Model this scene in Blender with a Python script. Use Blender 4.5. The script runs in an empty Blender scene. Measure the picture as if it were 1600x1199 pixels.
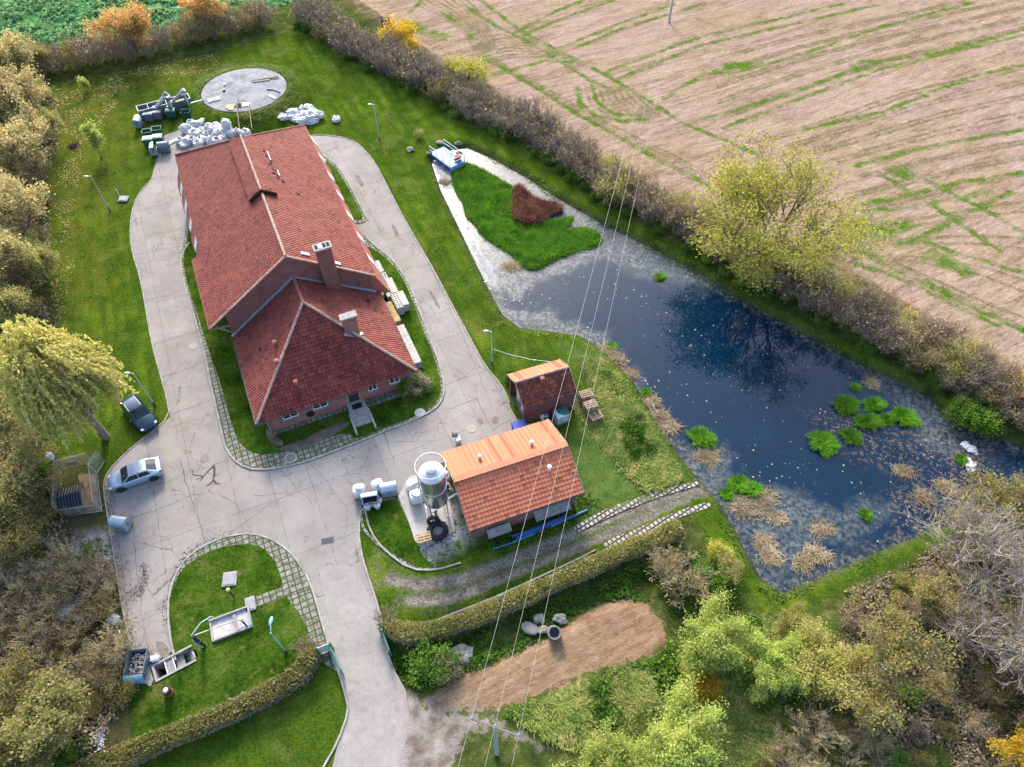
import bpy, math, random
import numpy as np
from mathutils import Vector, Matrix
R = math.radians
sc = bpy.context.scene
COL = sc.collection
RNG = np.random.default_rng(7)
random.seed(5)

# ------------------------------------------------------------------ camera (a drone 52 m up)
CAM_F, CAM_PITCH, CAM_ROLL, CAM_H = 1079.0, R(52.07), R(-0.6), 52.0
cd = bpy.data.cameras.new('camera'); cam = bpy.data.objects.new('camera', cd); COL.objects.link(cam)
cd.sensor_fit = 'HORIZONTAL'; cd.sensor_width = 36.0; cd.lens = 36.0 * CAM_F / 1600.0
cd.clip_start = 0.5; cd.clip_end = 8000
cam.location = (0, 0, CAM_H)
cam.matrix_world = Matrix.Translation((0, 0, CAM_H)) @ (Matrix.Rotation(math.pi / 2 - CAM_PITCH, 4, 'X') @ Matrix.Rotation(-CAM_ROLL, 4, 'Z'))
sc.camera = cam
_c, _s, _cr, _sr = math.cos(CAM_PITCH), math.sin(CAM_PITCH), math.cos(CAM_ROLL), math.sin(CAM_ROLL)

def at(px, py, z=0.0):
    """survey helper: where the sight line of a photo pixel meets the level z"""
    xx = (px - 800) / CAM_F; uu = -(py - 599.5) / CAM_F
    x = _cr * xx + _sr * uu; u = -_sr * xx + _cr * uu
    dy, dz = _c + _s * u, -_s + _c * u
    t = (z - CAM_H) / dz
    return Vector((x * t, dy * t, z))

def pts(s, z=0.0):
    v = [float(q) for q in s.replace(',', ' ').split()]
    return [at(v[i], v[i + 1], z) for i in range(0, len(v), 2)]

# ------------------------------------------------------------------ object helpers
def setp(o, label=None, cat=None, group=None, kind=None):
    if label: o['label'] = label
    if cat: o['category'] = cat
    if group: o['group'] = group
    if kind: o['kind'] = kind
    return o

def thing(name, label, cat, loc=(0, 0, 0), rz=0.0, group=None):
    o = bpy.data.objects.new(name, None); COL.objects.link(o)
    o.location = loc; o.rotation_euler = (0, 0, rz); o.empty_display_size = 0.3
    return setp(o, label, cat, group)

def link_mesh(name, me, parent=None, world=False):
    o = bpy.data.objects.new(name, me); COL.objects.link(o)
    if parent is not None:
        o.parent = parent
        if world:
            m = Matrix.Translation(parent.location) @ parent.rotation_euler.to_matrix().to_4x4()
            o.matrix_parent_inverse = m.inverted()
    return o

def dup(root, loc, rz=0.0, scale=None, label=None, group=None):
    def cp(o, par):
        c = o.copy(); COL.objects.link(c)
        if par is not None: c.parent = par
        for ch in o.children: cp(ch, c)
        return c
    r = cp(root, None); r.location = loc; r.rotation_euler = (0, 0, rz)
    if scale is not None: r.scale = (scale,) * 3 if not hasattr(scale, '__len__') else scale
    if label: r['label'] = label
    if group: r['group'] = group
    return r

class MB:
    """collects shapes and links them as one mesh object"""
    def __init__(s): s.v = []; s.f = []; s.uv = []; s.m = []; s.hasuv = False
    def face(s, vs, uv=None, m=0):
        n = len(s.v); s.v += [tuple(p) for p in vs]; s.f.append(tuple(range(n, n + len(vs)))); s.m.append(m)
        if uv: s.hasuv = True
        s.uv.append(uv or [(0, 0)] * len(vs))
    def add(s, vs, fs, m=0):
        n = len(s.v); s.v += [tuple(p) for p in vs]
        for f in fs: s.f.append(tuple(n + i for i in f)); s.m.append(m); s.uv.append([(0, 0)] * len(f))
    def box(s, c, size, rz=0.0, m=0, rot=None, taper=1.0):
        hx, hy, hz = size[0] / 2, size[1] / 2, size[2] / 2
        M = rot if rot is not None else Matrix.Rotation(rz, 3, 'Z')
        vs = []
        for z, k in ((-hz, 1.0), (hz, taper)):
            for x, y in ((-hx, -hy), (hx, -hy), (hx, hy), (-hx, hy)):
                vs.append(Vector(c) + M @ Vector((x * k, y * k, z)))
        s.add(vs, [(3, 2, 1, 0), (4, 5, 6, 7), (0, 1, 5, 4), (1, 2, 6, 5), (2, 3, 7, 6), (3, 0, 4, 7)], m)
    def span(s, lo, hi, m=0):
        s.box([(a + b) / 2 for a, b in zip(lo, hi)], [b - a for a, b in zip(lo, hi)], m=m)
    def bar(s, a, b, w, h, m=0):
        a, b = Vector(a), Vector(b); d = b - a; L = d.length; d.normalize()
        up = Vector((0, 0, 1)) if abs(d.z) < 0.95 else Vector((0, 1, 0))
        y = up.cross(d).normalized(); z = d.cross(y)
        s.box((a + b) / 2, (L, w, h), rot=Matrix((d, y, z)).transposed(), m=m)
    def tube(s, path, r, n=8, m=0, caps=True, r1=None):
        path = [Vector(p) for p in path]; k = len(path); vs = []; fs = []
        prev = None
        for i, p in enumerate(path):
            d = (path[min(i + 1, k - 1)] - path[max(i - 1, 0)]).normalized()
            if prev is None:
                u = d.orthogonal().normalized()
            else:
                u = (prev - d * prev.dot(d)).normalized()
            prev = u; w = d.cross(u)
            rr = r if r1 is None else r + (r1 - r) * i / max(k - 1, 1)
            if isinstance(r, (list, tuple)): rr = r[i]
            for j in range(n):
                a = 2 * math.pi * j / n; vs.append(p + u * math.cos(a) * rr + w * math.sin(a) * rr)
        for i in range(k - 1):
            for j in range(n):
                a, b = i * n + j, i * n + (j + 1) % n; fs.append((a, b, b + n, a + n))
        if caps:
            fs.append(tuple(range(n - 1, -1, -1))); fs.append(tuple(range((k - 1) * n, k * n)))
        s.add(vs, fs, m)
    def lathe(s, prof, c=(0, 0, 0), n=24, m=0, rot=None, a0=0.0, a1=2 * math.pi, caps=False):
        full = abs(a1 - a0 - 2 * math.pi) < 1e-6; k = n if full else n + 1; vs = []; fs = []
        for r, z in prof:
            for j in range(k):
                a = a0 + (a1 - a0) * j / n
                p = Vector((r * math.cos(a), r * math.sin(a), z))
                if rot is not None: p = rot @ p
                vs.append(Vector(c) + p)
        for i in range(len(prof) - 1):
            for j in range(n):
                a, b = i * k + j, i * k + (j + 1) % k; fs.append((a, b, b + k, a + k))
        if caps: fs.append(tuple(range(k - 1, -1, -1))); fs.append(tuple(range((len(prof) - 1) * k, len(prof) * k)))
        s.add(vs, fs, m)
    def prism(s, poly, z0, z1, m=0):
        n = len(poly); vs = [(p[0], p[1], z0) for p in poly] + [(p[0], p[1], z1) for p in poly]
        a = sum(poly[i][0] * poly[(i + 1) % n][1] - poly[(i + 1) % n][0] * poly[i][1] for i in range(n))
        fs = [tuple(range(n - 1, -1, -1)), tuple(range(n, 2 * n))] + [(i, (i + 1) % n, n + (i + 1) % n, n + i) for i in range(n)]
        if a < 0: fs = [tuple(reversed(f)) for f in fs]
        s.add(vs, fs, m)
    def extrude(s, poly, d, m=0):
        """closed 3-D polygon pushed along d"""
        n = len(poly); d = Vector(d); vs = [Vector(p) for p in poly] + [Vector(p) + d for p in poly]
        s.add(vs, [tuple(range(n - 1, -1, -1)), tuple(range(n, 2 * n))] + [(i, (i + 1) % n, n + (i + 1) % n, n + i) for i in range(n)], m)
    def blob(s, c, rad, seed=0, rough=0.12, nu=12, nv=7, m=0, flat=1.0):
        rg = np.random.default_rng(seed); vs = []; fs = []
        k1 = rg.normal(size=(6, 3)); ph = rg.uniform(0, 6, 6)
        for i in range(nv + 1):
            t = math.pi * i / nv
            for j in range(nu):
                a = 2 * math.pi * j / nu
                d = np.array([math.sin(t) * math.cos(a), math.sin(t) * math.sin(a), math.cos(t)])
                q = 1 + rough * float(np.sum(np.sin(k1 @ d * 2.2 + ph))) / 2.4
                z = d[2] * rad[2] * q
                if z < 0: z *= flat
                vs.append((c[0] + d[0] * rad[0] * q, c[1] + d[1] * rad[1] * q, c[2] + z))
        for i in range(nv):
            for j in range(nu):
                a, b = i * nu + j, i * nu + (j + 1) % nu; fs.append((a, a + nu, b + nu, b))
        s.add(vs, fs, m)
    def build(s, name, mats, parent=None, world=False, smooth=False, bevel=0.0, label=None, recalc=False):
        me = bpy.data.meshes.new(name); me.from_pydata(s.v, [], s.f)
        if not isinstance(mats, (list, tuple)): mats = [mats]
        for m in mats: me.materials.append(m)
        me.polygons.foreach_set('material_index', s.m)
        if smooth: me.polygons.foreach_set('use_smooth', [True] * len(s.f))
        if s.hasuv:
            l = me.uv_layers.new(name='UVMap'); l.data.foreach_set('uv', [c for u in s.uv for p in u for c in p])
        me.update(); o = link_mesh(name, me, parent, world)
        if smooth:
            e = o.modifiers.new('es', 'EDGE_SPLIT'); e.split_angle = R(40)
        if bevel:
            b = o.modifiers.new('bv', 'BEVEL'); b.width = bevel; b.segments = 2; b.limit_method = 'ANGLE'
        if label: o['label'] = label
        return o

def np_mesh(name, v, f, mats, k=4, smooth=False):
    me = bpy.data.meshes.new(name); n = len(f)
    me.vertices.add(len(v)); me.vertices.foreach_set('co', np.asarray(v, np.float32).ravel())
    me.loops.add(n * k); me.loops.foreach_set('vertex_index', np.asarray(f, np.int32).ravel())
    me.polygons.add(n); me.polygons.foreach_set('loop_start', np.arange(0, n * k, k, dtype=np.int32))
    me.polygons.foreach_set('loop_total', np.full(n, k, np.int32))
    if smooth: me.polygons.foreach_set('use_smooth', np.ones(n, bool))
    for m in (mats if isinstance(mats, (list, tuple)) else [mats]): me.materials.append(m)
    me.update(calc_edges=True); return me

# ------------------------------------------------------------------ materials
def srgb(h):
    h = h.lstrip('#'); c = [int(h[i:i + 2], 16) / 255 for i in (0, 2, 4)]
    return tuple((x / 12.92 if x <= .04045 else ((x + .055) / 1.055) ** 2.4) for x in c)

class NT:
    def __init__(s, name):
        s.mat = bpy.data.materials.new(name); s.mat.use_nodes = True; s.t = s.mat.node_tree; s.n = s.t.nodes; s.l = s.t.links
        s.b = s.n['Principled BSDF']; s.b.inputs['Roughness'].default_value = 0.9
        s.b.inputs['Specular IOR Level'].default_value = 0.12
        s.out = s.n['Material Output']
    def put(s, sock, v):
        if hasattr(v, 'is_output'): s.l.new(v, sock)
        elif hasattr(v, '__len__') and sock.type == 'RGBA' and len(v) == 3: sock.default_value = (*v, 1)
        else: sock.default_value = v
        return s
    def node(s, t, **kw):
        n = s.n.new(t)
        for k, v in kw.items(): setattr(n, k, v)
        return n
    def coord(s, w='Object'): return s.node('ShaderNodeTexCoord').outputs[w]
    def pos(s): return s.node('ShaderNodeNewGeometry').outputs['Position']
    def island(s): return s.node('ShaderNodeNewGeometry').outputs['Random Per Island']
    def objrand(s): return s.node('ShaderNodeObjectInfo').outputs['Random']
    def mapv(s, v, scale=(1, 1, 1), rot=(0, 0, 0)):
        """turn first, then stretch"""
        for r_, k in ((rot, (1, 1, 1)), ((0, 0, 0), scale)):
            if r_ == (0, 0, 0) and k == (1, 1, 1): continue
            n = s.node('ShaderNodeMapping'); s.put(n.inputs[0], v); n.inputs['Scale'].default_value = k; n.inputs['Rotation'].default_value = r_; v = n.outputs[0]
        return v
    def noise(s, v, scale, detail=4.0, rough=0.55, dist=0.0):
        n = s.node('ShaderNodeTexNoise'); s.put(n.inputs['Vector'], v); n.inputs['Scale'].default_value = scale
        n.inputs['Detail'].default_value = detail; n.inputs['Roughness'].default_value = rough; n.inputs['Distortion'].default_value = dist
        return n.outputs['Fac']
    def voro(s, v, scale, feat='F1', out='Distance', rand=1.0):
        n = s.node('ShaderNodeTexVoronoi', feature=feat); s.put(n.inputs['Vector'], v); n.inputs['Scale'].default_value = scale
        n.inputs['Randomness'].default_value = rand; return n.outputs[out]
    def ramp(s, f, stops, mode='LINEAR'):
        n = s.node('ShaderNodeValToRGB'); e = n.color_ramp.elements; n.color_ramp.interpolation = mode
        while len(e) < len(stops): e.new(0.5)
        for i, (p, c) in enumerate(stops):
            e[i].position = p; e[i].color = (c, c, c, 1) if not hasattr(c, '__len__') else (*c, 1)
        s.put(n.inputs[0], f); return n.outputs[0]
    def mr(s, f, a, b, c=0.0, d=1.0):
        n = s.node('ShaderNodeMapRange'); s.put(n.inputs[0], f)
        for i, x in enumerate((a, b, c, d)): n.inputs[i + 1].default_value = x
        return n.outputs[0]
    def math(s, op, a, b=0.0, c=None):
        n = s.node('ShaderNodeMath', operation=op); s.put(n.inputs[0], a); s.put(n.inputs[1], b)
        if c is not None: s.put(n.inputs[2], c)
        return n.outputs[0]
    def mix(s, f, a, b, mode='MIX'):
        n = s.node('ShaderNodeMix', data_type='RGBA', blend_type=mode)
        s.put(n.inputs[0], f); s.put(n.inputs[6], a); s.put(n.inputs[7], b); return n.outputs[2]
    def attr(s, name):
        n = s.node('ShaderNodeAttribute', attribute_name=name); return n
    def sep(s, v):
        n = s.node('ShaderNodeSeparateXYZ'); s.put(n.inputs[0], v); return n.outputs
    def comb(s, x, y, z=0.0):
        n = s.node('ShaderNodeCombineXYZ')
        for i, q in enumerate((x, y, z)): s.put(n.inputs[i], q)
        return n.outputs[0]
    def brick(s, v, scale, w, h, mortar, c1, c2, cm, offset=0.5, bias=0.0):
        n = s.node('ShaderNodeTexBrick', offset=offset); s.put(n.inputs['Vector'], v)
        s.put(n.inputs['Color1'], c1); s.put(n.inputs['Color2'], c2); s.put(n.inputs['Mortar'], cm)
        n.inputs['Scale'].default_value = scale; n.inputs['Mortar Size'].default_value = mortar
        n.inputs['Brick Width'].default_value = w; n.inputs['Row Height'].default_value = h; n.inputs['Bias'].default_value = bias
        return n.outputs
    def bump(s, h, strength=0.3, dist=0.05):
        n = s.node('ShaderNodeBump'); s.put(n.inputs['Height'], h); n.inputs['Strength'].default_value = strength; n.inputs['Distance'].default_value = dist
        s.l.new(n.outputs[0], s.b.inputs['Normal']); return n.outputs[0]
    def col(s, c): s.put(s.b.inputs['Base Color'], c); return s
    def set(s, **k):
        for a, v in k.items(): s.put(s.b.inputs[a.replace('_', ' ')], v)
        return s

MATS = {}
def simple(name, c, rough=0.8, metal=0.0, var=0.18, scale=3.0, bump=0.0, spec=0.3):
    if name in MATS: return MATS[name]
    t = NT(name); c = tuple(x * .74 for x in c)
    p = t.coord(); f = t.noise(p, scale, 5, 0.6)
    d = tuple(x * (1 - var) for x in c); l = tuple(min(1, x * (1 + var)) for x in c)
    t.col(t.ramp(f, [(0.3, d), (0.7, l)])); t.set(Roughness=rough, Metallic=metal); t.b.inputs['Specular IOR Level'].default_value = spec
    if bump: t.bump(t.noise(p, scale * 6, 4), bump, 0.02)
    MATS[name] = t.mat; return t.mat

def leafmat(name, cols, trans=0.48, objvar=0.18, posvar=True):
    """leaf colours picked leaf by leaf, with some light coming through"""
    t = NT(name); isl = t.island(); n = len(cols)
    cols = [srgb(c) if isinstance(c, str) else c for c in cols]
    f = isl
    if posvar:
        f = t.math('ADD', t.math('MULTIPLY', isl, 0.55), t.math('MULTIPLY', t.mr(t.noise(t.pos(), 0.8, 2), 0.3, 0.7), 0.45))
    c = t.ramp(f, [((i + .5) / n, q) for i, q in enumerate(cols)])
    k = t.mr(t.objrand(), 0, 1, 1 - objvar, 1 + objvar)
    v = t.node('ShaderNodeHueSaturation'); t.put(v.inputs['Color'], c); t.put(v.inputs['Value'], k); v.inputs['Saturation'].default_value = 1.0
    dif = t.node('ShaderNodeBsdfDiffuse'); t.put(dif.inputs[0], v.outputs[0])
    tr = t.node('ShaderNodeBsdfTranslucent'); t.put(tr.inputs[0], v.outputs[0])
    m = t.node('ShaderNodeMixShader'); m.inputs[0].default_value = trans
    t.l.new(dif.outputs[0], m.inputs[1]); t.l.new(tr.outputs[0], m.inputs[2]); t.l.new(m.outputs[0], t.out.inputs[0])
    return t.mat

# ------------------------------------------------------------------ light
SUN_EL, SUN_AZ = 32.0, -14.0        # azimuth measured from the camera's heading, negative = left
w = bpy.data.worlds.new('World'); sc.world = w; w.use_nodes = True
sky = w.node_tree.nodes.new('ShaderNodeTexSky'); sky.sky_type = 'NISHITA'; sky.sun_disc = False
sky.sun_elevation = R(SUN_EL); sky.sun_rotation = R(SUN_AZ); sky.air_density = 1.0; sky.dust_density = 3.0; sky.ozone_density = 1.4
bg = w.node_tree.nodes['Background']; w.node_tree.links.new(sky.outputs[0], bg.inputs[0]); bg.inputs[1].default_value = 0.15
sd = bpy.data.lights.new('sun', 'SUN'); sd.energy = 1.5; sd.angle = R(10); sd.color = (1, .94, .85)
so = bpy.data.objects.new('sun', sd); COL.objects.link(so)
_d = Vector((math.sin(R(SUN_AZ)) * math.cos(R(SUN_EL)), math.cos(R(SUN_AZ)) * math.cos(R(SUN_EL)), math.sin(R(SUN_EL))))
so.rotation_euler = _d.to_track_quat('Z', 'Y').to_euler(); so.location = (0, 60, 80)
vs = sc.view_settings; vs.view_transform = 'Standard'; vs.look = 'None'; vs.exposure = 1.96; vs.gamma = 1.0; vs.use_curve_mapping = False
sc.render.engine = 'CYCLES'; sc.cycles.max_bounces = 6; sc.cycles.transparent_max_bounces = 8
# ================================================================== GROUND
WATER_Z = -0.55
POND = pts('''674,254 690,300 712,345 738,400 760,445 785,492 812,512 860,518 905,524 945,550 985,590 1010,632 1035,672 1062,712 1090,748 1122,782
 1150,830 1170,872 1190,905 1222,928 1270,906 1330,880 1400,851 1470,825 1540,800 1600,770 1640,735 1600,700 1545,682 1500,668 1450,622 1380,586 1330,565
 1280,536 1220,501 1150,465 1080,421 1010,385 940,350 880,316 820,277 765,247 730,232 700,236''', WATER_Z)
TANK_C = Vector((-37.5, 90.6, 0)); TANK_R = 5.75
LAWN = pts('''75,135 200,115 330,85 440,55 470,50 560,100 650,148 720,190 800,222 850,255 930,312 1000,350 1100,412 1200,476 1300,525 1400,575 1500,635 1620,705
 1660,740 1640,790 1540,815 1490,832 1425,872 1335,918 1255,955 1195,962 1165,945 1110,858 1075,795 1040,830 960,872 860,912 760,952 660,990 608,992
 640,1072 616,1060 604,1010 560,1140 505,1215 330,1230 150,1215 205,1180 215,1120 200,1060 196,985 184,905 172,830 164,800 160,700 88,716 76,680 82,620 88,560
 95,500 75,450 78,380 66,300 88,240 96,190''')
FIELD = pts('560,0 645,62 760,132 880,206 1000,278 1110,335 1250,385 1350,425 1450,495 1540,545 1650,615 2200,600 2200,-60 560,-60')
CROP = pts('-120,-40 520,-60 452,6 430,14 330,42 205,76 110,72 0,60 -120,66')
DIRT = pts('''652,1093 680,1079 760,1040 840,1004 900,964 932,944 975,934 1012,944 1036,970 1041,1000 1020,1026 940,1046 870,1076 805,1101 760,1110 700,1108 670,1112''')
APRON = pts('''600,1050 640,1072 672,1092 700,1106 760,1108 790,1122 830,1146 880,1172 905,1190 870,1188 820,1168 770,1150 735,1150 722,1180 712,1240 560,1240 560,1100''')
TRACK = pts('''574,850 600,868 650,890 710,893 780,870 860,836 920,806 985,780 1050,757 1108,747 1116,768 1060,792 1010,818 940,848 870,878 800,905 740,935
 700,955 650,952 606,945 586,925''')
BANK = pts('870,540 930,548 962,585 1000,640 1040,705 1070,745 1010,772 960,790 910,812 890,770 860,720 900,690 905,640 935,600')   # tall uncut grass behind the sheds
LITTERZ = pts('75,135 330,85 360,120 210,150 170,300 130,470 88,560 60,300')
PALE = pts('640,770 690,760 715,790 738,836 700,862 655,870 640,840')
PALE2 = pts('120,838 170,830 182,880 150,900 110,880')
ROUGHBR = pts('165,800 172,830 198,985 212,1045 230,1080 200,1180 120,1215 -100,1215 -100,500 80,470 80,700')

YARD = pts('''315,200 335,208 390,215 480,212 530,213 560,224 585,252 602,285 625,330 650,375 678,422 700,465 730,520 758,573 785,603 799,640 812,662 880,660 760,700 700,720
 640,745 624,770 600,782 565,790 560,830 566,872 578,908 590,945 600,985 607,1020 618,1050 634,1078 640,1120 632,1170 625,1240 510,1240 528,1160 545,1112 541,1088 531,1050 522,1030
 514,1005 505,975 497,945 486,910 470,880 450,858 425,842 395,833 362,835 330,845 300,862 280,885 267,915 262,945 263,975 268,1010 269,1018 240,1036 232,1052 212,1052 205,1020 198,980
 188,930 180,880 172,830 166,792 161,757 170,735 200,705 228,682 266,652 260,620 252,590 243,560 234,520 226,470 218,430 208,400 203,370 205,335 215,305 236,280 244,252 248,215 300,196''')

def sdf(P, poly):
    x, y = P[:, 0], P[:, 1]; d2 = np.full(len(P), 1e12); ins = np.zeros(len(P), bool); n = len(poly)
    for i in range(n):
        a, b = poly[i], poly[(i + 1) % n]; ex, ey = b[0] - a[0], b[1] - a[1]; L = ex * ex + ey * ey + 1e-12
        t = np.clip(((x - a[0]) * ex + (y - a[1]) * ey) / L, 0, 1)
        dx, dy = x - a[0] - t * ex, y - a[1] - t * ey; np.minimum(d2, dx * dx + dy * dy, out=d2)
        if abs(ey) > 1e-12:
            ins ^= ((a[1] > y) != (b[1] > y)) & (x < ex * (y - a[1]) / ey + a[0])
    d = np.sqrt(d2); return np.where(ins, -d, d)

def linedist(P, lines):
    x, y = P[:, 0], P[:, 1]; d2 = np.full(len(P), 1e6)
    for ln in lines:
        for a, b in zip(ln[:-1], ln[1:]):
            ex, ey = b[0] - a[0], b[1] - a[1]; L = ex * ex + ey * ey + 1e-12
            t = np.clip(((x - a[0]) * ex + (y - a[1]) * ey) / L, 0, 1)
            dx, dy = x - a[0] - t * ex, y - a[1] - t * ey; np.minimum(d2, dx * dx + dy * dy, out=d2)
    return np.sqrt(d2)

def vnoise(P, s, seed=0):
    """value noise for terrain relief"""
    rg = np.random.default_rng(seed); g = rg.uniform(-1, 1, (64, 64)); q = P * s + 1000.0
    i = np.floor(q).astype(int); f = q - i; f = f * f * (3 - 2 * f); i %= 64; j = (i + 1) % 64
    a, b, c, d = g[i[:, 0], i[:, 1]], g[j[:, 0], i[:, 1]], g[i[:, 0], j[:, 1]], g[j[:, 0], j[:, 1]]
    return (a * (1 - f[:, 0]) + b * f[:, 0]) * (1 - f[:, 1]) + (c * (1 - f[:, 0]) + d * f[:, 0]) * f[:, 1]

GREENL = [pts(s) for s in ('750,0 812,47 875,81 944,116 1006,153 1069,194 1100,206 1180,240', '725,9 775,41 819,62 866,91 912,119 960,146',
 '816,56 881,28 960,0', '803,53 866,19 912,0', '875,75 959,41 1053,6', '900,75 975,44 1100,6', '950,112 1031,81 1100,56 1225,28 1328,3', '969,122 1022,100 1100,70 1225,41 1365,9',
 '1038,153 1100,116 1156,112 1234,91 1381,41 1537,0', '750,87 794,112 850,144 900,178 959,209 1022,247 1062,266 1120,300', '1343,390 1400,423 1467,453 1533,487 1583,507 1640,540',
 '903,137 906,162 931,181 975,191 1006,187', '925,134 931,156 959,178 1000,181', '1100,187 1225,150 1366,97 1462,84 1600,47', '1131,200 1269,147 1375,109 1600,55',
 '1256,203 1381,175 1506,125 1600,100', '1337,259 1444,231 1600,203', '1350,331 1412,325 1547,300', '1340,320 1400,310 1500,285 1600,270', '1444,281 1506,312 1569,344 1600,366', '1375,272 1420,300 1470,330 1560,390',
 '1433,370 1483,393 1533,407 1600,427', '1400,385 1440,370 1500,340 1580,300', '1340,410 1420,440 1480,470 1560,510', '760,120 850,95 940,100', '640,20 660,0 700,-10', '690,20 720,40 740,60')]
BLOBL = [pts(s) for s in ('640,38 665,50 690,58', '1352,350 1370,365 1395,360', '1352,372 1410,350', '1140,105 1180,100', '1400,268 1420,275', '1460,400 1500,420', '1340,105 1362,98')]
TRACKL = [pts(s) for s in ('610,905 660,915 720,905 800,875 880,842 960,806 1040,776 1112,752', '640,940 700,935 760,915 840,885 920,850 1000,812 1060,788 1114,768')]

xs = np.concatenate([[-3000, -900, -350, -170, -125], np.arange(-105, 105.01, 0.3), [125, 170, 350, 900, 3000]])
ys = np.concatenate([[-1500, -300, -80, -30], np.arange(-6, 138.01, 0.3), [150, 180, 260, 500, 1200, 4000]])
NX, NY = len(xs), len(ys); GX, GY = np.meshgrid(xs, ys); P2 = np.stack([GX.ravel(), GY.ravel()], 1)
S = {k: sdf(P2, v) for k, v in dict(pond=POND, lawn=LAWN, field=FIELD, crop=CROP, dirt=DIRT, apron=APRON, track=TRACK, bank=BANK, litter=LITTERZ, pale=PALE, pale2=PALE2, brown=ROUGHBR, yard=YARD).items()}
rt = np.hypot(P2[:, 0] - TANK_C[0], P2[:, 1] - TANK_C[1])
gz = np.zeros(len(P2))
d = S['pond']; gz = np.where(d < 1.0, -0.55 * np.clip((1.0 - d) / 0.95, 0, 1) ** 1.5, 0.0); gz = np.where(d < 0, -0.55 - np.clip(-d, 0, 1.5) * 0.6, gz)
gz += 1.3 * np.clip((9.4 - rt) / (9.4 - 6.4), 0, 1) ** 0.8 * (1 + 0.06 * vnoise(P2, 0.8, 3))
gz = np.where(rt < 5.6, -0.3, gz)
rough = np.clip(np.minimum(np.minimum(S['lawn'], S['field'] + 2), np.minimum(S['track'], S['dirt'])), 0, 2) / 2
rough *= np.clip((S['yard'] - .3) / 2, 0, 1)
gz += rough * (0.35 * vnoise(P2, 0.18, 1) + 0.15 * vnoise(P2, 0.7, 2))
gz += np.where(S['dirt'] < 0.4, 0.10 * vnoise(P2, 0.35, 5) * np.clip(0.4 - S['dirt'], 0, 1), 0)
ditch = linedist(P2, [pts('618,1040 700,1005 800,975 900,935 990,905 1060,900')]); gz -= 0.7 * np.clip(1 - ditch / 3.0, 0, 1) * np.clip(S['dirt'] + 1, 0, 1)
tr = linedist(P2, TRACKL); gz -= 0.06 * np.clip(1 - tr / 0.5, 0, 1) * (S['track'] < 0.5)
basement = pts('241,1046 302,1014 309,1026 248,1060'); gz = np.where(sdf(P2, basement) < 0.1, -2.6, gz)
gz = np.where(np.abs(P2[:, 0]) > 108, 0.0, gz)
def enc(a): return np.clip(a / 8 + .5, 0, 1)
def fam(a, b, ks, off=0.0):
    A_, B_ = pts(a), pts(b); out = []
    for k in ks: out.append([p.lerp(q, k) for p, q in zip(A_, B_)])
    return out
FAINT = []
for k in (.10, .14, .27, .31, .46, .50, .66, .70, .86, .90): FAINT += fam('1110,82 1225,52 1365,22 1600,-25', '1131,200 1269,147 1375,109 1600,55', [k])
for k in (.08, .14, .30, .36, .52, .58, .76, .83): FAINT += fam('1180,215 1290,180 1400,140 1600,95', '1337,262 1444,234 1520,218 1600,203', [k])
for k in (.15, .22, .45, .52, .75, .82): FAINT += fam('1337,265 1444,238 1520,222 1600,208', '1360,345 1440,325 1520,305 1600,290', [k])
for k in (.12, .2, .4, .48, .7, .78): FAINT += fam('1360,350 1440,330 1520,310 1600,292', '1400,420 1470,440 1540,470 1620,520', [k])
for k in (.1, .22, .34, .46, .58, .7, .82, .94): FAINT += fam('760,105 800,95 850,92 900,96', '740,60 780,52 830,60 870,82', [k]) + fam('640,10 680,25 720,50 745,90', '720,-15 745,10 765,40 780,80', [k]) + fam('905,130 915,165 960,192 1020,196', '990,140 1000,150 1015,165 1040,170', [k])
for k in (.3, .6, .9): FAINT += fam('750,92 850,150 960,216 1100,290', '760,84 850,135 960,196 1080,255', [k]) + fam('1340,398 1440,450 1533,497 1640,550', '1345,385 1460,435 1550,475 1640,510', [k])
Ff = linedist(P2, FAINT)
Fg = linedist(P2, GREENL); Fb = linedist(P2, BLOBL)
A1 = np.stack([enc(S['lawn']), enc(S['field']), enc(np.minimum(S['dirt'], S['apron'] + .4)), enc(S['track'])], 1)
A2 = np.stack([np.clip(Fg / 3, 0, 1), enc(S['litter'] / 2), enc(S['crop']), enc(np.minimum(S['pale'], S['pale2']))], 1)
A3 = np.stack([enc(S['pond']), enc(S['bank']), enc(S['brown'] / 2), np.clip(Fb / 6, 0, 1)], 1)
A4 = np.stack([np.clip(tr / 2, 0, 1), np.clip(rt / 12, 0, 1), enc(S['apron']), np.clip(Ff / 3, 0, 1)], 1)

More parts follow.
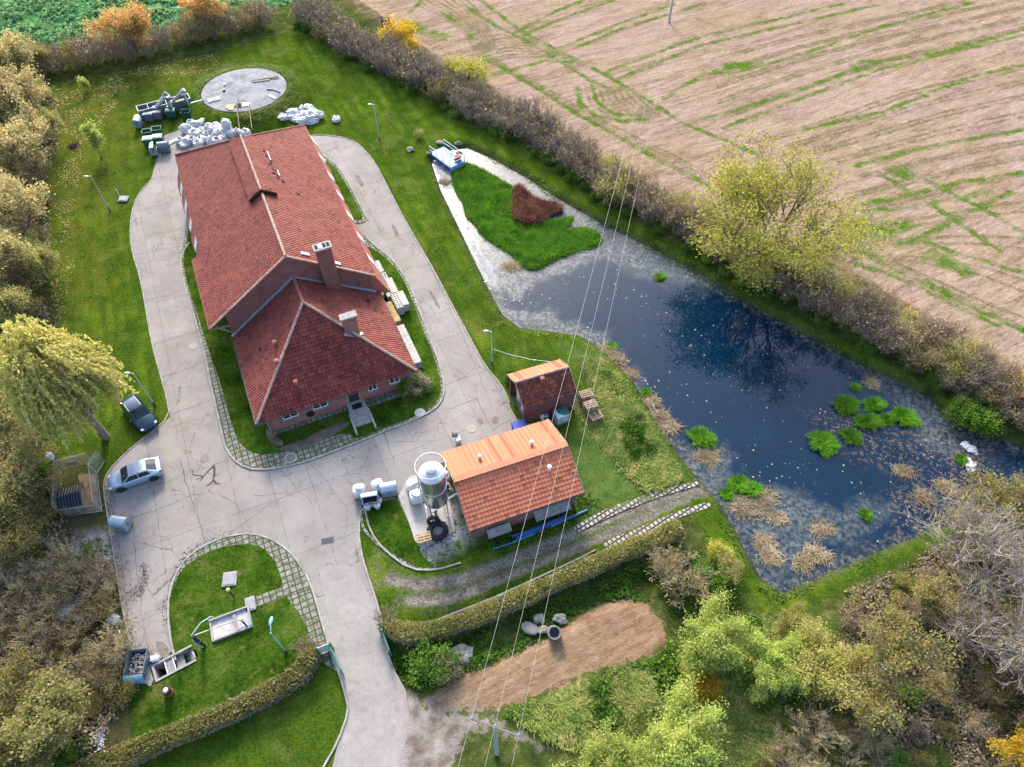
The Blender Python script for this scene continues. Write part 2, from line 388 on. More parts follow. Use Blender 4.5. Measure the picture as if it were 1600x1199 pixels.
def terrain_mat():
    t = NT('terrain'); p = t.pos()
    n1 = t.noise(p, 0.9, 6, 0.62); n2 = t.noise(p, 0.16, 3); n3 = t.noise(p, 5.0, 4, 0.65); n4 = t.noise(p, 0.4, 4, 0.6)
    def ch(a):
        q = t.attr(a); sp = t.node('ShaderNodeSeparateColor'); t.put(sp.inputs[0], q.outputs['Color']); return [sp.outputs[0], sp.outputs[1], sp.outputs[2], q.outputs['Alpha']]
    a1, a2, a3, a4 = ch('zone_a'), ch('zone_b'), ch('zone_c'), ch('zone_d')
    jag = t.math('ADD', t.math('MULTIPLY', t.math('SUBTRACT', n1, .5), .22), t.math('MULTIPLY', t.math('SUBTRACT', n3, .5), .05))
    def mask(s, soft=0.025, k=1.0): return t.mr(t.math('ADD', s, t.math('MULTIPLY', jag, k)), .5 - soft, .5 + soft, 1, 0)
    # rough ground: weeds, dead grass, bare soil
    rgh = t.ramp(t.math('ADD', t.math('MULTIPLY', n1, .6), t.math('MULTIPLY', n3, .4)), [(.32, (.016, .022, .008)), (.45, (.035, .052, .012)), (.55, (.06, .075, .018)), (.64, (.13, .115, .045)), (.72, (.05, .07, .015))])
    brn = t.ramp(t.math('ADD', t.math('MULTIPLY', n1, .5), t.math('MULTIPLY', n3, .5)), [(.32, (.03, .022, .014)), (.46, (.075, .055, .032)), (.56, (.055, .06, .022)), (.68, (.17, .13, .075))])
    c = t.mix(mask(a3[2], .15), rgh, brn)
    # mown lawn
    lawnf = t.math('ADD', t.math('MULTIPLY', n4, .55), t.math('MULTIPLY', n3, .45))
    lawn = t.ramp(lawnf, [(.34, (.014, .034, .004)), (.43, (.032, .066, .005)), (.51, (.060, .100, .008)), (.59, (.095, .132, .012)), (.68, (.145, .155, .028))])
    mow = t.noise(t.mapv(p, (.10, .9, 1), (0, 0, R(-115))), 1.0, 3)
    lawn = t.mix(t.mr(mow, .4, .62, 0, .75), lawn, t.ramp(n3, [(.36, (.013, .034, .004)), (.64, (.042, .078, .008))]))
    far = t.mr(t.noise(p, 0.07, 2), .42, .6); lawn = t.mix(t.math('MULTIPLY', far, .5), lawn, t.ramp(n3, [(.36, (.012, .032, .005)), (.64, (.038, .068, .009))]))
    worn = t.mr(t.noise(p, .28, 5, .65, .8), .54, .66); lawn = t.mix(t.math('MULTIPLY', worn, .55), lawn, t.ramp(n3, [(.36, (.055, .075, .012)), (.64, (.15, .15, .04))]))
    lit = t.math('MULTIPLY', mask(a2[1], .28, .6), t.mr(n1, .42, .56))
    lawn = t.mix(t.math('MULTIPLY', lit, .8), lawn, t.ramp(n3, [(.38, (.055, .05, .010)), (.62, (.13, .12, .022))]))
    spk = t.mr(t.voro(p, 2.4), .06, .03); lawn = t.mix(t.math('MULTIPLY', spk, t.mr(n2, .4, .6, 0.0, .8)), lawn, (.30, .27, .08))
    c = t.mix(mask(a1[0]), c, lawn)
    bank = t.ramp(t.math('ADD', t.math('MULTIPLY', n1, .5), t.math('MULTIPLY', n3, .5)), [(.34, (.022, .055, .012)), (.5, (.06, .105, .022)), (.62, (.11, .13, .03)), (.7, (.19, .15, .05))])
    c = t.mix(mask(a3[1], .1), c, bank)
    # stubble field
    ps = t.mapv(p, (.35, 2.2, 1), (0, 0, R(-26))); s1 = t.noise(ps, 1.2, 7, .72, 1.0); s2 = t.noise(t.mapv(p, (.25, 1.4, 1), (0, 0, R(-30))), .35, 5, .6, 1.2)
    fine = t.noise(t.mapv(p, (.6, 1.5, 1), (0, 0, R(-24))), 3.6, 5, .8, .6); fine2 = t.noise(p, 7.0, 3, .7)
    sf = t.math('ADD', t.math('MULTIPLY', s1, .30), t.math('ADD', t.math('MULTIPLY', s2, .22), t.math('ADD', t.math('MULTIPLY', fine, .30), t.math('MULTIPLY', fine2, .18))))
    stub = t.ramp(sf, [(.40, (.075, .052, .038)), (.455, (.165, .115, .084)), (.50, (.245, .172, .128)), (.545, (.31, .225, .172)), (.60, (.42, .33, .265))])
    stub = t.mix(t.mr(n2, .42, .60, 0, .6), stub, t.ramp(sf, [(.42, (.10, .075, .034)), (.50, (.21, .152, .082)), (.58, (.31, .235, .14))]))
    stub = t.mix(t.mr(t.noise(p, .05, 3), .48, .62, 0, .5), stub, t.ramp(sf, [(.42, (.155, .102, .082)), (.50, (.265, .18, .148)), (.58, (.37, .27, .228))]))
    ft = t.math('ADD', a4[3], t.math('MULTIPLY', t.math('SUBTRACT', n1, .5), .22)); stub = t.mix(t.math('MULTIPLY', t.mr(ft, .03, .13, 1, 0), t.mr(n4, .36, .58, .2, .9)), stub, t.ramp(fine, [(.38, (.045, .05, .016)), (.5, (.10, .092, .04)), (.62, (.20, .155, .09))]))
    gl = t.math('ADD', a2[0], t.math('MULTIPLY', t.math('SUBTRACT', n1, .5), .5)); gm = t.mr(gl, .07, .20, 1, 0)
    gl2 = t.math('ADD', a3[3], t.math('MULTIPLY', t.math('SUBTRACT', n1, .5), .5)); gm = t.math('MAXIMUM', gm, t.mr(gl2, .12, .30, 1, 0))
    gm = t.math('MAXIMUM', gm, t.math('MULTIPLY', t.mr(s2, .60, .68), .5))
    grn = t.ramp(fine, [(.38, (.012, .055, .002)), (.48, (.038, .105, .004)), (.56, (.085, .125, .015)), (.66, (.17, .15, .06))])
    stub = t.mix(t.math('MULTIPLY', gm, t.mr(n4, .34, .58, .15, .95)), stub, grn)
    verge = t.ramp(t.math('ADD', t.math('MULTIPLY', n3, .5), t.math('MULTIPLY', n1, .5)), [(.38, (.055, .04, .02)), (.5, (.15, .105, .062)), (.62, (.27, .2, .14))])
    vg = t.mr(a1[1], .5, 1.02, 1, 0)
    inl = t.mr(a1[0], .5, .6, 0, 1)
    c = t.mix(t.math('MULTIPLY', t.mr(t.math('ADD', a1[1], jag), .50, .90, 1, 0), inl), c, verge)
    c = t.mix(mask(a1[1]), c, stub)
    crop = t.ramp(t.voro(p, .9), [(.1, (.16, .33, .12)), (.4, (.07, .20, .06)), (.8, (.02, .08, .035))])
    c = t.mix(mask(a2[2]), c, crop)
    # gravel track with grass between the wheel lines, and the sandy lot
    gr = t.ramp(t.math('ADD', t.math('MULTIPLY', n3, .6), t.math('MULTIPLY', n1, .4)), [(.38, (.06, .052, .038)), (.5, (.135, .12, .095)), (.62, (.225, .205, .17))])
    gr = t.mix(t.math('MULTIPLY', t.mr(a4[0], .14, .34), t.mr(n1, .34, .5, .45, 1)), gr, lawn)
    c = t.mix(mask(a1[3], .03), c, gr)
    dp = t.mapv(p, (.35, 2.4, 1), (0, 0, R(-27))); ds = t.noise(dp, 1.1, 6, .62, .3)
    dfine = t.noise(t.mapv(p, (.6, 2.0, 1), (0, 0, R(-25))), 5.0, 5, .75, .4); dsum = t.math('ADD', t.math('MULTIPLY', ds, .34), t.math('ADD', t.math('MULTIPLY', n1, .26), t.math('MULTIPLY', dfine, .40)))
    dirt = t.ramp(dsum, [(.39, (.10, .060, .032)), (.46, (.18, .114, .066)), (.53, (.225, .149, .091)), (.62, (.31, .22, .15))])
    rut = t.math('ABSOLUTE', t.math('SUBTRACT', t.math('FRACT', t.math('MULTIPLY', t.math('ADD', t.sep(t.mapv(p, rot=(0, 0, R(-24))))[1], t.math('MULTIPLY', n2, 3.0)), .42)), .5)); dirt = t.mix(t.math('MULTIPLY', t.mr(rut, .07, .0), t.mr(n4, .40, .55, 0, .55)), dirt, (.12, .07, .042))
    apr = t.ramp(n1, [(.34, (.105, .085, .068)), (.5, (.19, .16, .135)), (.66, (.27, .24, .21))])
    dirt = t.mix(mask(a4[2], .05, 1.4), dirt, apr)
    c = t.mix(mask(a1[2], .014, 1.7), c, dirt)
    pal = t.ramp(t.math('ADD', t.math('MULTIPLY', n3, .7), t.math('MULTIPLY', n1, .3)), [(.38, (.09, .085, .08)), (.48, (.30, .29, .28)), (.58, (.46, .45, .44))])
    c = t.mix(t.math('MULTIPLY', mask(a2[3], .12, 1.6), t.mr(n1, .36, .5)), c, pal)
    mud = t.ramp(n1, [(.35, (.022, .026, .014)), (.65, (.075, .075, .035))]); c = t.mix(t.mr(t.math('ADD', a3[0], t.math('MULTIPLY', jag, .5)), .50, .60, 1, 0), c, mud)
    t.col(c); t.set(Roughness=1.0); t.b.inputs['Specular IOR Level'].default_value = 0.0
    t.bump(t.math('ADD', t.math('MULTIPLY', n3, .7), t.math('MULTIPLY', t.noise(p, 18, 3), .5)), .9, .12)
    return t.mat
M_TERRAIN = terrain_mat()

def ground_split():
    idx = np.arange(NX * NY).reshape(NY, NX)
    F = np.stack([idx[:-1, :-1], idx[:-1, 1:], idx[1:, 1:], idx[1:, :-1]], -1).reshape(-1, 4)
    sm = {k: S[k][F].mean(1) for k in ('lawn', 'field', 'crop', 'dirt', 'track', 'apron', 'pond')}
    z = np.zeros(len(F), int)
    z[sm['lawn'] < 0] = 1; z[sm['field'] < 0] = 2; z[sm['crop'] < 0] = 3; z[sm['track'] < 0] = 4; z[(sm['dirt'] < 0)] = 5
    V = np.stack([P2[:, 0], P2[:, 1], gz], 1)
    for k, nm in enumerate(('ground', 'lawn', 'stubble_field', 'crop_field', 'gravel_track', 'sandy_lot')):
        f = F[z == k]; u, inv = np.unique(f, return_inverse=True)
        me = np_mesh(nm, V[u], inv.reshape(-1, 4), M_TERRAIN, smooth=True)
        for an, A in (('zone_a', A1), ('zone_b', A2), ('zone_c', A3), ('zone_d', A4)):
            at_ = me.attributes.new(an, 'FLOAT_COLOR', 'POINT'); at_.data.foreach_set('color', A[u].astype(np.float32).ravel())
        setp(link_mesh(nm, me), kind='structure')
ground_split()

def height(x, y):
    i = np.clip(np.searchsorted(xs, x), 0, NX - 1); j = np.clip(np.searchsorted(ys, y), 0, NY - 1); return float(gz[j * NX + i])

# ------------------------------------------------------------------ pond water with floating scum and leaves
def pond_water():
    x = np.arange(min(p[0] for p in POND) - 1, max(p[0] for p in POND) + 1, .4); y = np.arange(min(p[1] for p in POND) - 1, max(p[1] for p in POND) + 1, .4)
    X, Y = np.meshgrid(x, y); Q = np.stack([X.ravel(), Y.ravel()], 1); sp = sdf(Q, POND)
    I = np.arange(len(Q)).reshape(len(y), len(x)); F = np.stack([I[:-1, :-1], I[:-1, 1:], I[1:, 1:], I[1:, :-1]], -1).reshape(-1, 4)
    F = F[(sp[F] < .6).any(1)]; u, inv = np.unique(F, return_inverse=True)
    z = lambda s: sdf(Q, pts(s, WATER_Z))
    film = np.minimum.reduce([z('674,254 740,232 800,262 860,300 930,345 1010,385 1085,425 1110,450 1050,440 1000,430 940,400 880,430 840,440 800,470 760,420 720,345'),
                              z('1130,780 1200,760 1240,770 1310,800 1350,785 1400,790 1330,850 1290,850 1260,890 1200,905 1160,850'),
                              z('1330,565 1450,622 1540,682 1545,700 1480,715 1440,700 1420,650 1400,620 1350,590'),
                              z('1080,690 1130,700 1150,735 1120,780 1075,735'), z('785,490 850,480 880,500 940,520 950,545 870,520')])
    pale = z('672,252 700,245 735,262 745,290 700,300 720,345 760,400 785,460 760,440 700,320')
    leaf = np.minimum.reduce([z('1250,640 1560,690 1560,790 1460,820 1400,800 1440,760 1340,720'), z('1380,770 1480,740 1540,700 1560,800 1480,825 1400,840')])
    A = np.stack([enc(film), enc(pale), enc(leaf), enc(sp)], 1)
    t = NT('pond_water'); p = t.pos()
    q = t.attr('scum'); spc = t.node('ShaderNodeSeparateColor'); t.put(spc.inputs[0], q.outputs['Color'])
    n1 = t.noise(p, .55, 6, .65, .5); n3 = t.noise(p, 3.0, 5, .7)
    jag = t.math('ADD', t.math('MULTIPLY', t.math('SUBTRACT', n1, .5), .75), t.math('MULTIPLY', t.math('SUBTRACT', n3, .5), .25))
    f1 = t.mr(t.math('ADD', spc.outputs[0], jag), .44, .60, 1, 0); f2 = t.mr(t.math('ADD', spc.outputs[1], t.math('MULTIPLY', jag, .3)), .44, .54, 1, 0)
    edge = t.mr(t.math('ADD', q.outputs['Alpha'], t.math('MULTIPLY', jag, .8)), .36, .52)
    f3 = t.math('MULTIPLY', .8, t.math('MULTIPLY', t.mr(t.math('ADD', spc.outputs[2], t.math('MULTIPLY', jag, .5)), .40, .60, 1, 0), t.mr(n3, .53, .58)))
    deep = t.ramp(n1, [(.3, (.0002, .010, .026)), (.7, (.0004, .015, .036))])
    c = t.mix(t.math('MULTIPLY', f1, t.math('MULTIPLY', t.mr(n3, .34, .62, .25, .9), t.mr(n1, .34, .58, .45, 1))), deep, t.ramp(n3, [(.36, (.035, .05, .05)), (.55, (.095, .11, .105)), (.68, (.16, .17, .13))]))
    c = t.mix(t.math('MULTIPLY', edge, t.mr(n3, .4, .6, .2, .9)), c, t.ramp(n3, [(.38, (.03, .035, .025)), (.62, (.12, .12, .095))]))
    c = t.mix(f2, c, t.ramp(n3, [(.36, (.085, .09, .10)), (.62, (.20, .205, .22))]))
    c = t.mix(f3, c, t.ramp(t.noise(p, 6, 2), [(.4, (.07, .04, .028)), (.6, (.15, .10, .065))]))
    sv = t.node('ShaderNodeTexVoronoi'); t.put(sv.inputs['Vector'], p); sv.inputs['Scale'].default_value = 1.5
    dots = t.math('MULTIPLY', t.mr(sv.outputs['Distance'], .13, .10, 0, 1), t.mr(t.noise(p, .3, 4, .6), .46, .56))
    sv2 = t.node('ShaderNodeTexVoronoi'); t.put(sv2.inputs['Vector'], p); sv2.inputs['Scale'].default_value = .75
    dots = t.math('MAXIMUM', dots, t.math('MULTIPLY', t.mr(sv2.outputs['Distance'], .06, .045, 0, .7), t.mr(t.noise(p, .18, 4, .6), .44, .54)))
    sv3 = t.node('ShaderNodeTexVoronoi'); t.put(sv3.inputs['Vector'], p); sv3.inputs['Scale'].default_value = 3.2; dots = t.math('MAXIMUM', dots, t.math('MULTIPLY', t.mr(sv3.outputs['Distance'], .13, .10, 0, .6), t.mr(t.noise(p, .22, 5, .65), .52, .60)))
    c = t.mix(t.math('MULTIPLY', dots, .8), c, t.ramp(t.noise(p, 4, 2), [(.4, (.25, .24, .12)), (.6, (.45, .43, .33))]))
    mask = t.math('MAXIMUM', t.math('MAXIMUM', t.math('MULTIPLY', f1, t.mr(n3, .30, .66, .1, .8)), f2), t.math('MAXIMUM', f3, t.math('MAXIMUM', dots, t.math('MULTIPLY', edge, .5))))
    t.col(c); t.put(t.b.inputs['Roughness'], t.mr(mask, 0, 1, .03, .6)); t.b.inputs['IOR'].default_value = 1.333; t.b.inputs['Specular IOR Level'].default_value = .52
    t.bump(t.math('ADD', t.noise(p, 1.2, 3), t.math('MULTIPLY', mask, .4)), .05, .05)
    me = np_mesh('pond_water', np.concatenate([Q[u], np.full((len(u), 1), WATER_Z)], 1), inv.reshape(-1, 4), t.mat)
    a_ = me.attributes.new('scum', 'FLOAT_COLOR', 'POINT'); a_.data.foreach_set('color', A[u].astype(np.float32).ravel())
    setp(link_mesh('pond_water', me), kind='structure')
pond_water()

# ------------------------------------------------------------------ concrete yard and its islands
AX = R(24.85)
def smooth_closed(P, it=2):
    for _ in range(it):
        Q = []
        for i in range(len(P)):
            a, b = P[i], P[(i + 1) % len(P)]; Q += [a.lerp(b, .25), a.lerp(b, .75)]
        P = Q
    return P
def smooth_open(P, it=2):
    for _ in range(it):
        Q = [P[0]]
        for a, b in zip(P[:-1], P[1:]): Q += [a.lerp(b, .25), a.lerp(b, .75)]
        P = Q + [P[-1]]
    return P

def sheet(name, poly, z, mat, kind='structure'):
    import bmesh
    bm = bmesh.new(); vs_ = [bm.verts.new((p[0], p[1], z)) for p in poly]; bm.faces.new(vs_)
    bmesh.ops.triangulate(bm, faces=bm.faces[:]); bmesh.ops.recalc_face_normals(bm, faces=bm.faces[:])
    if bm.faces[:][0].normal.z < 0: bmesh.ops.reverse_faces(bm, faces=bm.faces[:])
    me = bpy.data.meshes.new(name); bm.to_mesh(me); bm.free(); me.materials.append(mat)
    return setp(link_mesh(name, me), kind=kind)

def concrete_mat(name='yard_concrete', joints=True, tint=(1, 1, 1)):
    t = NT(name); p = t.pos(); n1 = t.noise(p, .35, 6, .65); n2 = t.noise(p, 2.2, 6, .7); n3 = t.noise(p, 9, 4, .7)
    f = t.math('ADD', t.math('MULTIPLY', n1, .45), t.math('ADD', t.math('MULTIPLY', n2, .35), t.math('MULTIPLY', n3, .2)))
    c = t.ramp(f, [(.34, tuple(a * b for a, b in zip((.144, .130, .117), tint))), (.48, tuple(a * b for a, b in zip((.228, .209, .188), tint))), (.62, tuple(a * b for a, b in zip((.285, .261, .234), tint)))])
    c = t.mix(t.mr(t.noise(p, .12, 3), .44, .62, 0, .35), c, (.205, .20, .205))
    if joints:
        q = t.mapv(p, rot=(0, 0, -AX)); wob = t.noise(p, .7, 3)
        q2 = t.node('ShaderNodeVectorMath', operation='ADD'); t.put(q2.inputs[0], q); t.put(q2.inputs[1], t.comb(t.mr(wob, 0, 1, -.12, .12), t.mr(t.noise(p, .5, 2), 0, 1, -.12, .12)))
        br = t.brick(q2.outputs[0], 1.0, 3.1, 5.6, .022, (1, 1, 1), (.80, .785, .77), (.30, .27, .25), offset=0.0)
        c = t.mix(t.mr(n2, .36, .56, .1, .9), c, t.mix(1.0, c, br[0], 'MULTIPLY'))
        dv = t.node('ShaderNodeVectorMath', operation='ADD'); t.put(dv.inputs[0], p); t.put(dv.inputs[1], t.comb(t.mr(n2, 0, 1, -.5, .5), t.mr(t.noise(p, 1.7, 4), 0, 1, -.5, .5)))
        cr = t.voro(dv.outputs[0], .42, 'DISTANCE_TO_EDGE'); ck = t.math('MULTIPLY', t.mr(cr, .010, .004), t.mr(t.noise(p, .16, 3), .47, .54))
        cr2 = t.voro(dv.outputs[0], 1.1, 'DISTANCE_TO_EDGE'); ck = t.math('MAXIMUM', ck, t.math('MULTIPLY', t.mr(cr2, .02, .008), t.mr(t.noise(p, .11, 3), .58, .62)))
        c = t.mix(t.math('MULTIPLY', ck, .85), c, (.09, .075, .06))
        st = t.mr(t.noise(p, .55, 5, .7, 1.0), .60, .70); c = t.mix(t.math('MULTIPLY', st, .5), c, (.13, .10, .075)); st2 = t.mr(t.noise(t.mapv(p, (.5, .12, 1), (0, 0, -AX)), .9, 5, .7, .4), .54, .66); c = t.mix(t.math('MULTIPLY', st2, .28), c, (.15, .13, .11)); st3 = t.mr(t.noise(p, 1.6, 4, .6), .66, .70); c = t.mix(t.math('MULTIPLY', st3, .45), c, (.10, .08, .06))
    t.col(c); t.set(Roughness=.88); t.bump(t.math('ADD', n3, n2), .25, .03); return t.mat
M_CONC = concrete_mat()

sheet('concrete_yard', YARD, .012, M_CONC)
def paver_mat():
    t = NT('pavers'); p = t.pos(); q = t.mapv(p, rot=(0, 0, -AX)); n = t.noise(p, 2.5, 5)
    b = t.brick(q, 1.0, .5, .5, .05, (.225, .21, .185), (.17, .158, .14), (.035, .05, .018), offset=0.0)
    c = t.mix(t.mr(n, .46, .62, 0, .85), b[0], t.ramp(t.noise(p, 6, 3), [(.4, (.02, .05, .008)), (.6, (.10, .10, .05))])); t.col(c); t.bump(b[1], -.3, .03); return t.mat
M_PAVE = paver_mat()
M_GRASS2 = None
def lawn_only():
    t = NT('island_grass'); p = t.pos(); n3 = t.noise(p, 5, 4, .65); n4 = t.noise(p, .4, 4, .6); n1 = t.noise(p, 1.1, 5, .6)
    f = t.math('ADD', t.math('MULTIPLY', n4, .55), t.math('MULTIPLY', n3, .45))
    c = t.ramp(f, [(.36, (.008, .024, .003)), (.45, (.020, .050, .004)), (.54, (.040, .076, .007)), (.64, (.075, .108, .018))])
    c = t.mix(t.math('MULTIPLY', t.mr(t.noise(p, .35, 5, .65, .8), .54, .66), .5), c, t.ramp(n3, [(.36, (.04, .06, .010)), (.64, (.12, .125, .03))])); c = t.mix(t.mr(n1, .60, .70, 0, .6), c, (.13, .115, .05))
    c = t.mix(t.mr(t.voro(p, 1.9), .05, .03, 0, .7), c, (.33, .29, .08))
    t.col(c); t.set(Roughness=.95); t.b.inputs['Specular IOR Level'].default_value = 0.0
    t.bump(t.math('ADD', t.math('MULTIPLY', n3, .7), t.math('MULTIPLY', t.noise(p, 18, 3), .5)), .9, .12); return t.mat
M_GRASS2 = lawn_only()

ISL = {}
def island(key, outline, inner, sm=1):
    o = smooth_closed(pts(outline), sm); i = smooth_closed(pts(inner), sm)
    sheet('paved_border', o, .075, M_PAVE); sheet('lawn_island', i, .10, M_GRASS2); ISL[key] = o; return o
ISL_MAIN = island('main', '''296,300 288,380 282,402 286,435 300,482 318,541 330,600 342,652 350,692 362,717 385,733 420,735 470,725 520,707 580,683 640,660 680,641 695,618 692,590 684,560 668,520
 650,470 638,440 615,408 590,388 572,372 540,340 520,330 480,300''', '''300,310 292,385 286,404 291,437 306,482 324,541 342,590 352,625 360,655 372,690 385,703 408,712 450,706 497,690 540,676 560,688
 600,670 640,655 676,638 690,616 687,590 679,560 663,520 645,472 632,440 612,412 588,392 560,380 500,360''')
ISL_TOP = island('top', '505,243 530,262 548,292 562,320 575,345 560,352 545,345 520,320 500,300', '505,247 527,266 544,294 558,320 569,342 556,346 545,338 520,310 500,290')
ISL_BOT = island('bottom', '''395,834 425,843 449,859 469,881 485,911 496,946 504,976 513,1006 521,1031 530,1052 520,1046 500,1034 478,1035 400,1056 322,1040 313,1028 306,1012 274,1022 269,1010 264,975 263,945 268,916 281,886 301,864 331,847 362,837''',
 '''385,850 412,856 432,880 440,905 448,935 470,960 482,990 490,1010 487,1034 468,1058 440,1077 380,1109 300,1142 232,1172 206,1150 202,1090 238,1072 252,1062 311,1029 306,1013 276,1022 271,1010 266,975 265,946 270,918 284,892 305,875 335,858''')
ISL_SILO = island('silo', '562,800 574,790 600,780 622,776 640,800 655,845 662,868 690,888 655,893 610,870 580,845 564,824', '566,804 577,794 600,784 620,780 634,805 650,845 660,872 685,886 655,889 613,866 584,842 568,823')
M_KERB = simple('kerb_stone', (.33, .31, .27), .95, var=.4, scale=1.5, bump=.4)
KB = MB()
def kerb(s, w=.13, h=.12, P=None):
    q = smooth_open(P or pts(s), 1)
    for a, b in zip(q[:-1], q[1:]): KB.bar((a[0], a[1], h / 2), (b[0], b[1], h / 2), w, h)
kerb('296,380 282,402 286,435 300,482 318,541 330,600 342,652 350,692 362,717 385,733 420,735 470,725 520,707 580,683 640,660 680,641 695,618 692,590 684,560 668,520 650,470 638,440 615,408 590,388 572,372')
kerb('505,243 530,262 548,292 562,320 575,345')
kerb('275,1032 269,1010 264,975 263,945 268,916 281,886 301,864 331,847 362,837 395,834 425,843 449,859 469,881 485,911 496,946 504,976 513,1006 521,1031 530,1052 541,1090 545,1112 528,1160 505,1200')
kerb('600,782 565,790 560,830 566,872 578,908 590,945 600,985 607,1020')
kerb('570,796 578,830 600,860 640,890 680,892 720,880')
kerb('640,990 700,962 760,940 830,908 900,876 930,860')
kerb('236,282 215,305 205,335 203,370 208,400 218,430 226,470 234,520 243,560 252,590 260,620 266,652 228,682 200,705 170,735 161,757 166,792 172,830 180,880 188,930 198,980 205,1010', w=.10, h=.07)
kerb('490,211 530,213 560,224 585,252 602,285 625,330 650,375 678,422 700,465 730,520 758,573 785,603 796,630', w=.10, h=.07)
setp(KB.build('kerb', M_KERB), kind='structure')
# cracks and open joints the photo shows one by one
M_CRACK = simple('crack_dark', (.075, .062, .05), 1.0, var=.4)
CB = MB()
def crack(s, w0, w1=None):
    q = pts(s); w1 = w1 or w0 * .4; rg = random.Random(len(s) + int(q[0][0] * 10)); r = []
    for a, b in zip(q[:-1], q[1:]):
        k = max(2, int((b - a).length / .5)); d = (b - a).normalized(); nrm = Vector((-d[1], d[0], 0))
        r += [a.lerp(b, i / k) + nrm * rg.uniform(-.09, .09) for i in range(k)]
    r.append(q[-1])
    for i in range(len(r) - 1):
        a, b = r[i], r[i + 1]; d = (b - a).normalized(); nrm = Vector((-d[1], d[0], 0)); u = w0 + (w1 - w0) * i / len(r); v = w0 + (w1 - w0) * (i + 1) / len(r)
        u *= rg.uniform(.6, 1.3)
        CB.face([(*(a - nrm * u / 2)[:2], .017), (*(b - nrm * v / 2)[:2], .017), (*(b + nrm * v / 2)[:2], .017), (*(a + nrm * u / 2)[:2], .017)])
for s, w_ in (('333,729 325,738 318,745 302,742 300,734', .16), ('318,745 312,752', .12), ('333,729 336,742 333,752 322,760', .22), ('333,752 345,757', .16), ('318,745 305,750', .10), ('333,729 340,724', .08),
              ('598,668 607,695 616,725', .06), ('208,400 240,392 290,384', .05), ('226,470 262,462 296,450', .05), ('238,540 275,528 312,518', .05), ('253,590 300,574 330,560', .05), ('266,648 300,636 336,622', .05),
              ('205,810 262,790 305,772', .05), ('283,720 292,760 305,800 318,838', .05), ('207,805 210,850 214,900 222,960 230,1010', .04), ('640,330 652,372 690,455 730,540 770,640', .05), ('585,285 640,264', .0401),
              ('612,316 600,322', .04), ('655,418 690,409', .05), ('685,490 712,480', .05), ('700,640 745,622 760,655 772,672', .06), ('770,672 800,655', .05), ('488,935 520,925 560,905', .05), ('498,900 512,880 525,884', .06),
              ('640,640 690,624', .04), ('620,690 650,690 660,668', .04), ('440,745 520,720', .035), ('350,840 420,790 470,760', .035), ('425,700 440,735 470,770 500,800', .03), ('340,770 370,790 400,840', .03),
              ('396,775 440,770 480,785', .03), ('460,700 500,740 540,790', .035), ('530,745 560,740 600,750', .03), ('580,700 560,740 575,770', .03), ('265,775 283,772 300,778', .03), ('245,760 268,752', .03)):
    crack(s, w_)
setp(CB.build('road_cracks', M_CRACK), kind='structure')
M_STAIN = simple('old_patch', (.20, .165, .135), 1.0, var=.35, scale=1.2)
PB = MB()
def patch(s, z=.0165):
    q = smooth_closed(pts(s), 2); PB.face([(p[0], p[1], z) for p in q])
for s in ('228,1000 236,1015 248,1035 245,1045 235,1028', '553,272 562,275 570,292 562,292', '668,452 674,455 690,482 684,484', '610,350 617,352 626,372 619,372', '768,652 778,650 780,664 770,664', '745,655 755,653 757,662 747,664', '505,842 517,840 518,847 506,849',
          '240,1000 262,1006 266,1030 252,1030'): patch(s)
setp(PB.build('road_patches', M_STAIN), kind='structure')
# concrete pad beside the silo
M_CONC2 = concrete_mat('pad_concrete', False, (1.35, 1.38, 1.42))
sheet('silo_pad', pts('622,776 640,745 680,735 700,770 706,800 712,830 660,860 648,845 640,820'), .11, M_CONC2)
sheet('entrance_road', smooth_closed(pts('498,890 512,884 540,882 558,890 574,925 588,960 597,1000 607,1036 622,1064 634,1100 628,1160 622,1240 520,1240 532,1165 547,1115 540,1060 526,1015 514,962 504,915'), 1), .020, concrete_mat('asphalt_grey', False, (.98, .98, .99)))
for nm, s in (('paving_strip', '''895,822 960,790 1030,766 1088,752 1093,758 1032,776 965,802 902,832'''), ('paving_strip', '940,848 1000,824 1060,798 1108,784 1112,792 1064,808 1004,836 948,860')):
    t_ = None
    if 'M_GRID' not in globals():
        t = NT('grass_grid_paving'); p = t.pos(); b = t.brick(t.mapv(p, rot=(0, 0, R(-35))), 1.0, .42, .42, .07, (0.36, 0.3312, 0.3024), (0.3024, 0.2736, 0.2448), (0.0432, 0.036, 0.0288), offset=.5)
        n = t.noise(p, .9, 5); t.col(t.mix(t.mr(n, .50, .62), b[0], t.ramp(t.noise(p, 5, 3), [(.4, (.10, .085, .06)), (.6, (.09, .12, .03))]))); t.bump(b[1], -.4, .03); M_GRID = t.mat
    sheet(nm, pts(s), .02, M_GRID)

M_SOIL = simple('bare_soil', (.135, .11, .08), 1.0, var=.45, scale=1.2, bump=.5)
for s in ('432,702 470,690 500,674 540,658 549,664 520,682 480,700 450,708', '415,665 425,680 445,690 440,700 418,690'): sheet('bare_soil', smooth_closed(pts(s), 2), .106, M_SOIL)
sheet('broken_paving', pts('388,938 420,926 452,915 476,908 484,922 450,932 420,944 398,950'), .108, M_PAVE)
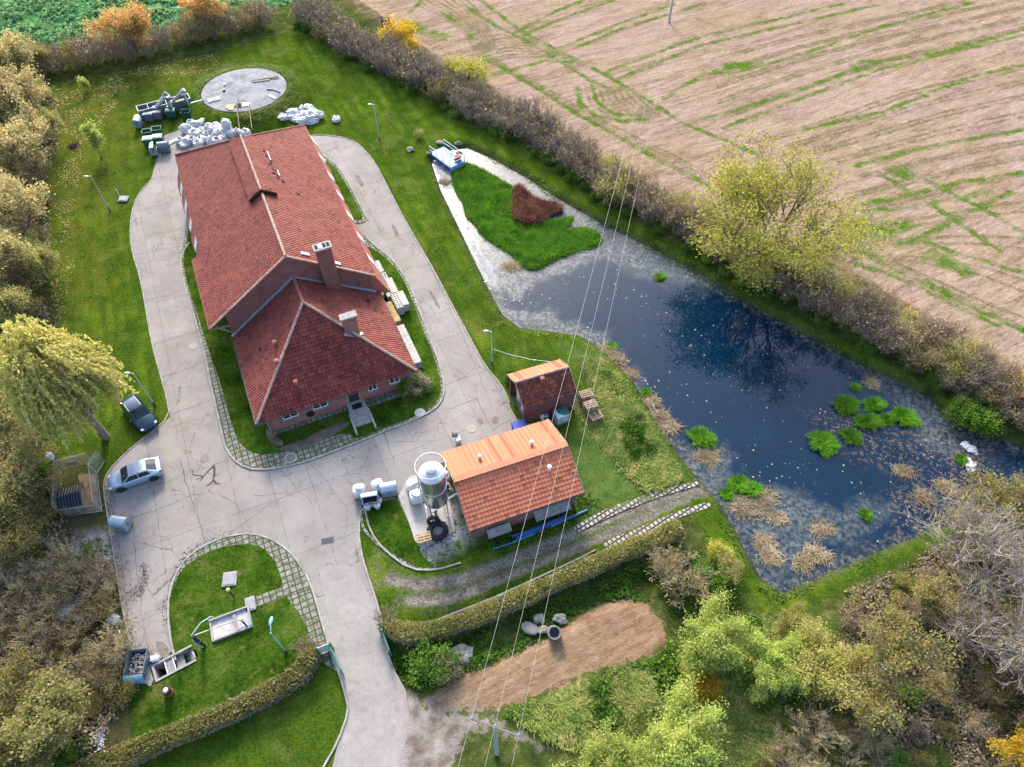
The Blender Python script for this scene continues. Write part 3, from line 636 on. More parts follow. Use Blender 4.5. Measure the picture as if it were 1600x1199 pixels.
# ================================================================== BUILDINGS
def tile_mat(name, base, dark, light, along=.30, course=.36, moss=(.07, .06, .04), mossk=.5, pale=.15):
    """clay tiles: UV in metres, u along the eave and v up the slope"""
    base, dark, light, moss = [tuple(x * .76 for x in q) for q in (base, dark, light, moss)]
    t = NT(name); uv = t.coord('UV'); p = t.pos(); u = t.sep(uv)
    n1 = t.noise(p, .35, 5, .65); n2 = t.noise(p, 2.2, 5, .7)
    st = t.noise(t.mapv(uv, (1.6, .22, 1)), 1.0, 5, .65)
    tid = t.comb(t.math('FLOOR', t.math('DIVIDE', u[0], along)), t.math('FLOOR', t.math('DIVIDE', u[1], course)))
    wn = t.node('ShaderNodeTexWhiteNoise', noise_dimensions='2D'); t.put(wn.inputs['Vector'], tid); r = wn.outputs['Value']
    f = t.math('ADD', t.math('MULTIPLY', n1, .40 if course < 9 else .56), t.math('ADD', t.math('MULTIPLY', r, .22 if course < 9 else .06), t.math('MULTIPLY', st, .38)))
    c = t.ramp(f, [(.30, dark), (.5, base), (.70, light)])
    c = t.mix(t.math('MULTIPLY', t.mr(t.math('ADD', t.math('MULTIPLY', st, .5), t.math('MULTIPLY', n2, .5)), .52, .68), mossk), c, moss)
    c = t.mix(t.math('MULTIPLY', t.mr(r, .955, .965), .6), c, tuple(x * .35 for x in dark))
    c = t.mix(t.math('MULTIPLY', t.mr(n2, .60, .75), pale), c, (.40, .30, .26))
    fu = t.math('FRACT', t.math('DIVIDE', u[0], along)); wv = t.math('ABSOLUTE', t.math('SUBTRACT', fu, .5))
    groove = t.mr(wv, .36, .48); c = t.mix(t.math('MULTIPLY', groove, .55), c, tuple(x * .35 for x in dark))
    t.col(c); t.set(Roughness=.75); t.b.inputs['Specular IOR Level'].default_value = .12
    t.bump(t.math('SUBTRACT', t.math('COSINE', t.math('MULTIPLY', t.math('SUBTRACT', fu, .5), 6.28)), t.math('MULTIPLY', n2, .3)), .6, .05)
    return t.mat
M_TILE_OLD = tile_mat('old_clay_tiles', (.222, .058, .045), (.13, .036, .033), (.30, .09, .058), moss=(.10, .048, .042), pale=.25)
M_TILE_HIP_SHADED = tile_mat('shaded_hip_tiles', (.19, .042, .036), (.095, .022, .022), (.28, .072, .048), moss=(.06, .03, .028), pale=.45)  # old clay tiles darkened: shade of the hip facing off the sun, in the colour
M_TILE_NEW = tile_mat('orange_tiles', (.60, .19, .10), (.52, .155, .082), (.66, .24, .135), moss=(.36, .12, .07), mossk=.35, pale=.12)
M_TILE_METAL = tile_mat('orange_ribbed_sheet', (.54, .19, .105), (.49, .165, .09), (.60, .235, .14), along=.42, course=50, moss=(.36, .14, .07), mossk=.3, pale=.2)
M_TILE_SHED = tile_mat('shed_tiles', (.17, .05, .036), (.08, .028, .024), (.32, .12, .07), moss=(.055, .03, .03), mossk=.8)
M_RIDGE = simple('ridge_tiles', (.30, .125, .085), .8, var=.3, scale=2)
M_RIDGEPALE = simple('ridge_tiles_pale', (.42, .27, .21), .85, var=.35, scale=2)
def brick_mat(name, a, b, m):
    a, b, m = [tuple(x * .8 for x in q) for q in (a, b, m)]
    t = NT(name); p = t.coord('UV'); n = t.noise(t.pos(), 1.2, 5, .6)
    br = t.brick(p, 1.0, .26, .08, .010, a, b, m); c = t.mix(t.mr(n, .45, .75, 0, .5), br[0], tuple(x * .45 for x in a)); t.col(c); t.bump(br[1], -.3, .01); return t.mat
M_BRICK = brick_mat('red_brick', (.30, .105, .085), (.23, .075, .062), (.30, .22, .20))
M_BRICKD = brick_mat('dark_red_brick', (.24, .075, .065), (.18, .055, .05), (.22, .15, .14))
M_WHITE = simple('white_paint', (.75, .75, .74), .6, var=.08)
M_ZINC = simple('zinc_sheet', (.34, .42, .52), .45, metal=.3, var=.12)
M_DARKGUT = simple('dark_gutter', (.06, .065, .08), .5)
M_GLASSD = simple('dark_window_glass', (.012, .014, .018), .08, var=.2, spec=.5)
M_BLACK = simple('black_opening', (.012, .011, .012), .9)
M_STEP = simple('step_concrete', (.34, .32, .30), .9, var=.25, bump=.3)
M_WOOD = simple('grey_wood', (.30, .24, .18), .9, var=.3, scale=4)
M_WOODNEW = simple('new_wood', (.52, .36, .20), .85, var=.22, scale=4)
M_PVC = simple('pvc_vent', (.55, .50, .48), .6, var=.1)
M_TERRA = simple('terracotta_vent', (.34, .11, .085), .8, var=.2)

def clip_v(poly, uvw, lo, hi):
    """part of a planar polygon with lo <= v <= hi; items are (u, v, point)"""
    def cut(P, f):
        out = []
        for i in range(len(P)):
            a, b = P[i], P[(i + 1) % len(P)]; fa, fb = f(a), f(b)
            if fa >= 0: out.append(a)
            if (fa > 0 > fb) or (fa < 0 < fb):
                k = fa / (fa - fb); out.append((a[0] + (b[0] - a[0]) * k, a[1] + (b[1] - a[1]) * k, a[2].lerp(b[2], k)))
        return out
    P = cut(poly, lambda q: q[1] - lo)
    return cut(P, lambda q: hi - q[1]) if len(P) > 2 else []

def roof_plane(mb, poly, eave, thick=.12, course=.36, lip=.05, u0=0.0):
    """tiled plane: overlapping courses with a raised lower lip, plus an underside"""
    poly = [Vector(p) for p in poly]; e = (Vector(eave[1]) - Vector(eave[0])).normalized(); o = Vector(eave[0])
    n = Vector((0, 0, 0))
    for i in range(len(poly)): n += poly[i].cross(poly[(i + 1) % len(poly)])
    n.normalize()
    if n.z < 0: poly.reverse(); n = -n
    up = n.cross(e)
    if up.z < 0: up = -up
    Q = [((p - o).dot(e), (p - o).dot(up), p) for p in poly]; vmax = max(q[1] for q in Q); k = int(math.ceil(vmax / course))
    for i in range(k):
        P = clip_v(Q, None, i * course, (i + 1) * course)
        if len(P) < 3: continue
        lift = [n * (lip * (1 - (q[1] - i * course) / course)) for q in P]
        mb.face([q[2] + l + n * .02 for q, l in zip(P, lift)], [(q[0] + u0, max(i * course + .01, min((i + 1) * course - .01, q[1]))) for q in P])
        low = [q for q in P if q[1] < i * course + 1e-4]
        if len(low) >= 2:
            a, b = low[0], low[1]
            mb.face([a[2] + n * .0, b[2] + n * .0, b[2] + n * (lip + .02), a[2] + n * (lip + .02)], [(a[0], i * course), (b[0], i * course), (b[0], i * course), (a[0], i * course)])
    m = len(poly); mb.face([p - n * thick for p in reversed(poly)])
    for i in range(m): mb.face([poly[i] - n * thick, poly[(i + 1) % m] - n * thick, poly[(i + 1) % m] + n * .02, poly[i] + n * .02])

def ridge_caps(mb, a, b, r=.13, seg=.38, lift=.05):
    a, b = Vector(a), Vector(b); d = (b - a); L = d.length; d.normalize(); k = max(1, int(L / seg))
    for i in range(k):
        p, q = a + d * (L * i / k), a + d * (L * (i + 1) / k + .04)
        mb.tube([p + Vector((0, 0, lift)), q + Vector((0, 0, lift))], r * 1.08, 8, r1=r * .9)

def wall(mb, a, b, z0, z1, uv=True):
    """upright wall face from a to b (2-D); z1 may be a list of (t, z) for a gable"""
    a, b = Vector((a[0], a[1])), Vector((b[0], b[1])); L = (b - a).length
    top = z1 if isinstance(z1, list) else [(0, z1), (1, z1)]
    P = [(0, z0), (1, z0)] + list(reversed(top)); v = [(*(a.lerp(b, t)), z) for t, z in P]
    mb.face(v, [(t * L, z) for t, z in P])

# ---------------------------------------------------------------- the long brick hall with its hipped front
def brick_hall():
    t = thing('brick_hall', 'long red tiled brick hall with a hipped front wing, ridge vent and tall chimney', 'building', (0, 0, 0), AX)
    GY, BY, RX, RZ, EZ = 50.9, 79.3, 1.15, 10.4, 5.2; XL, XLW, XR = -6.3, -7.3, 8.72; EZW = 4.68; HB = 70.9; STEP = 60.9
    # walls
    W = MB()
    wall(W, (-5.65, GY), (8.2, GY), 0, [(0, 5.4), (.491, 10.15), (1, 5.4)]); wall(W, (-5.65, 78.6), (-5.65, GY), 0, 5.4); wall(W, (8.2, GY), (8.2, 78.6), 0, 5.4); wall(W, (8.2, 78.6), (-5.65, 78.6), 0, 5.4)
    W.build('gable_wall', M_BRICKD, t)
    W = MB(); FX0, FX1, FY = -5.1, 8.15, 40.5
    wall(W, (FX0, FY), (FX1, FY), 0, 3.1); wall(W, (FX0, GY), (FX0, FY), 0, 3.1); wall(W, (FX1, FY), (FX1, GY), 0, 3.1); W.build('front_wall', M_BRICK, t)
    # battered piers with white glazing between them along both eaves
    for side, xe, z_t, ys_ in ((1, 8.45, 5.0, np.linspace(51.1, 78.4, 8)), (-1, -6.0, 5.0, np.linspace(61.4, 78.4, 6))):
        sg = side
        for i, y in enumerate(ys_[:-1]):
            y2 = ys_[i + 1]; gap = .62
            a, b = y + (.55 if i else 0), y2 - gap
            P = MB(); G = MB(); P.extrude([(xe - sg * .3, a, z_t), (xe + sg * .12, a, z_t), (xe + sg * 1.3, a, 2.4), (xe - sg * .3, a, 2.4)], (0, b - a, 0))
            G.extrude([(xe - sg * .2, b, z_t - .12), (xe + sg * .26, b, z_t - .12), (xe + sg * 1.1, b, 3.0), (xe - sg * .2, b, 3.0)], (0, gap + .5, 0))
            P.build('battered_panel', M_TERRA, t); G.build('white_glazing', M_WHITE, t)
    # upper roof
    r = MB(); ra, rb = (RX, GY - .15, RZ), (RX, HB, RZ); y0 = GY - .15
    roof_plane(r, [(XR, y0, EZ), (XR, BY, EZ), rb, ra], [(XR, y0, EZ), (XR, BY, EZ)]); r.build('roof', M_TILE_OLD, t, label='right slope of the upper tiled roof')
    r = MB(); roof_plane(r, [(XLW, y0, EZW), (XLW, STEP, EZW), (XL, STEP, EZ - .09), (XL, BY, EZ - .09), rb, ra], [(XLW, y0, EZW), (XLW, STEP, EZW)]); r.build('roof', M_TILE_OLD, t, label='left slope of the upper tiled roof')
    r = MB(); roof_plane(r, [(XR, BY, EZ), (XL, BY, EZ - .09), rb], [(XR, BY, EZ), (XL, BY, EZ)]); r.build('roof', M_TILE_OLD, t, label='back hip of the upper tiled roof')
    c = MB(); ridge_caps(c, (RX, y0, RZ), (RX, 60.4, RZ)); c.build('ridge_tiles', M_RIDGEPALE, t, smooth=True)
    c = MB(); ridge_caps(c, (XR, BY, EZ), rb, .10); ridge_caps(c, (XL, BY, EZ), rb, .10); c.build('hip_tiles', M_RIDGE, t, smooth=True)
    # barge boards and gutters
    g = MB(); g.bar((XLW, y0 - .05, EZW - .02), (RX, y0 - .05, RZ + .02), .16, .14); g.build('barge_board', M_RIDGEPALE, t); g = MB(); g.bar((XR, y0 - .05, EZ - .02), (RX, y0 - .05, RZ + .02), .16, .14); g.build('barge_board', M_RIDGEPALE, t)
    g = MB(); g.tube([(XLW - .08, y0, EZW - .12), (XLW - .08, STEP, EZW - .12)], .07, 6); g.tube([(XL - .08, STEP, EZ - .25), (XL - .08, BY, EZ - .25)], .07, 6); g.tube([(XR + .08, y0, EZ - .12), (XR + .08, BY, EZ - .12)], .07, 6); g.build('gutter', M_TERRA, t)
    g = MB()
    for k in range(3): g.bar((-7.1 + .25 * k, y0 + .25, EZW - .25), (-5.6 + .1 * k, y0 + .2, 3.2 - .2 * k), .09, .09)
    g.bar((XLW, y0 - .02, EZW - .22), (-5.6, y0 - .02, EZW - .35), .10, .10); g.build('timber_brace', M_WOOD, t)
    # ridge vent
    v = MB(); vw, va, vb, vz = 1.35, 60.6, HB - .3, RZ + .42; sl = .62
    for sg in (1, -1):
        roof_plane(v, [(RX + sg * vw, va, vz - vw * sl), (RX + sg * vw, vb + .7, vz - vw * sl), (RX, vb, vz), (RX, va, vz)], [(RX + sg * vw, va, vz - vw * sl), (RX + sg * vw, vb, vz - vw * sl)], course=5, lip=.01)
    vo = v.build('ridge_vent', M_TILE_OLD, t)
    v = MB(); v.face([(RX - vw, va + .1, vz - vw * sl - .35), (RX + vw, va + .1, vz - vw * sl - .35), (RX + vw, va + .1, vz - vw * sl - .05), (RX, va + .1, vz - .06), (RX - vw, va + .1, vz - vw * sl - .05)])
    for k in range(5): v.bar((RX - 1.0 + .2 * k * 0, va + .06, vz - .2 - .16 * k), (RX + 1.0 - .2 * k * 0, va + .06, vz - .2 - .16 * k), .05, .04)
    v.build('vent_louvre', M_BLACK, vo)
    v = MB(); ridge_caps(v, (RX, va, vz), (RX, vb, vz), .12); v.build('vent_ridge', M_RIDGEPALE, vo, smooth=True)
    # slipped tiles and laths near the ridge
    m = (RZ - EZ) / (XR - RX); h = MB(); rg = random.Random(3)
    zz = lambda x: RZ - (x - RX) * m
    for (x, y) in ((2.9, 69.4), (3.0, 68.5), (2.95, 66.8), (3.1, 66.1), (3.3, 65.9), (3.0, 65.2), (3.35, 65.0), (3.2, 64.4), (3.6, 64.0), (4.6, 62.3), (3.15, 67.3)):
        h = MB(); h.box((x, y, zz(x) + .10), (rg.uniform(.18, .38), rg.uniform(.2, .38), .05), rot=Matrix.Rotation(math.atan(m), 3, 'Y'))
        h.build('tile_gap', M_BLACK, t)
    h = MB(); h.box((3.2, 68.6, zz(3.2) + .13), (.1, 1.7, .06), rot=Matrix.Rotation(math.atan(m), 3, 'Y')); h.build('bare_lath', M_WHITE, t); h = MB(); h.box((3.45, 65.4, zz(3.45) + .13), (.1, 1.0, .06), rot=Matrix.Rotation(math.atan(m), 3, 'Y'))
    h.build('bare_lath', M_WHITE, t); h = MB(); h.box((2.9, 51.6, zz(2.9) + .15), (.8, .35, .1), rot=Matrix.Rotation(math.atan(m), 3, 'Y')); h.build('white_flashing', M_WHITE, t)
    h = MB(); h.box((5.5, 51.2, zz(5.5) + .15), (.5, .35, .1), rot=Matrix.Rotation(math.atan(m), 3, 'Y')); h.build('white_flashing', M_WHITE, t)
    # lower roof: valley against the gable, hip towards the yard
    LX, RX2, EY, LZ, TZ, HY = -5.82, 8.75, 39.75, 2.75, 7.72, 47.3; CX = 1.26
    A, B, Cc, D = (LX, EY, LZ), (RX2, EY, LZ), (RX2, GY - .02, LZ), (LX, GY - .02, LZ); Hh, Tt = (CX, HY, TZ), (CX, GY - .02, TZ)
    r = MB(); roof_plane(r, [A, B, Hh], [A, B]); r.build('roof', M_TILE_HIP_SHADED, t, label='front hip of the lower roof, shade put into the tile colour')
    r = MB(); roof_plane(r, [D, A, Hh, Tt], [D, A]); r.build('roof', M_TILE_OLD, t, label='left slope of the lower front roof')
    r = MB(); roof_plane(r, [B, Cc, Tt, Hh], [B, Cc]); r.build('roof', M_TILE_OLD, t, label='right slope of the lower front roof')
    c = MB(); ridge_caps(c, A, Hh); ridge_caps(c, B, Hh); c.build('hip_tiles', M_RIDGEPALE, t, smooth=True)
    c = MB(); ridge_caps(c, Hh, Tt); c.build('ridge_tiles', M_RIDGE, t, smooth=True)
    f = MB(); f.bar((LX, GY - .10, LZ + .12), (CX, GY - .10, TZ + .12), .20, .10); f.bar((RX2 - .3, GY - .10, LZ + .32), (CX, GY - .10, TZ + .12), .20, .10); f.build('lead_flashing', M_ZINC, t)
    g = MB(); g.tube([(LX - .08, GY, LZ - .1), (LX - .08, EY - .08, LZ - .1), (RX2 + .08, EY - .08, LZ - .1), (RX2 + .08, GY, LZ - .1)], .075, 6); go = g.build('gutter', M_DARKGUT, t)
    g = MB(); g.tube([(LX, EY, LZ - .15), (FX0 + .05, FY - .1, LZ - .7), (FX0 + .05, FY - .1, .1)], .05, 6); g.build('downpipe', M_ZINC, go); g = MB(); g.tube([(RX2, EY, LZ - .15), (FX1 - .1, FY - .1, LZ - .7), (FX1 - .1, FY - .1, .1)], .05, 6); g.build('downpipe', M_ZINC, go)
    # chimneys
    c = MB()
    def chim(x0, x1, y0_, y1_, z0, z1):
        b = MB()
        for a_, b_ in (((x0, y0_), (x1, y0_)), ((x1, y0_), (x1, y1_)), ((x1, y1_), (x0, y1_)), ((x0, y1_), (x0, y0_))): wall(b, a_, b_, z0, z1)
        b.face([(x0, y0_, z1), (x1, y0_, z1), (x1, y1_, z1), (x0, y1_, z1)]); return b
    ch = chim(3.75, 5.15, 50.15, 50.85, 4.2, 10.45).build('chimney', M_BRICKD, t)
    c.span((3.62, 50.02, 10.45), (5.28, 50.98, 10.62)); c.build('chimney_cap', M_STEP, ch)
    for k in range(4): q = MB(); q.span((3.78 + k * .36, 50.24, 10.62), (4.02 + k * .36, 50.76, 10.66)); q.build('flue', M_BLACK if k != 1 else M_WHITE, ch)
    ch = chim(3.85, 5.1, 44.0, 44.5, 4.0, 7.45).build('chimney', M_BRICK, t)
    c = MB(); c.span((3.7, 43.88, 7.45), (5.25, 44.62, 7.62)); c.build('chimney_cap', M_STEP, ch)
    c = MB(); c.bar((3.7, 43.85, 5.85), (5.35, 43.85, 4.85), .35, .06); c.box((5.2, 43.9, 5.2), (.3, .3, .1)); c.box((4.6, 43.9, 6.9), (.18, .18, .16)); c.build('flashing', M_ZINC, ch)
    # roof vents
    sl = (TZ - LZ) / (CX - LX)
    for x, y in ((-2.2, 45.6), (-2.55, 43.6)):
        z = LZ + (x - LX) * sl; q = MB(); q.lathe([(.13, -.1), (.13, .38), (.24, .40), (.24, .50), (.05, .6)], (x, y, z), 10, caps=True); q.build('roof_vent', M_TERRA, t, smooth=True)
    z = LZ + (41.6 - EY) * (TZ - LZ) / (HY - EY); q = MB(); q.lathe([(.13, -.1), (.13, .38), (.22, .40), (.22, .50), (.05, .58)], (-1.6, 41.6, z), 10, caps=True); q.build('roof_vent', M_TERRA, t, smooth=True)
    q = MB(); q.box((-3.6, 46.6, LZ + 2.22 * sl + .12), (.3, .3, .06)); q.build('tile_gap', M_BLACK, t); q = MB(); q.box((7.2, 49.0, 4.0), (.3, .3, .08)); q.build('tile_gap', M_BLACK, t)
    # front openings
    def window(x, z, w_, h_):
        fr = MB(); y = FY - .04
        for dx in (-w_ / 2, w_ / 2, 0): fr.box((x + dx, y, z), (.07, .08, h_))
        for dz in (-h_ / 2, h_ / 2): fr.box((x, y - .003, z + dz), (w_ + .07, .08, .07))
        f_ = fr.build('window', M_WHITE, t); g_ = MB(); g_.box((x, FY - .02, z), (w_, .05, h_)); g_.build('pane', M_GLASSD, f_)
        s_ = MB(); s_.box((x, y - .07, z - h_ / 2 - .07), (w_ + .2, .2, .05)); s_.build('sill', M_STEP, f_)
    for x, w_ in ((-3.0, 1.3), (-.3, 1.3), (4.6, .8), (6.7, .9)): window(x, 1.75, w_, .9)
    dr = MB(); dr.box((2.75, FY - .03, 1.15), (1.05, .08, 2.1)); d_ = dr.build('door', simple('dark_door', (.035, .028, .026), .5), t)
    dr = MB(); dr.box((3.15, FY - .09, 1.1), (.04, .06, .14)); dr.build('handle', M_ZINC, d_)
    dr = MB(); dr.box((2.2, FY - .04, 1.35), (.12, .08, 2.4)); dr.box((3.3, FY - .04, 1.35), (.12, .08, 2.4)); dr.box((2.75, FY - .045, 2.3), (1.1, .08, .12)); dr.build('door_frame', M_WOOD, t)
    w = MB(); w.lathe([(.36, 0), (.36, .10), (.02, .12)], (-1.35, FY - .03, .85), 20, rot=Matrix.Rotation(R(90), 3, 'X')); w.build('round_opening', M_BLACK, t)
    # steps and landing to the yard
    s = MB()
    s.span((1.9, 39.2, 0), (3.6, 40.48, .55))
    for k in range(4): s.span((1.95, 38.75 - .45 * k, 0), (3.55, 39.2 - .45 * k, .45 - .12 * k))
    s.span((1.78, 37.0, 0), (1.95, 39.2, .5)); s.span((3.55, 37.0, 0), (3.72, 39.2, .5)); s.build('steps', M_STEP, t)
    s = MB(); s.span((2.3, 39.5, .552), (3.2, 40.1, .575)); s.build('door_mat', M_BLACK, t)
    s = MB(); s.span((3.72, 39.6, .02), (8.0, 40.48, .14)); s.span((-5.0, 40.0, .02), (1.78, 40.48, .13)); s.build('plinth_paving', M_PAVE, t)
    return t
HALL = brick_hall()

def gable_house():
    b = R(21.1); t = thing('gabled_house', 'low building with bright orange tiled gable roof beside the steel silo', 'building', (0, 0, 0), b)
    X0, X1, Y0, Y1, EZ, RY, RZ = 5.62, 15.35, 23.36, 30.98, 2.78, 27.15, 4.5
    W = MB(); wx0, wx1, wy0, wy1 = 5.95, 15.0, 23.95, 30.4
    wall(W, (wx0, wy0), (wx1, wy0), 0, 2.95); wall(W, (wx1, wy0), (wx1, wy1), 0, [(0, 2.9), (.5, 4.3), (1, 2.9)]); wall(W, (wx1, wy1), (wx0, wy1), 0, 2.95); wall(W, (wx0, wy1), (wx0, wy0), 0, [(0, 2.9), (.5, 4.3), (1, 2.9)])
    W.build('wall', M_BRICK, t)
    r = MB(); roof_plane(r, [(X0, Y0, EZ), (X1, Y0, EZ), (X1, RY, RZ), (X0, RY, RZ)], [(X0, Y0, EZ), (X1, Y0, EZ)]); r.build('roof', M_TILE_NEW, t, label='front slope with stepped orange tiles')
    r = MB(); roof_plane(r, [(X1, Y1, EZ), (X0, Y1, EZ), (X0, RY, RZ), (X1, RY, RZ)], [(X1, Y1, EZ), (X0, Y1, EZ)], course=9, lip=.02)
    L = X1 - X0; n_ = 26; nrm = Vector((0, RZ - EZ, Y1 - RY)).normalized()
    ro = r.build('roof', M_TILE_METAL, t, label='back slope with paler ribbed orange sheet')
    rb_ = MB()
    for k in range(n_): x = X0 + .15 + k * (L - .3) / (n_ - 1); rb_.bar(Vector((x, Y1, EZ)) + nrm * .05, Vector((x, RY, RZ)) + nrm * .05, .07, .05)
    rb_.build('roof_rib', simple('orange_rib', (.47, .16, .075), .6, var=.15), ro)
    c = MB(); c.bar((X0, RY - .12, RZ + .06), (X1, RY - .12, RZ + .06), .34, .06); c.bar((X0, RY + .12, RZ + .065), (X1, RY + .12, RZ + .065), .3, .06); c.build('ridge_cap', simple('orange_ridge', (.50, .17, .085), .6), t)
    g = MB(); g.tube([(X0, Y0 - .07, EZ - .08), (X1, Y0 - .07, EZ - .08)], .07, 6); g.build('gutter', M_DARKGUT, t)
    g = MB()
    for x in (X0 - .02, X1 + .02): g = MB(); g.bar((x, Y0, EZ - .04), (x, RY, RZ - .02), .05, .2); g.bar((x, Y1, EZ - .04), (x, RY, RZ - .02), .05, .2); g.build('barge_board', M_WOOD, t)
    for x, y, mt in ((8.3, 28.6, M_TERRA), (12.7, 28.3, M_TERRA), (13.2, 25.7, M_WHITE)):
        z = EZ + (RZ - EZ) * (1 - abs(y - RY) / (Y1 - RY)); v = MB(); v.lathe([(.12, -.15), (.12, .45), (.19, .47), (.19, .56), (.04, .64)], (x, y, z), 10, caps=True); v.build('roof_vent', M_PVC if mt is M_TERRA else M_WHITE, t, smooth=True)
    d = MB(); d.box((wx0 - .03, 27.9, 1.05), (.08, 1.0, 2.05)); d.build('door', simple('blue_door', (.05, .09, .22), .6), t)
    for x in (8.0, 11.5):
        f = MB(); f.box((x, wy0 - .03, 1.7), (1.2, .08, .7)); fo = f.build('window', M_WHITE, t); p_ = MB(); p_.box((x, wy0 - .055, 1.7), (1.05, .06, .56)); p_.build('pane', M_GLASSD, fo)
    return t
gable_house()

def brick_shed():
    b = R(21.1); t = thing('brick_shed', 'small open ended brick shed with dark red front roof slope by the pallets', 'shed', (0, 0, 0), b)
    X0, X1, Y0, Y1, EZ, RY, RZ = 13.84, 18.98, 32.95, 37.1, 2.5, 35.03, 3.78; wx0, wx1, wy0, wy1 = 13.98, 18.9, 33.18, 36.9
    W = MB(); wall(W, (wx0, wy0), (wx1, wy0), 0, 2.55); wall(W, (wx1, wy0), (wx1, wy1), 0, [(0, 2.5), (.5, 3.7), (1, 2.5)]); wall(W, (wx1, wy1), (wx0, wy1), 0, 2.55)
    wall(W, (wx0, wy1), (wx0, wy1 - .35), 0, 2.5); wall(W, (wx0, wy0 + .3), (wx0, wy0), 0, 2.5)
    wall(W, (wx1 - .2, wy0 + .2), (wx0 + .05, wy0 + .2), 0, 2.5); wall(W, (wx0 + .05, wy1 - .2), (wx1 - .2, wy1 - .2), 0, 2.5); W.build('wall', M_BRICKD, t)
    f = MB(); f.span((wx0 + .05, wy0 + .2, .02), (wx1 - .1, wy1 - .2, .06)); f.build('floor', simple('shed_floor', (.10, .09, .08)), t)
    r = MB(); roof_plane(r, [(X0, Y0, EZ), (X1, Y0, EZ), (X1, RY, RZ), (X0, RY, RZ)], [(X0, Y0, EZ), (X1, Y0, EZ)]); r.build('roof', M_TILE_SHED, t, label='dark red tiled front slope')
    r = MB(); roof_plane(r, [(X1, Y1, EZ), (X0, Y1, EZ), (X0, RY, RZ), (X1, RY, RZ)], [(X1, Y1, EZ), (X0, Y1, EZ)], course=9, lip=.02); r.build('roof', M_TILE_METAL, t, label='paler orange back slope')
    c = MB(); ridge_caps(c, (X0, RY, RZ), (X1, RY, RZ), .12); c.build('ridge_tiles', M_RIDGEPALE, t, smooth=True)
    g = MB()
    for x in (X0 - .02, X1 + .02): g = MB(); g.bar((x, Y0, EZ), (x, RY, RZ), .05, .2); g.bar((x, Y1, EZ), (x, RY, RZ), .05, .2); g.build('barge_board', M_RIDGEPALE, t)
    g = MB(); g.tube([(X0, Y0 - .06, EZ - .06), (X1, Y0 - .06, EZ - .06)], .06, 6); g.build('gutter', M_DARKGUT, t)
    v = MB(); z = EZ + (RZ - EZ) * (34.6 - Y0) / (RY - Y0); v.lathe([(.13, -.1), (.13, .4), (.22, .42), (.22, .52), (.05, .62)], (16.2, 34.5, z), 10, caps=True); v.build('roof_vent', M_TERRA, t, smooth=True)
    f = MB(); f.box((wx0 - .02, 34.2, 1.2), (.06, .08, 2.4)); f.bar((wx0 - .02, 33.4, .2), (wx0 - .02, 35.2, 2.6), .06, .06); f.build('door_frame', M_WOOD, t)
    f = MB(); f.box((wx0 + .6, 35.6, .7), (.5, .7, 1.3)); f.box((wx0 + .5, 34.4, .35), (.4, .6, .6)); f.build('stored_goods', M_WHITE, t)
    return t
brick_shed()

# ---------------------------------------------------------------- round concrete tank, sunk in its grass mound
def round_tank():
    t = thing('round_tank', 'round concrete tank lid on a grassy mound with timber railed steps', 'tank', (TANK_C[0], TANK_C[1], 0))
    tm = NT('tank_lid'); p = tm.pos(); n1 = tm.noise(p, .45, 6, .65, .4); n2 = tm.noise(p, 2.5, 5, .7)
    c = tm.ramp(tm.math('ADD', tm.math('MULTIPLY', n1, .6), tm.math('MULTIPLY', n2, .4)), [(.36, (.10, .105, .115)), (.48, (.175, .178, .19)), (.58, (.24, .235, .235)), (.68, (.31, .27, .23))]); tm.col(c); tm.bump(n2, .25, .03)
    s = MB(); s.lathe([(5.75, 0.2), (5.75, 1.36), (5.70, 1.40), (5.55, 1.42), (0.02, 1.46)], (0, 0, 0), 64); s.build('lid', tm.mat, t)
    h = MB(); h.box((.35, -4.3, 1.46), (.85, .9, .1)); h.build('hatch_opening', M_BLACK, t)
    h = MB(); h.box((-.75, -4.55, 1.5), (1.1, .95, .05), rz=.1); h.box((-.5, -5.2, 1.49), (.8, .5, .05), rz=-.2); h.build('plywood_board', M_WOODNEW, t)
    h = MB(); h.box((1.25, -4.1, 1.52), (.9, .75, .06), rz=.15); h.build('hatch_cover', simple('galv_sheet', (.5, .52, .54), .4, metal=.5), t)
    h = MB(); h.bar((.45, -4.1, 1.45), (.45, -4.1, 2.5), .06, .06); h.build('vent_post', M_DARKGUT, t)
    s = MB(); a0 = Vector((1.25, -5.2, 1.3)); d = Vector((.25, -.97, 0)); sd_ = Vector((.97, .25, 0))
    for k in range(8):
        c_ = a0 + d * (.42 * k) + Vector((0, 0, -.165 * k)); s.box(c_, (1.15, .40, .18), rz=math.atan2(sd_.y, sd_.x))
    s.build('steps', M_STEP, t)
    for sg in (-1, 1):
        a = a0 + sd_ * sg * .78 - d * .3; b = a0 + sd_ * sg * .78 + d * 3.4; q = MB()
        q.bar(a + Vector((0, 0, .75)), b + Vector((0, 0, -.55)), .09, .12)
        for k in (0, .5, 1.0): m = a.lerp(b, k); q.bar(m + Vector((0, 0, -.2 - 1.25 * k)), m + Vector((0, 0, .75 - 1.3 * k)), .09, .09)
        q.build('handrail', M_WOODNEW, t)
    return t
round_tank()
TC = Vector((TANK_C[0], TANK_C[1], 1.45))
def small(name, label, cat, mb, mat, group=None, **k):
    o = mb.build(name, mat, **k); return setp(o, label, cat, group)
m = MB(); m.box(TC + Vector((-3.4, -2.9, .06)), (1.6, .9, .07), rz=.55); m.box(TC + Vector((-3.4, -2.9, .12)), (.5, .4, .06), rz=.55); small('cover_slab', 'pale concrete cover slab lying on the left of the round tank lid', 'slab', m, simple('pale_conc', (.48, .46, .44), .9))
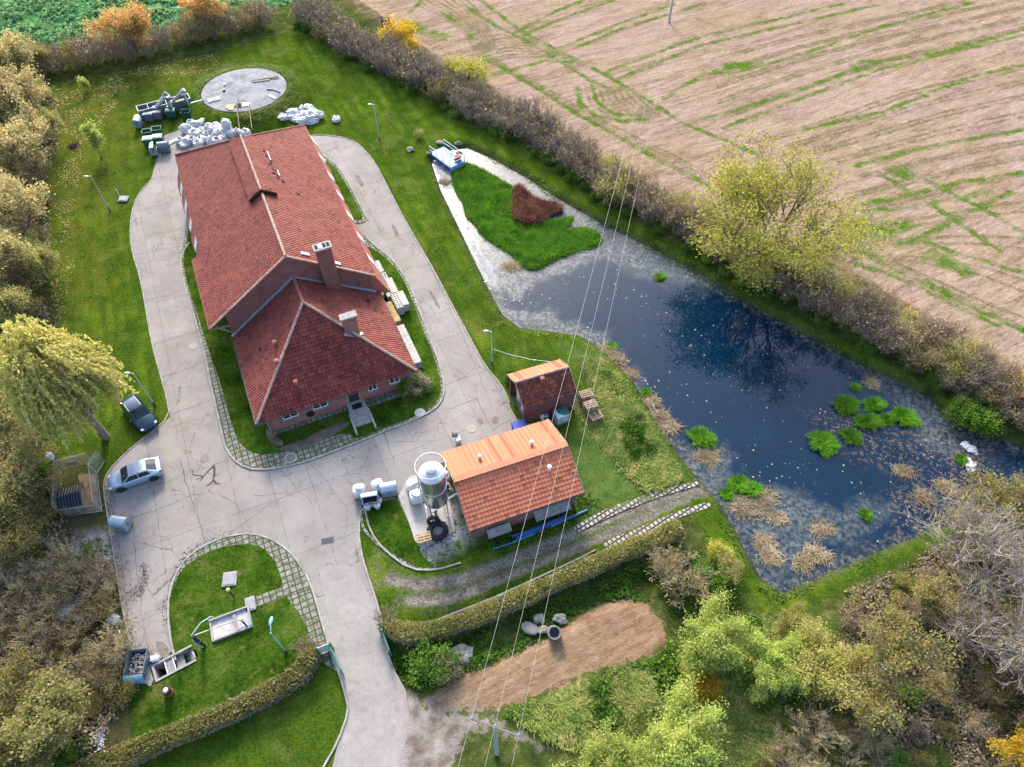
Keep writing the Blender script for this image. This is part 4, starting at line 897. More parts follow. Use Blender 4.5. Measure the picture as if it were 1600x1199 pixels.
m = MB(); m.bar(TC + Vector((.6, 2.0, .08)), TC + Vector((4.0, 3.4, .08)), .12, .12); m.bar(TC + Vector((.8, 1.8, .06)), TC + Vector((3.0, 2.4, .06)), .3, .08); m.bar(TC + Vector((2.2, 2.6, .12)), TC + Vector((4.2, 3.0, .12)), .12, .1); small('timber_planks', 'loose timber planks lying on the far side of the tank lid', 'planks', m, M_WOOD)
m = MB(); m.tube([TC + Vector((3.2, -.2, .08)), TC + Vector((4.2, -.3, .08)), TC + Vector((5.2, -.9, .08))], .08, 6); small('drain_pipe', 'dark blue pipe lying on the right edge of the tank lid', 'pipe', m, simple('pipe_navy', (.04, .08, .22), .4))
m = MB(); m.bar(TC + Vector((3.9, -1.7, .06)), TC + Vector((4.9, -2.5, .06)), .3, .1); small('plank_piece', 'short pale board lying near the right edge of the tank lid', 'board', m, M_WHITE)
m = MB(); m.box(TC + Vector((-2.6, -.6, .12)), (.35, .3, .22), rz=.4); small('rubble_block', 'dark rubble block on the middle left of the tank lid', 'rubble', m, M_DARKGUT)
m = MB(); m.box(TC + Vector((-2.9, .9, .1)), (.3, .25, .2), rz=.8); small('rubble_block', 'small white rubble block on the far left of the tank lid', 'rubble', m, M_WHITE)

# ---------------------------------------------------------------- steel silo on legs
def silo():
    c = Vector((-6.05, 26.85, 0)); t = thing('steel_silo', 'shiny steel feed silo on legs with a ring railing on top', 'silo', c, R(21))
    tm = NT('polished_steel'); p = tm.coord(); n = tm.noise(tm.mapv(p, (6, 6, .25)), 1.2, 4); tm.col(tm.ramp(n, [(.35, (.42, .43, .45)), (.65, (.68, .69, .70))])); tm.set(Metallic=.95, Roughness=.24); steel = tm.mat
    tw = simple('silo_top', (.62, .63, .64), .35, metal=.5, var=.12, scale=4)
    b = MB(); b.lathe([(.10, 1.3), (.98, 2.45), (1.0, 2.5), (1.0, 4.45), (1.03, 4.47), (1.03, 4.53), (1.0, 4.55), (1.0, 6.35)], (0, 0, 0), 40); b.build('body', steel, t, smooth=True)
    b = MB(); b.lathe([(1.02, 6.33), (1.0, 6.42), (.38, 6.72), (.38, 6.74)], (0, 0, 0), 40); b.build('roof', tw, t, smooth=True)
    b = MB(); b.lathe([(.36, 6.70), (.36, 6.92), (.40, 6.94), (.30, 7.02), (.02, 7.06)], (0, 0, 0), 24); b.build('lid', tw, t, smooth=True)
    for k in range(4):
        a = R(45 + 90 * k); q = MB(); q.bar((.98 * math.cos(a), .98 * math.sin(a), 0), (.98 * math.cos(a), .98 * math.sin(a), 3.0), .11, .11); q.box((.98 * math.cos(a), .98 * math.sin(a), .12), (.28, .28, .03)); q.build('leg', steel, t)
    q = MB()
    for k in range(4):
        a, b_ = R(45 + 90 * k), R(135 + 90 * k); q.bar((.98 * math.cos(a), .98 * math.sin(a), 1.5), (.98 * math.cos(b_), .98 * math.sin(b_), 2.3), .05, .05)
    q.build('brace', steel, t)
    q = MB(); q.tube([(1.16 * math.cos(R(a)), 1.16 * math.sin(R(a)), 7.45) for a in range(0, 361, 10)], .03, 6)
    for a in range(0, 360, 60): q.bar((1.16 * math.cos(R(a)), 1.16 * math.sin(R(a)), 7.45), (1.04 * math.cos(R(a)), 1.04 * math.sin(R(a)), 6.3), .04, .04)
    q.build('guard_ring', M_WHITE, t, smooth=True)
    q = MB()
    for dx in (-.2, .2): q.bar((-1.12, dx - .3, .1), (-1.12, dx - .3, 7.4), .04, .04)
    for k in range(20): q.bar((-1.12, -.5, .4 + .33 * k), (-1.12, -.1, .4 + .33 * k), .03, .03)
    q.build('ladder', steel, t)
    q = MB(); q.tube([(0, 0, 1.35), (.25, -.05, 1.25), (2.35, .35, 1.75)], .09, 8); q.build('auger_tube', M_WHITE, t, smooth=True)
silo()
# ================================================================== VEHICLES AND LOOSE THINGS
def paint(name, c, rough=.28, metal=.35):
    t = NT(name); p = t.coord(); t.col(t.ramp(t.noise(p, 2, 4), [(.3, tuple(x * .92 for x in c)), (.7, c)])); t.set(Roughness=rough, Metallic=metal)
    t.b.inputs['Coat Weight'].default_value = .6; t.b.inputs['Coat Roughness'].default_value = .08; return t.mat
M_TYRE = simple('tyre_rubber', (.022, .022, .024), .85, var=.25, scale=6)
M_RIM = simple('alloy_rim', (.45, .46, .48), .35, metal=.8, var=.1)
M_CARGLASS = simple('car_glass', (.012, .02, .02), .05, var=.1, spec=.6)
M_LAMPW = simple('lamp_clear', (.75, .77, .8), .15, var=.05)
M_LAMPR = simple('lamp_red', (.55, .03, .03), .2, var=.05)
M_BLKPL = simple('black_plastic', (.03, .03, .032), .6)

def car(label, cat, front, rear, mat, estate=False, W=1.78, Hh=1.46):
    f, r = at(*front, .55), at(*rear, .6); c = (f + r) / 2; d = f - r; ang = math.atan2(d.y, d.x); L = 4.4
    t = thing('parked_car', label, cat, (c.x, c.y, .02), ang); hw = W / 2; k = L / 4.4
    # lower body: cross sections along the length
    st = [(-2.20, .70, .38, .82), (-2.12, .86, .28, .95), (-1.95, .95, .22, .99), (-1.5, .99, .18, .99), (-.9, 1.0, .18, .98), (0, 1.0, .18, .95), (.7, 1.0, .18, .93), (1.0, .995, .18, .92), (1.5, .97, .2, .84), (1.85, .90, .24, .76), (2.08, .78, .30, .67), (2.2, .58, .38, .55)]
    b = MB(); V = []; m = 0
    for x, w_, zb, zt in st:
        h = hw * w_; crown = .05 if x > .9 else .03
        V += [(x * k, s * y, z) for s, y, z in ((-1, h * .86, zb), (-1, h * .98, zb + .12), (-1, h, (zb + zt) / 2), (-1, h * .97, zt - .07), (-1, h * .90, zt), (-1, h * .45, zt + crown), (1, h * .45, zt + crown), (1, h * .90, zt), (1, h * .97, zt - .07), (1, h, (zb + zt) / 2), (1, h * .98, zb + .12), (1, h * .86, zb))]
    n = 12; F = []
    for i in range(len(st) - 1):
        for j in range(n - 1): a = i * n + j; F.append((a, a + n, a + n + 1, a + 1))
        F.append((i * n + n - 1, (i + 1) * n + n - 1, (i + 1) * n, i * n))
    F += [tuple(range(n)), tuple(range((len(st) - 1) * n + n - 1, (len(st) - 1) * n - 1, -1))]
    b.add(V, F); b.build('body', mat, t, smooth=True)
    # cabin
    xb0, xt0, xt1, xb1 = 1.02, .28, (-1.55 if estate else -1.10), (-2.08 if estate else -1.92)
    zb, zr = .93, Hh; prof = [(xb0, zb, .90), (.62, 1.20, .80), (xt0, zr - .05, .70), (-.1, zr, .68), (-.6, zr + .005, .68), (xt1, zr - .03, .66), ((xt1 + xb1) / 2, 1.22, .74), (xb1, zb + .04, .82)]
    b = MB(); V = []
    for x, z, w_ in prof: V += [(x * k, -hw * w_, z), (x * k, -hw * w_ * .5, z + .025), (x * k, hw * w_ * .5, z + .025), (x * k, hw * w_, z)]
    F = []
    for i in range(len(prof) - 1):
        for j in range(3): a = i * 4 + j; F.append((a, a + 1, a + 5, a + 4))
    base = len(V)
    for x, z, w_ in prof: V += [(min(x, xb0) * k, -hw * .91, zb - .03), (x * k, hw * .91, zb - .03)]
    for i in range(len(prof) - 1):
        F.append((i * 4, (i + 1) * 4, base + 2 * (i + 1), base + 2 * i)); F.append((i * 4 + 3, base + 2 * i + 1, base + 2 * (i + 1) + 1, (i + 1) * 4 + 3))
    b.add(V, F); b.build('cabin', mat, t, smooth=True)
    def quad(name, P, m_):
        q = MB(); q.face(P); o = q.build(name, m_, t); s_ = o.modifiers.new('so', 'SOLIDIFY'); s_.thickness = .012; s_.offset = 0; return o
    e = .03
    def band(x0, z0, w0, x1, z1, w1): return [(x0 * k, -hw * w0, z0 + e), (x0 * k, 0, z0 + e + .03), (x0 * k, hw * w0, z0 + e), (x1 * k, hw * w1, z1 + e), (x1 * k, 0, z1 + e + .03), (x1 * k, -hw * w1, z1 + e)]
    q = MB(); P = band(.96, .97, .80, .30, zr - .045, .64); q.face([P[0], P[1], P[4], P[5]]); q.face([P[1], P[2], P[3], P[4]]); q.build('windscreen', M_CARGLASS, t)
    q = MB(); P = band(xt1 - .06, zr - .06, .60, xb1 + .07, 1.01, .70); q.face([P[0], P[1], P[4], P[5]]); q.face([P[1], P[2], P[3], P[4]]); q.build('rear_window', M_CARGLASS, t)
    for s in (-1, 1):
        def sy(x, z):
            u = (z - .93) / (zr - .93); return s * hw * (.915 - .225 * u + .012)
        z0, z1 = .98, zr - .1
        for name, P in (('side_window', [(.80, z0), (-.32, z0), (-.32, z1), (.24, z1)]), ('side_window', [(-.42, z0), (xb1 + .55, z0 + .03), (xt1 + .02, z1 - .02), (-.42, z1)])):
            quad(name, [(x * k, sy(x, z), z) for x, z in P], M_CARGLASS)
        q = MB(); q.box((.72, s * (hw * .98 + .06), 1.0), (.12, .18, .12)); q.build('mirror', mat, t, bevel=.03)
        q = MB(); q.blob((1.93 * k, s * hw * .68, .66), (.22, .17, .08), 1, 0); q.build('headlight', M_LAMPW, t, smooth=True)
        q = MB(); q.blob((-2.07 * k, s * hw * .80, .88), (.16, .15, .09), 1, 0); q.build('tail_light', M_LAMPR, t, smooth=True)
        for x in (1.32, -1.32):
            q = MB(); q.lathe([(.18, -.09), (.29, -.10), (.315, -.06), (.32, 0), (.315, .06), (.29, .10), (.18, .09)], (x * k, s * (hw - .11), .315), 24, rot=Matrix.Rotation(R(90), 3, 'X')); wo = q.build('wheel', M_TYRE, t, smooth=True)
            q = MB(); q.lathe([(.20, .0), (.20, .085), (.17, .07), (.02, .09)], (x * k, s * (hw - .10), .315), 20, rot=Matrix.Rotation(R(-90 * s), 3, 'X'), caps=True)
            q.build('rim', M_RIM, wo, smooth=True)
            q = MB(); q.lathe([(.385, -.005), (.385, .004), (.02, .005)], (x * k, s * (hw * .995), .33), 24, rot=Matrix.Rotation(R(-90 * s), 3, 'X'), a0=0, a1=math.pi * 2); q.build('wheel_arch', M_BLKPL, t)
    q = MB(); q.box((2.17 * k, 0, .46), (.05, .52, .12)); q.build('number_plate', M_LAMPW, t)
    q = MB(); q.box((2.15 * k, 0, .60), (.08, .9, .10)); q.build('grille', M_BLKPL, t)
    if estate:
        for s in (-1, 1): q = MB(); q.bar((.1, s * hw * .62, zr + .06), (-1.4, s * hw * .6, zr + .05), .04, .05); q.build('roof_rail', M_RIM, t)
    return t
car('silver blue hatchback parked beside the dog run', 'car', (168, 757), (254, 727), paint('silver_blue_paint', (.34, .43, .56), .25, .5))
car('dark blue estate car parked half under the willow tree', 'car', (239, 674), (196, 620), paint('dark_blue_paint', (.022, .05, .085), .18, .3), estate=True)

# ---------------------------------------------------------------- waste bins
M_GALV = simple('galvanised', (.36, .44, .52), .42, metal=.45, var=.12, scale=2.5)
M_GALVD = simple('galvanised_dark', (.17, .21, .25), .5, metal=.4, var=.2, scale=2.5)
M_GREENBIN = simple('green_bin', (.025, .13, .085), .5, var=.2); M_GREENPALE = simple('faded_green', (.34, .46, .36), .6, var=.2); M_GREENDK = simple('dark_green_bin', (.02, .09, .06), .6, var=.3)
def bin_round(label, px, ang, mat=M_GALV, opened=False, group='round lidded steel waste bins', z=.02):
    p = at(*px, z + .5); t = thing('waste_bin', label, 'bin', (p.x, p.y, z), R(ang), group)
    b = MB(); b.box((0, 0, .55), (1.24, .92, .72), taper=1.0); 
    for i in range(5): b.box((-.5 + .25 * i, 0, .55), (.03, .95, .6))
    b.build('body', mat, t, bevel=.02)
    b = MB(); prof = [(.50 * math.cos(R(a)), .90 + .50 * math.sin(R(a))) for a in range(0, 181, 15)]
    if opened: prof = prof[:8]
    P = [(-.66, y, z_) for y, z_ in prof]; Q = [(.66, y, z_) for y, z_ in prof]; n = len(P)
    b.add(P + Q, [(i, i + 1, n + i + 1, n + i) for i in range(n - 1)] + ([tuple(range(n)), tuple(range(2 * n - 1, n - 1, -1))]))
    b.build('lid', mat, t)
    if opened: b = MB(); b.box((0, -.2, .93), (1.15, .5, .04)); b.build('inside', M_BLACK, t)
    for sx in (-1, 1):
        b = MB(); b.box((sx * .69, 0, .85), (.06, .16, .3)); b.build('pivot', M_GALVD, t)
        for sy in (-1, 1):
            b = MB(); b.lathe([(.02, -.03), (.09, -.03), (.09, .03), (.02, .03)], (sx * .5, sy * .36, .09), 12, rot=Matrix.Rotation(R(90), 3, 'X')); b.box((sx * .5, sy * .36, .15), (.06, .1, .1)); b.build('wheel', M_TYRE, t)
    b = MB(); b.bar((-.3, -.50, 1.02), (.3, -.50, 1.02), .04, .04); b.box((0, -.475, .8), (.3, .02, .2)); b.build('handle', M_GALVD, t)
    return t
bin_round('blue grey round lidded bin with half open lid by the white buckets', (579, 782), 12, opened=True)
bin_round('blue grey round lidded bin with closed lid, right of the pair by the silo yard', (608, 766), 14)
bin_round('lone galvanised round lidded bin standing on the yard edge below the silver car', (190, 820), -8)
bin_round('grey round lidded bin with open front, end of the far bin row', (241, 236), 105, opened=True)
bin_round('dark grey round lidded bin with closed lid, end of the far bin row', (257, 232), 12, M_GALVD)

def flat_bin(label, px, ang, opened, mat=M_GREENBIN, lidm=M_GREENPALE, group='green wheeled waste bins'):
    p = at(*px, .5); t = thing('waste_bin', label, 'bin', (p.x, p.y, .02), R(ang), group)
    b = MB(); w_, d_, h = 1.2, .95, 1.1; b.prism([(-.55, -.42), (.55, -.42), (.55, .42), (-.55, .42)], .18, .22)
    for s in (-1, 1):
        b.extrude([(s * .55, -.40, .2), (s * .55, .40, .2), (s * .62, .48, h), (s * .62, -.48, h)], (-s * .05, 0, 0)); b.extrude([(-.55, s * .40, .2), (.55, s * .40, .2), (.62, s * .48, h), (-.62, s * .48, h)], (0, -s * .05, 0))
    b.build('body', mat, t)
    if opened:
        b = MB(); b.prism([(-.5, -.36), (.5, -.36), (.5, .36), (-.5, .36)], .45, .5); b.build('rubbish', M_GREENDK, t)
        b = MB(); b.extrude([(-.64, .5, h), (.64, .5, h), (.6, 1.05, h - .5), (-.6, 1.05, h - .5)], (0, .05, .03)); b.build('lid', lidm, t)
    else:
        b = MB(); b.box((0, 0, h + .05), (1.32, 1.05, .10), taper=.9); b.box((0, -.2, h + .12), (.9, .3, .05)); b.build('lid', lidm, t, bevel=.03)
    for sx in (-1, 1):
        for sy in (-1, 1): b = MB(); b.lathe([(.02, -.03), (.09, -.03), (.09, .03), (.02, .03)], (sx * .45, sy * .32, .09), 10, rot=Matrix.Rotation(R(90), 3, 'X')); b.build('wheel', M_TYRE, t)
    return t
flat_bin('open green bin in the near row of wheeled bins, left one', (232, 211), 12, True); flat_bin('open green bin in the near row of wheeled bins, right one', (246, 207), 12, True)
flat_bin('closed pale lidded green bin above the grey round bins, left one', (233, 223), 12, False); flat_bin('closed pale lidded green bin just above the grey round bins, right one', (248, 220), 12, False)
flat_bin('tall green bin with closed flat lid in front of the steel trough', (268, 179), 12, False, M_GREENDK, M_GREENBIN); flat_bin('dark green bin with its lid folded back beside the tank mound', (292, 180), 12, True, M_GREENDK, M_GREENDK)
flat_bin('rusty grey square bin in front of the trough, left one', (233, 184), 12, False, M_GALVD, M_GALVD, 'grey square waste bins'); flat_bin('grey square bin in front of the trough, next to the green bins', (247, 181), 12, False, M_GALVD, M_GALVD, 'grey square waste bins')
bin_round('grey round bin tipped at the far left end of the trough', (216, 193), 100, M_GALV, group='round lidded steel waste bins')
def trough():
    a, b = at(217, 176, .9), at(297, 156, .9); c = (a + b) / 2; d = b - a; L = d.length; t = thing('steel_trough', 'long open steel trough standing behind the row of bins', 'trough', (c.x, c.y, .02), math.atan2(d.y, d.x))
    m = MB(); h = 1.3
    for s in (-1, 1): m.box((0, s * .7, h / 2 + .1), (L, .06, h)); m.box((s * L / 2, 0, h / 2 + .1), (.06, 1.4, h))
    m.box((0, 0, .4), (L, 1.4, .06)); m.build('tub', M_GALVD, t)
    m = MB()
    for s in (-1, 1): m.box((0, s * .7, h + .12), (L + .1, .12, .08)); m.box((s * L / 2, 0, h + .124), (.12, 1.5, .08))
    m.build('rim', simple('pale_rim', (.52, .52, .47), .8), t)
    for k in (-.3, .05): m = MB(); m.box((L * k, 0, h + .05), (.08, 1.4, .2)); m.build('divider', M_GALVD, t)
    m = MB(); m.box((L * .3, -.1, .9), (1.6, 1.0, .5)); m.build('cardboard_load', simple('cardboard', (.45, .32, .19), .9), t)
    for k in (-.4, .4): m = MB(); m.box((L * k, 0, .15), (.2, 1.2, .3)); m.build('skid', M_GALVD, t)
trough()
M_AUG = simple('auger_steel', (.50, .51, .53), .4, metal=.6, var=.15)
def conveyor(label, lo, hi, zlo, zhi, r, post=None):
    a, b = at(*lo, zlo), at(*hi, zhi); t = thing('auger_conveyor', label, 'conveyor', (a.x, a.y, 0), 0, 'screw conveyors over the trough')
    o = Vector((a.x, a.y, 0)); m = MB(); m.tube([a - o, b - o], r, 10); m.build('tube', M_AUG, t, smooth=True)
    d = (b - a).normalized(); m = MB(); m.tube([b - o - d * .3, b - o + d * .25], r * 1.5, 10); m.build('head', M_GALVD if post is None else M_AUG, t)
    m = MB(); m.tube([b - o, b - o + Vector((.15, -.2, -(zhi - .9)))], r * .7, 8); m.build('outlet', M_AUG, t)
    m = MB(); m.box(a - o, (.7, .6, .5)); m.build('hopper', M_GALVD, t)
    if post: p = at(*post, .6); m = MB(); m.bar(p - o, b - o, .12, .12); m.build('support_post', M_AUG, t)
conveyor('thick grey screw conveyor rising from the left half of the trough', (243, 170), (259, 148), 1.2, 2.7, .26)
conveyor('thin grey screw conveyor with a support post on the right half of the trough', (268, 161), (286, 142), 1.3, 3.0, .18, (291, 165))
conveyor('short steep grey screw conveyor standing between the other two', (266, 168), (262, 153), 1.1, 2.5, .24)
m = MB(); a, b = at(298, 169, .5), at(316, 161, 1.0); m.extrude([a, b, b + Vector((0, .1, .35)), a + Vector((0, .1, .6))], (.1, .3, 0)); small('chute_sheet', 'pale curved sheet metal chute leaning from the trough to the tank mound', 'chute', m, M_GALV)

# ---------------------------------------------------------------- pallets, bags
def pallet_mesh(seed=0):
    rg = random.Random(seed); m = MB()
    for y in (-.345, -.115, .115, .345): m.box((0, y + rg.uniform(-.01, .01), .135), (1.2, .11, .022))
    for x in (-.52, 0, .52): m.box((x, 0, .113), (.1, .8, .022)); m.box((x, 0, .011), (.1, .8, .022))
    for x in (-.52, 0, .52):
        for y in (-.33, 0, .33): m.box((x, y, .062), (.12, .11, .08))
    return m
M_PAL = simple('pallet_wood', (.34, .25, .165), .9, var=.35, scale=5); M_PALNEW = simple('pallet_new', (.50, .36, .23), .9, var=.25, scale=5)
_pal = {}
def pallet(label, p, rz, group, mat=M_PAL, tilt=None):
    if mat.name not in _pal:
        o = pallet_mesh(3).build('pallet', mat); _pal[mat.name] = o.data; setp(o, label, 'pallet', group)
    else: o = link_mesh('pallet', _pal[mat.name]); setp(o, label, 'pallet', group)
    o.location = p; o.rotation_euler = (*(tilt or (0, 0)), rz); return o
HR = R(21.1); rg = random.Random(11)
for (px, n, lab, rz0, dz) in (((914, 628), 9, 'far', HR, 0), ((921, 645), 9, 'middle', HR, 0), ((930, 656), 5, 'near', HR + .08, 0)):
    p = at(*px, 0)
    for k in range(n):
        pos = 'top pallet' if k == n - 1 else ('bottom pallet' if k == 0 else 'pallet inside')
        pallet('%s of the %s grey pallet stack beside the brick shed' % (pos, lab), (p.x + rg.uniform(-.03, .03), p.y + rg.uniform(-.03, .03), .03 + .147 * k), rz0 + rg.uniform(-.04, .04), 'pallets stacked beside the shed in the %s stack' % lab)
p = at(898, 634); pallet('lone grey pallet leaning at the foot of the shed wall behind the stacks', (p.x, p.y, .3), HR + .3, 'single pallets', tilt=(.5, .1))
p = at(663, 845)
for k in range(4): pallet('%s of the reddish pallet stack by the tractor tyres' % ('top pallet' if k == 3 else 'pallet inside' if k else 'bottom pallet'), (p.x, p.y, .12 + .147 * k), HR - .06 + rg.uniform(-.03, .03), 'pallets stacked by the tractor tyres', M_PALNEW)
p = at(703, 764); pallet('upright pallet leaning on the wall behind the silo', (p.x, p.y, .55), HR + 1.57, 'single pallets', M_PALNEW, tilt=(1.1, 0))
p = at(124, 941); pallet('weathered pallet lying in the dry scrub at the yard edge', (p.x, p.y, .35), .2, 'single pallets', simple('pallet_pale', (.45, .37, .31), .9, var=.3))
for i, px in enumerate(((563, 772), (592, 765))):
    p = at(*px); pallet('pallet under the white bulk bag %s' % ('left of the round lidded bins' if i == 0 else 'between the round lidded bins'), (p.x, p.y, .03), HR, 'pallets under bulk bags', M_PALNEW)
for px, w in (((646, 765), 'upper'), ((651, 781), 'lower')):
    p = at(*px); pallet('pallet under the %s bulk bag left of the silo' % w, (p.x, p.y, .12), HR, 'pallets under bulk bags', M_PALNEW)

M_BAG = simple('woven_white_bag', (.60, .60, .60), .75, var=.22, scale=2.2, bump=.6)
M_BAGD = simple('dirty_white_bag', (.58, .57, .55), .8, var=.25, scale=2.5, bump=.5)
def superblob(m, c, s, e=.45, seed=0, rough=.05, nu=20, nv=12):
    rg_ = np.random.default_rng(seed); k1 = rg_.normal(size=(8, 3)) * rg_.uniform(1.6, 5.0, (8, 1)); ph = rg_.uniform(0, 6, 8); V = []; F = []
    sp = lambda v: math.copysign(abs(v) ** e, v)
    for i in range(nv + 1):
        t = -math.pi / 2 + math.pi * i / nv
        for j in range(nu):
            a = 2 * math.pi * j / nu; d = np.array([sp(math.cos(t)) * sp(math.cos(a)), sp(math.cos(t)) * sp(math.sin(a)), sp(math.sin(t))])
            q = 1 + rough * float(np.sum(np.abs(np.sin(k1 @ d + ph)) - .5)); V.append((c[0] + d[0] * s[0] * q, c[1] + d[1] * s[1] * q, c[2] + d[2] * s[2] * q))
    for i in range(nv):
        for j in range(nu): a, b = i * nu + j, i * nu + (j + 1) % nu; F.append((a, b, b + nu, a + nu))
    m.add(V, F)
def bulk_bag(label, px, z, seed, s=.52, mat=M_BAG, group='bulk bags standing by the silo'):
    p = at(*px, z); t = thing('bulk_bag', label, 'bag', (p.x, p.y, z), HR + random.Random(seed).uniform(-.2, .2), group)
    m = MB(); superblob(m, (0, 0, s), (s, s, s * .98), .5, seed, .022); m.blob((0, 0, s * 2), (s * .7, s * .65, .16), seed, .3); m.build('sack', mat, t, smooth=True)
    for sg in (-1, 1): m = MB(); m.tube([(-s * .8, sg * .12, s * 1.7), (-s * .3, sg * .05, s * 2.16), (.05, -sg * .1, s * 2.3), (s * .75, -sg * .2, s * 1.75)], .022, 5); m.build('strap', M_BLKPL, t)
    return t
bulk_bag('white bulk bag behind the half open bin at the yard edge', (563, 772), .18, 1); bulk_bag('white bulk bag between the two round lidded bins', (592, 765), .18, 2)
bulk_bag('white bulk bag left of the silo, the upper of two', (646, 765), .27, 3); bulk_bag('white bulk bag left of the silo, the lower of two', (651, 781), .27, 4); bulk_bag('white bulk bag squeezed between silo and orange roof', (694, 752), .12, 5)
# the heap of tied bags behind the hall: each bag is a thing
M_BAGT = M_BLKPL
def heap_bag(px, z, seed, lab, grp, mat, s=(.6, .52, .45), strap=True, nm='tied_bag'):
    p = at(*px, z); rr = random.Random(seed); t = thing(nm, lab, 'bag', (p.x, p.y, z), rr.uniform(0, 6.28), grp)
    m = MB(); superblob(m, (0, 0, s[2] * .72), [q * rr.uniform(.8, 1.2) for q in s], .72, seed,   .10 if strap else .16, 18, 10)
    if strap: m.blob((rr.uniform(-.1, .1), rr.uniform(-.1, .1), s[2] * 1.75), (s[0] * .32, s[0] * .28, .16), seed, .5, 8, 5)
    m.build('sack', mat, t, smooth=strap)
    if strap:
        for sg in (0, 1): a = rr.uniform(0, 3); u = Vector((math.cos(a), math.sin(a), 0)); m = MB(); m.tube([u * s[0] * .85 + Vector((0, 0, s[2] * 1.2)), u * .25 + Vector((0, 0, s[2] * 1.85)), u * -.35 + Vector((0, 0, s[2] * 1.8)), u * -s[0] * .8 + Vector((0, 0, s[2] * 1.25))], .035, 4); m.build('strap', M_BAGT, t)
H1 = [(291, 205), (299, 209), (308, 199), (306, 212), (318, 197), (317, 209), (327, 203), (314, 222), (303, 222), (311, 228), (325, 215), (322, 224), (334, 208), (335, 219), (341, 199), (343, 212), (346, 204), (352, 216), (341, 224), (353, 207), (360, 204), (362, 213), (331, 228), (371, 211), (384, 211), (282, 224), (295, 224), (357, 199), (300, 197), (349, 222)]
for i, (x, y) in enumerate(H1):
    heap_bag((x, y), .0 if i % 3 else .3, 20 + i, 'white tied big bag in the heap behind the long hall', 'white big bags heaped behind the hall', M_BAG if i % 5 else M_BAGD)
heap_bag((356, 203), .75, 77, 'peaked white big bag standing highest on the heap behind the hall', None, M_BAG, (.6, .6, .75))
heap_bag((288, 226), .0, 78, 'limp dirty white big bag lying flat at the left end of the heap', None, M_BAGD, (1.0, .5, .28), False)
heap_bag((266, 224), .0, 79, 'empty white sack lying flat beside the grey round bins', None, M_BAGD, (.8, .35, .10), False)
H2 = [(442, 186), (450, 182), (456, 187), (461, 177), (466, 184), (470, 172), (473, 191), (477, 180), (482, 170), (484, 187), (489, 178), (494, 186), (498, 181), (466, 190), (480, 192), (455, 178), (488, 192)]
for i, (x, y) in enumerate(H2):
    heap_bag((x, y), .0 if i % 3 else .3, 120 + i, 'crumpled empty white sack in the pile right of the tank steps', 'crumpled white sacks piled on the lawn', M_BAG, (.62, .45, .30), False, 'crumpled_sack')
heap_bag((526, 189), .0, 140, 'single crumpled white sack lying alone on the lawn right of the pile', None, M_BAG, (.6, .5, .3), False, 'crumpled_sack')
heap_bag((344, 189), .6, 141, 'small white scrap sack lying on the slope of the tank mound', None, M_BAG, (.25, .2, .12), False, 'crumpled_sack')

# ---------------------------------------------------------------- tyres, buckets, IBC, slabs, pipes
def tyre(label, px, z, Ro, w_, rot):
    p = at(*px, z); t = thing('tractor_tyre', label, 'tyre', p, 0, None); M3 = rot; m = MB(); Ri = Ro * .5
    m.lathe([(Ri, -w_ * .32), (Ri * 1.12, -w_ * .48), (Ro * .86, -w_ * .5), (Ro * .96, -w_ * .38), (Ro, 0), (Ro * .96, w_ * .38), (Ro * .86, w_ * .5), (Ri * 1.12, w_ * .48), (Ri, w_ * .32), (Ri, -w_ * .32)], (0, 0, 0), 36, rot=M3); m.build('carcass', M_TYRE, t, smooth=True)
    m = MB()
    for k in range(22):
        a = 2 * math.pi * k / 22; q = Matrix.Rotation(a, 3, 'Z') @ Matrix.Rotation(.5 if k % 2 else -.5, 3, 'X'); off = w_ * .25 * (1 if k % 2 else -1)
        m.box(M3 @ (Matrix.Rotation(a, 3, 'Z') @ Vector((Ro * .99, 0, off))), (.07, .08, w_ * .5), rot=M3 @ q)
    m.build('tread', M_TYRE, t)
tyre('large black tractor tyre lying flat on the silo pad', (684, 829), .34, .86, .42, Matrix.Rotation(.08, 3, 'X'))
tyre('smaller tractor tyre leaning upright behind the large one', (677, 814), .52, .52, .34, Matrix.Rotation(R(75), 3, 'X') @ Matrix.Rotation(R(10), 3, 'Y'))
m = MB(); m.lathe([(.02, 0), (.13, 0), (.15, .32), (.13, .33), (.1, .1), (.02, .1)], at(681, 803, .12), 14); m.lathe([(.16, .3), (.17, .34), (.16, .36)], at(681, 803, .12), 14); small('white_pail', 'small grey pail standing behind the leaning tyre', 'bucket', m, M_GALV, smooth=True)
for (x, y, c, w) in ((575, 795, M_BAG, 'white bucket, leftmost of the row before the half open bin'), (582, 789, M_BAG, 'white bucket in the middle of the row by the grass corner'), (590, 793, M_BAG, 'white bucket lying in front of the blue one'), (593, 785, M_BAGD, 'grey white bucket, rightmost of the row'), (586, 787, simple('blue_plastic', (.06, .13, .45), .5), 'blue lidded bucket between the white buckets')):
    p = at(x, y, .11); t = thing('bucket', w, 'bucket', p, 0, 'buckets beside the bins'); m = MB(); m.lathe([(.02, 0), (.22, 0), (.27, .46), (.28, .47), (.02, .5)], (0, 0, 0), 18); m.build('pail', c, t, smooth=True); m = MB(); m.tube([(-.28, 0, .4), (-.2, .12, .5), (.2, .12, .5), (.28, 0, .4)], .012, 4); m.build('handle', M_GALVD, t)
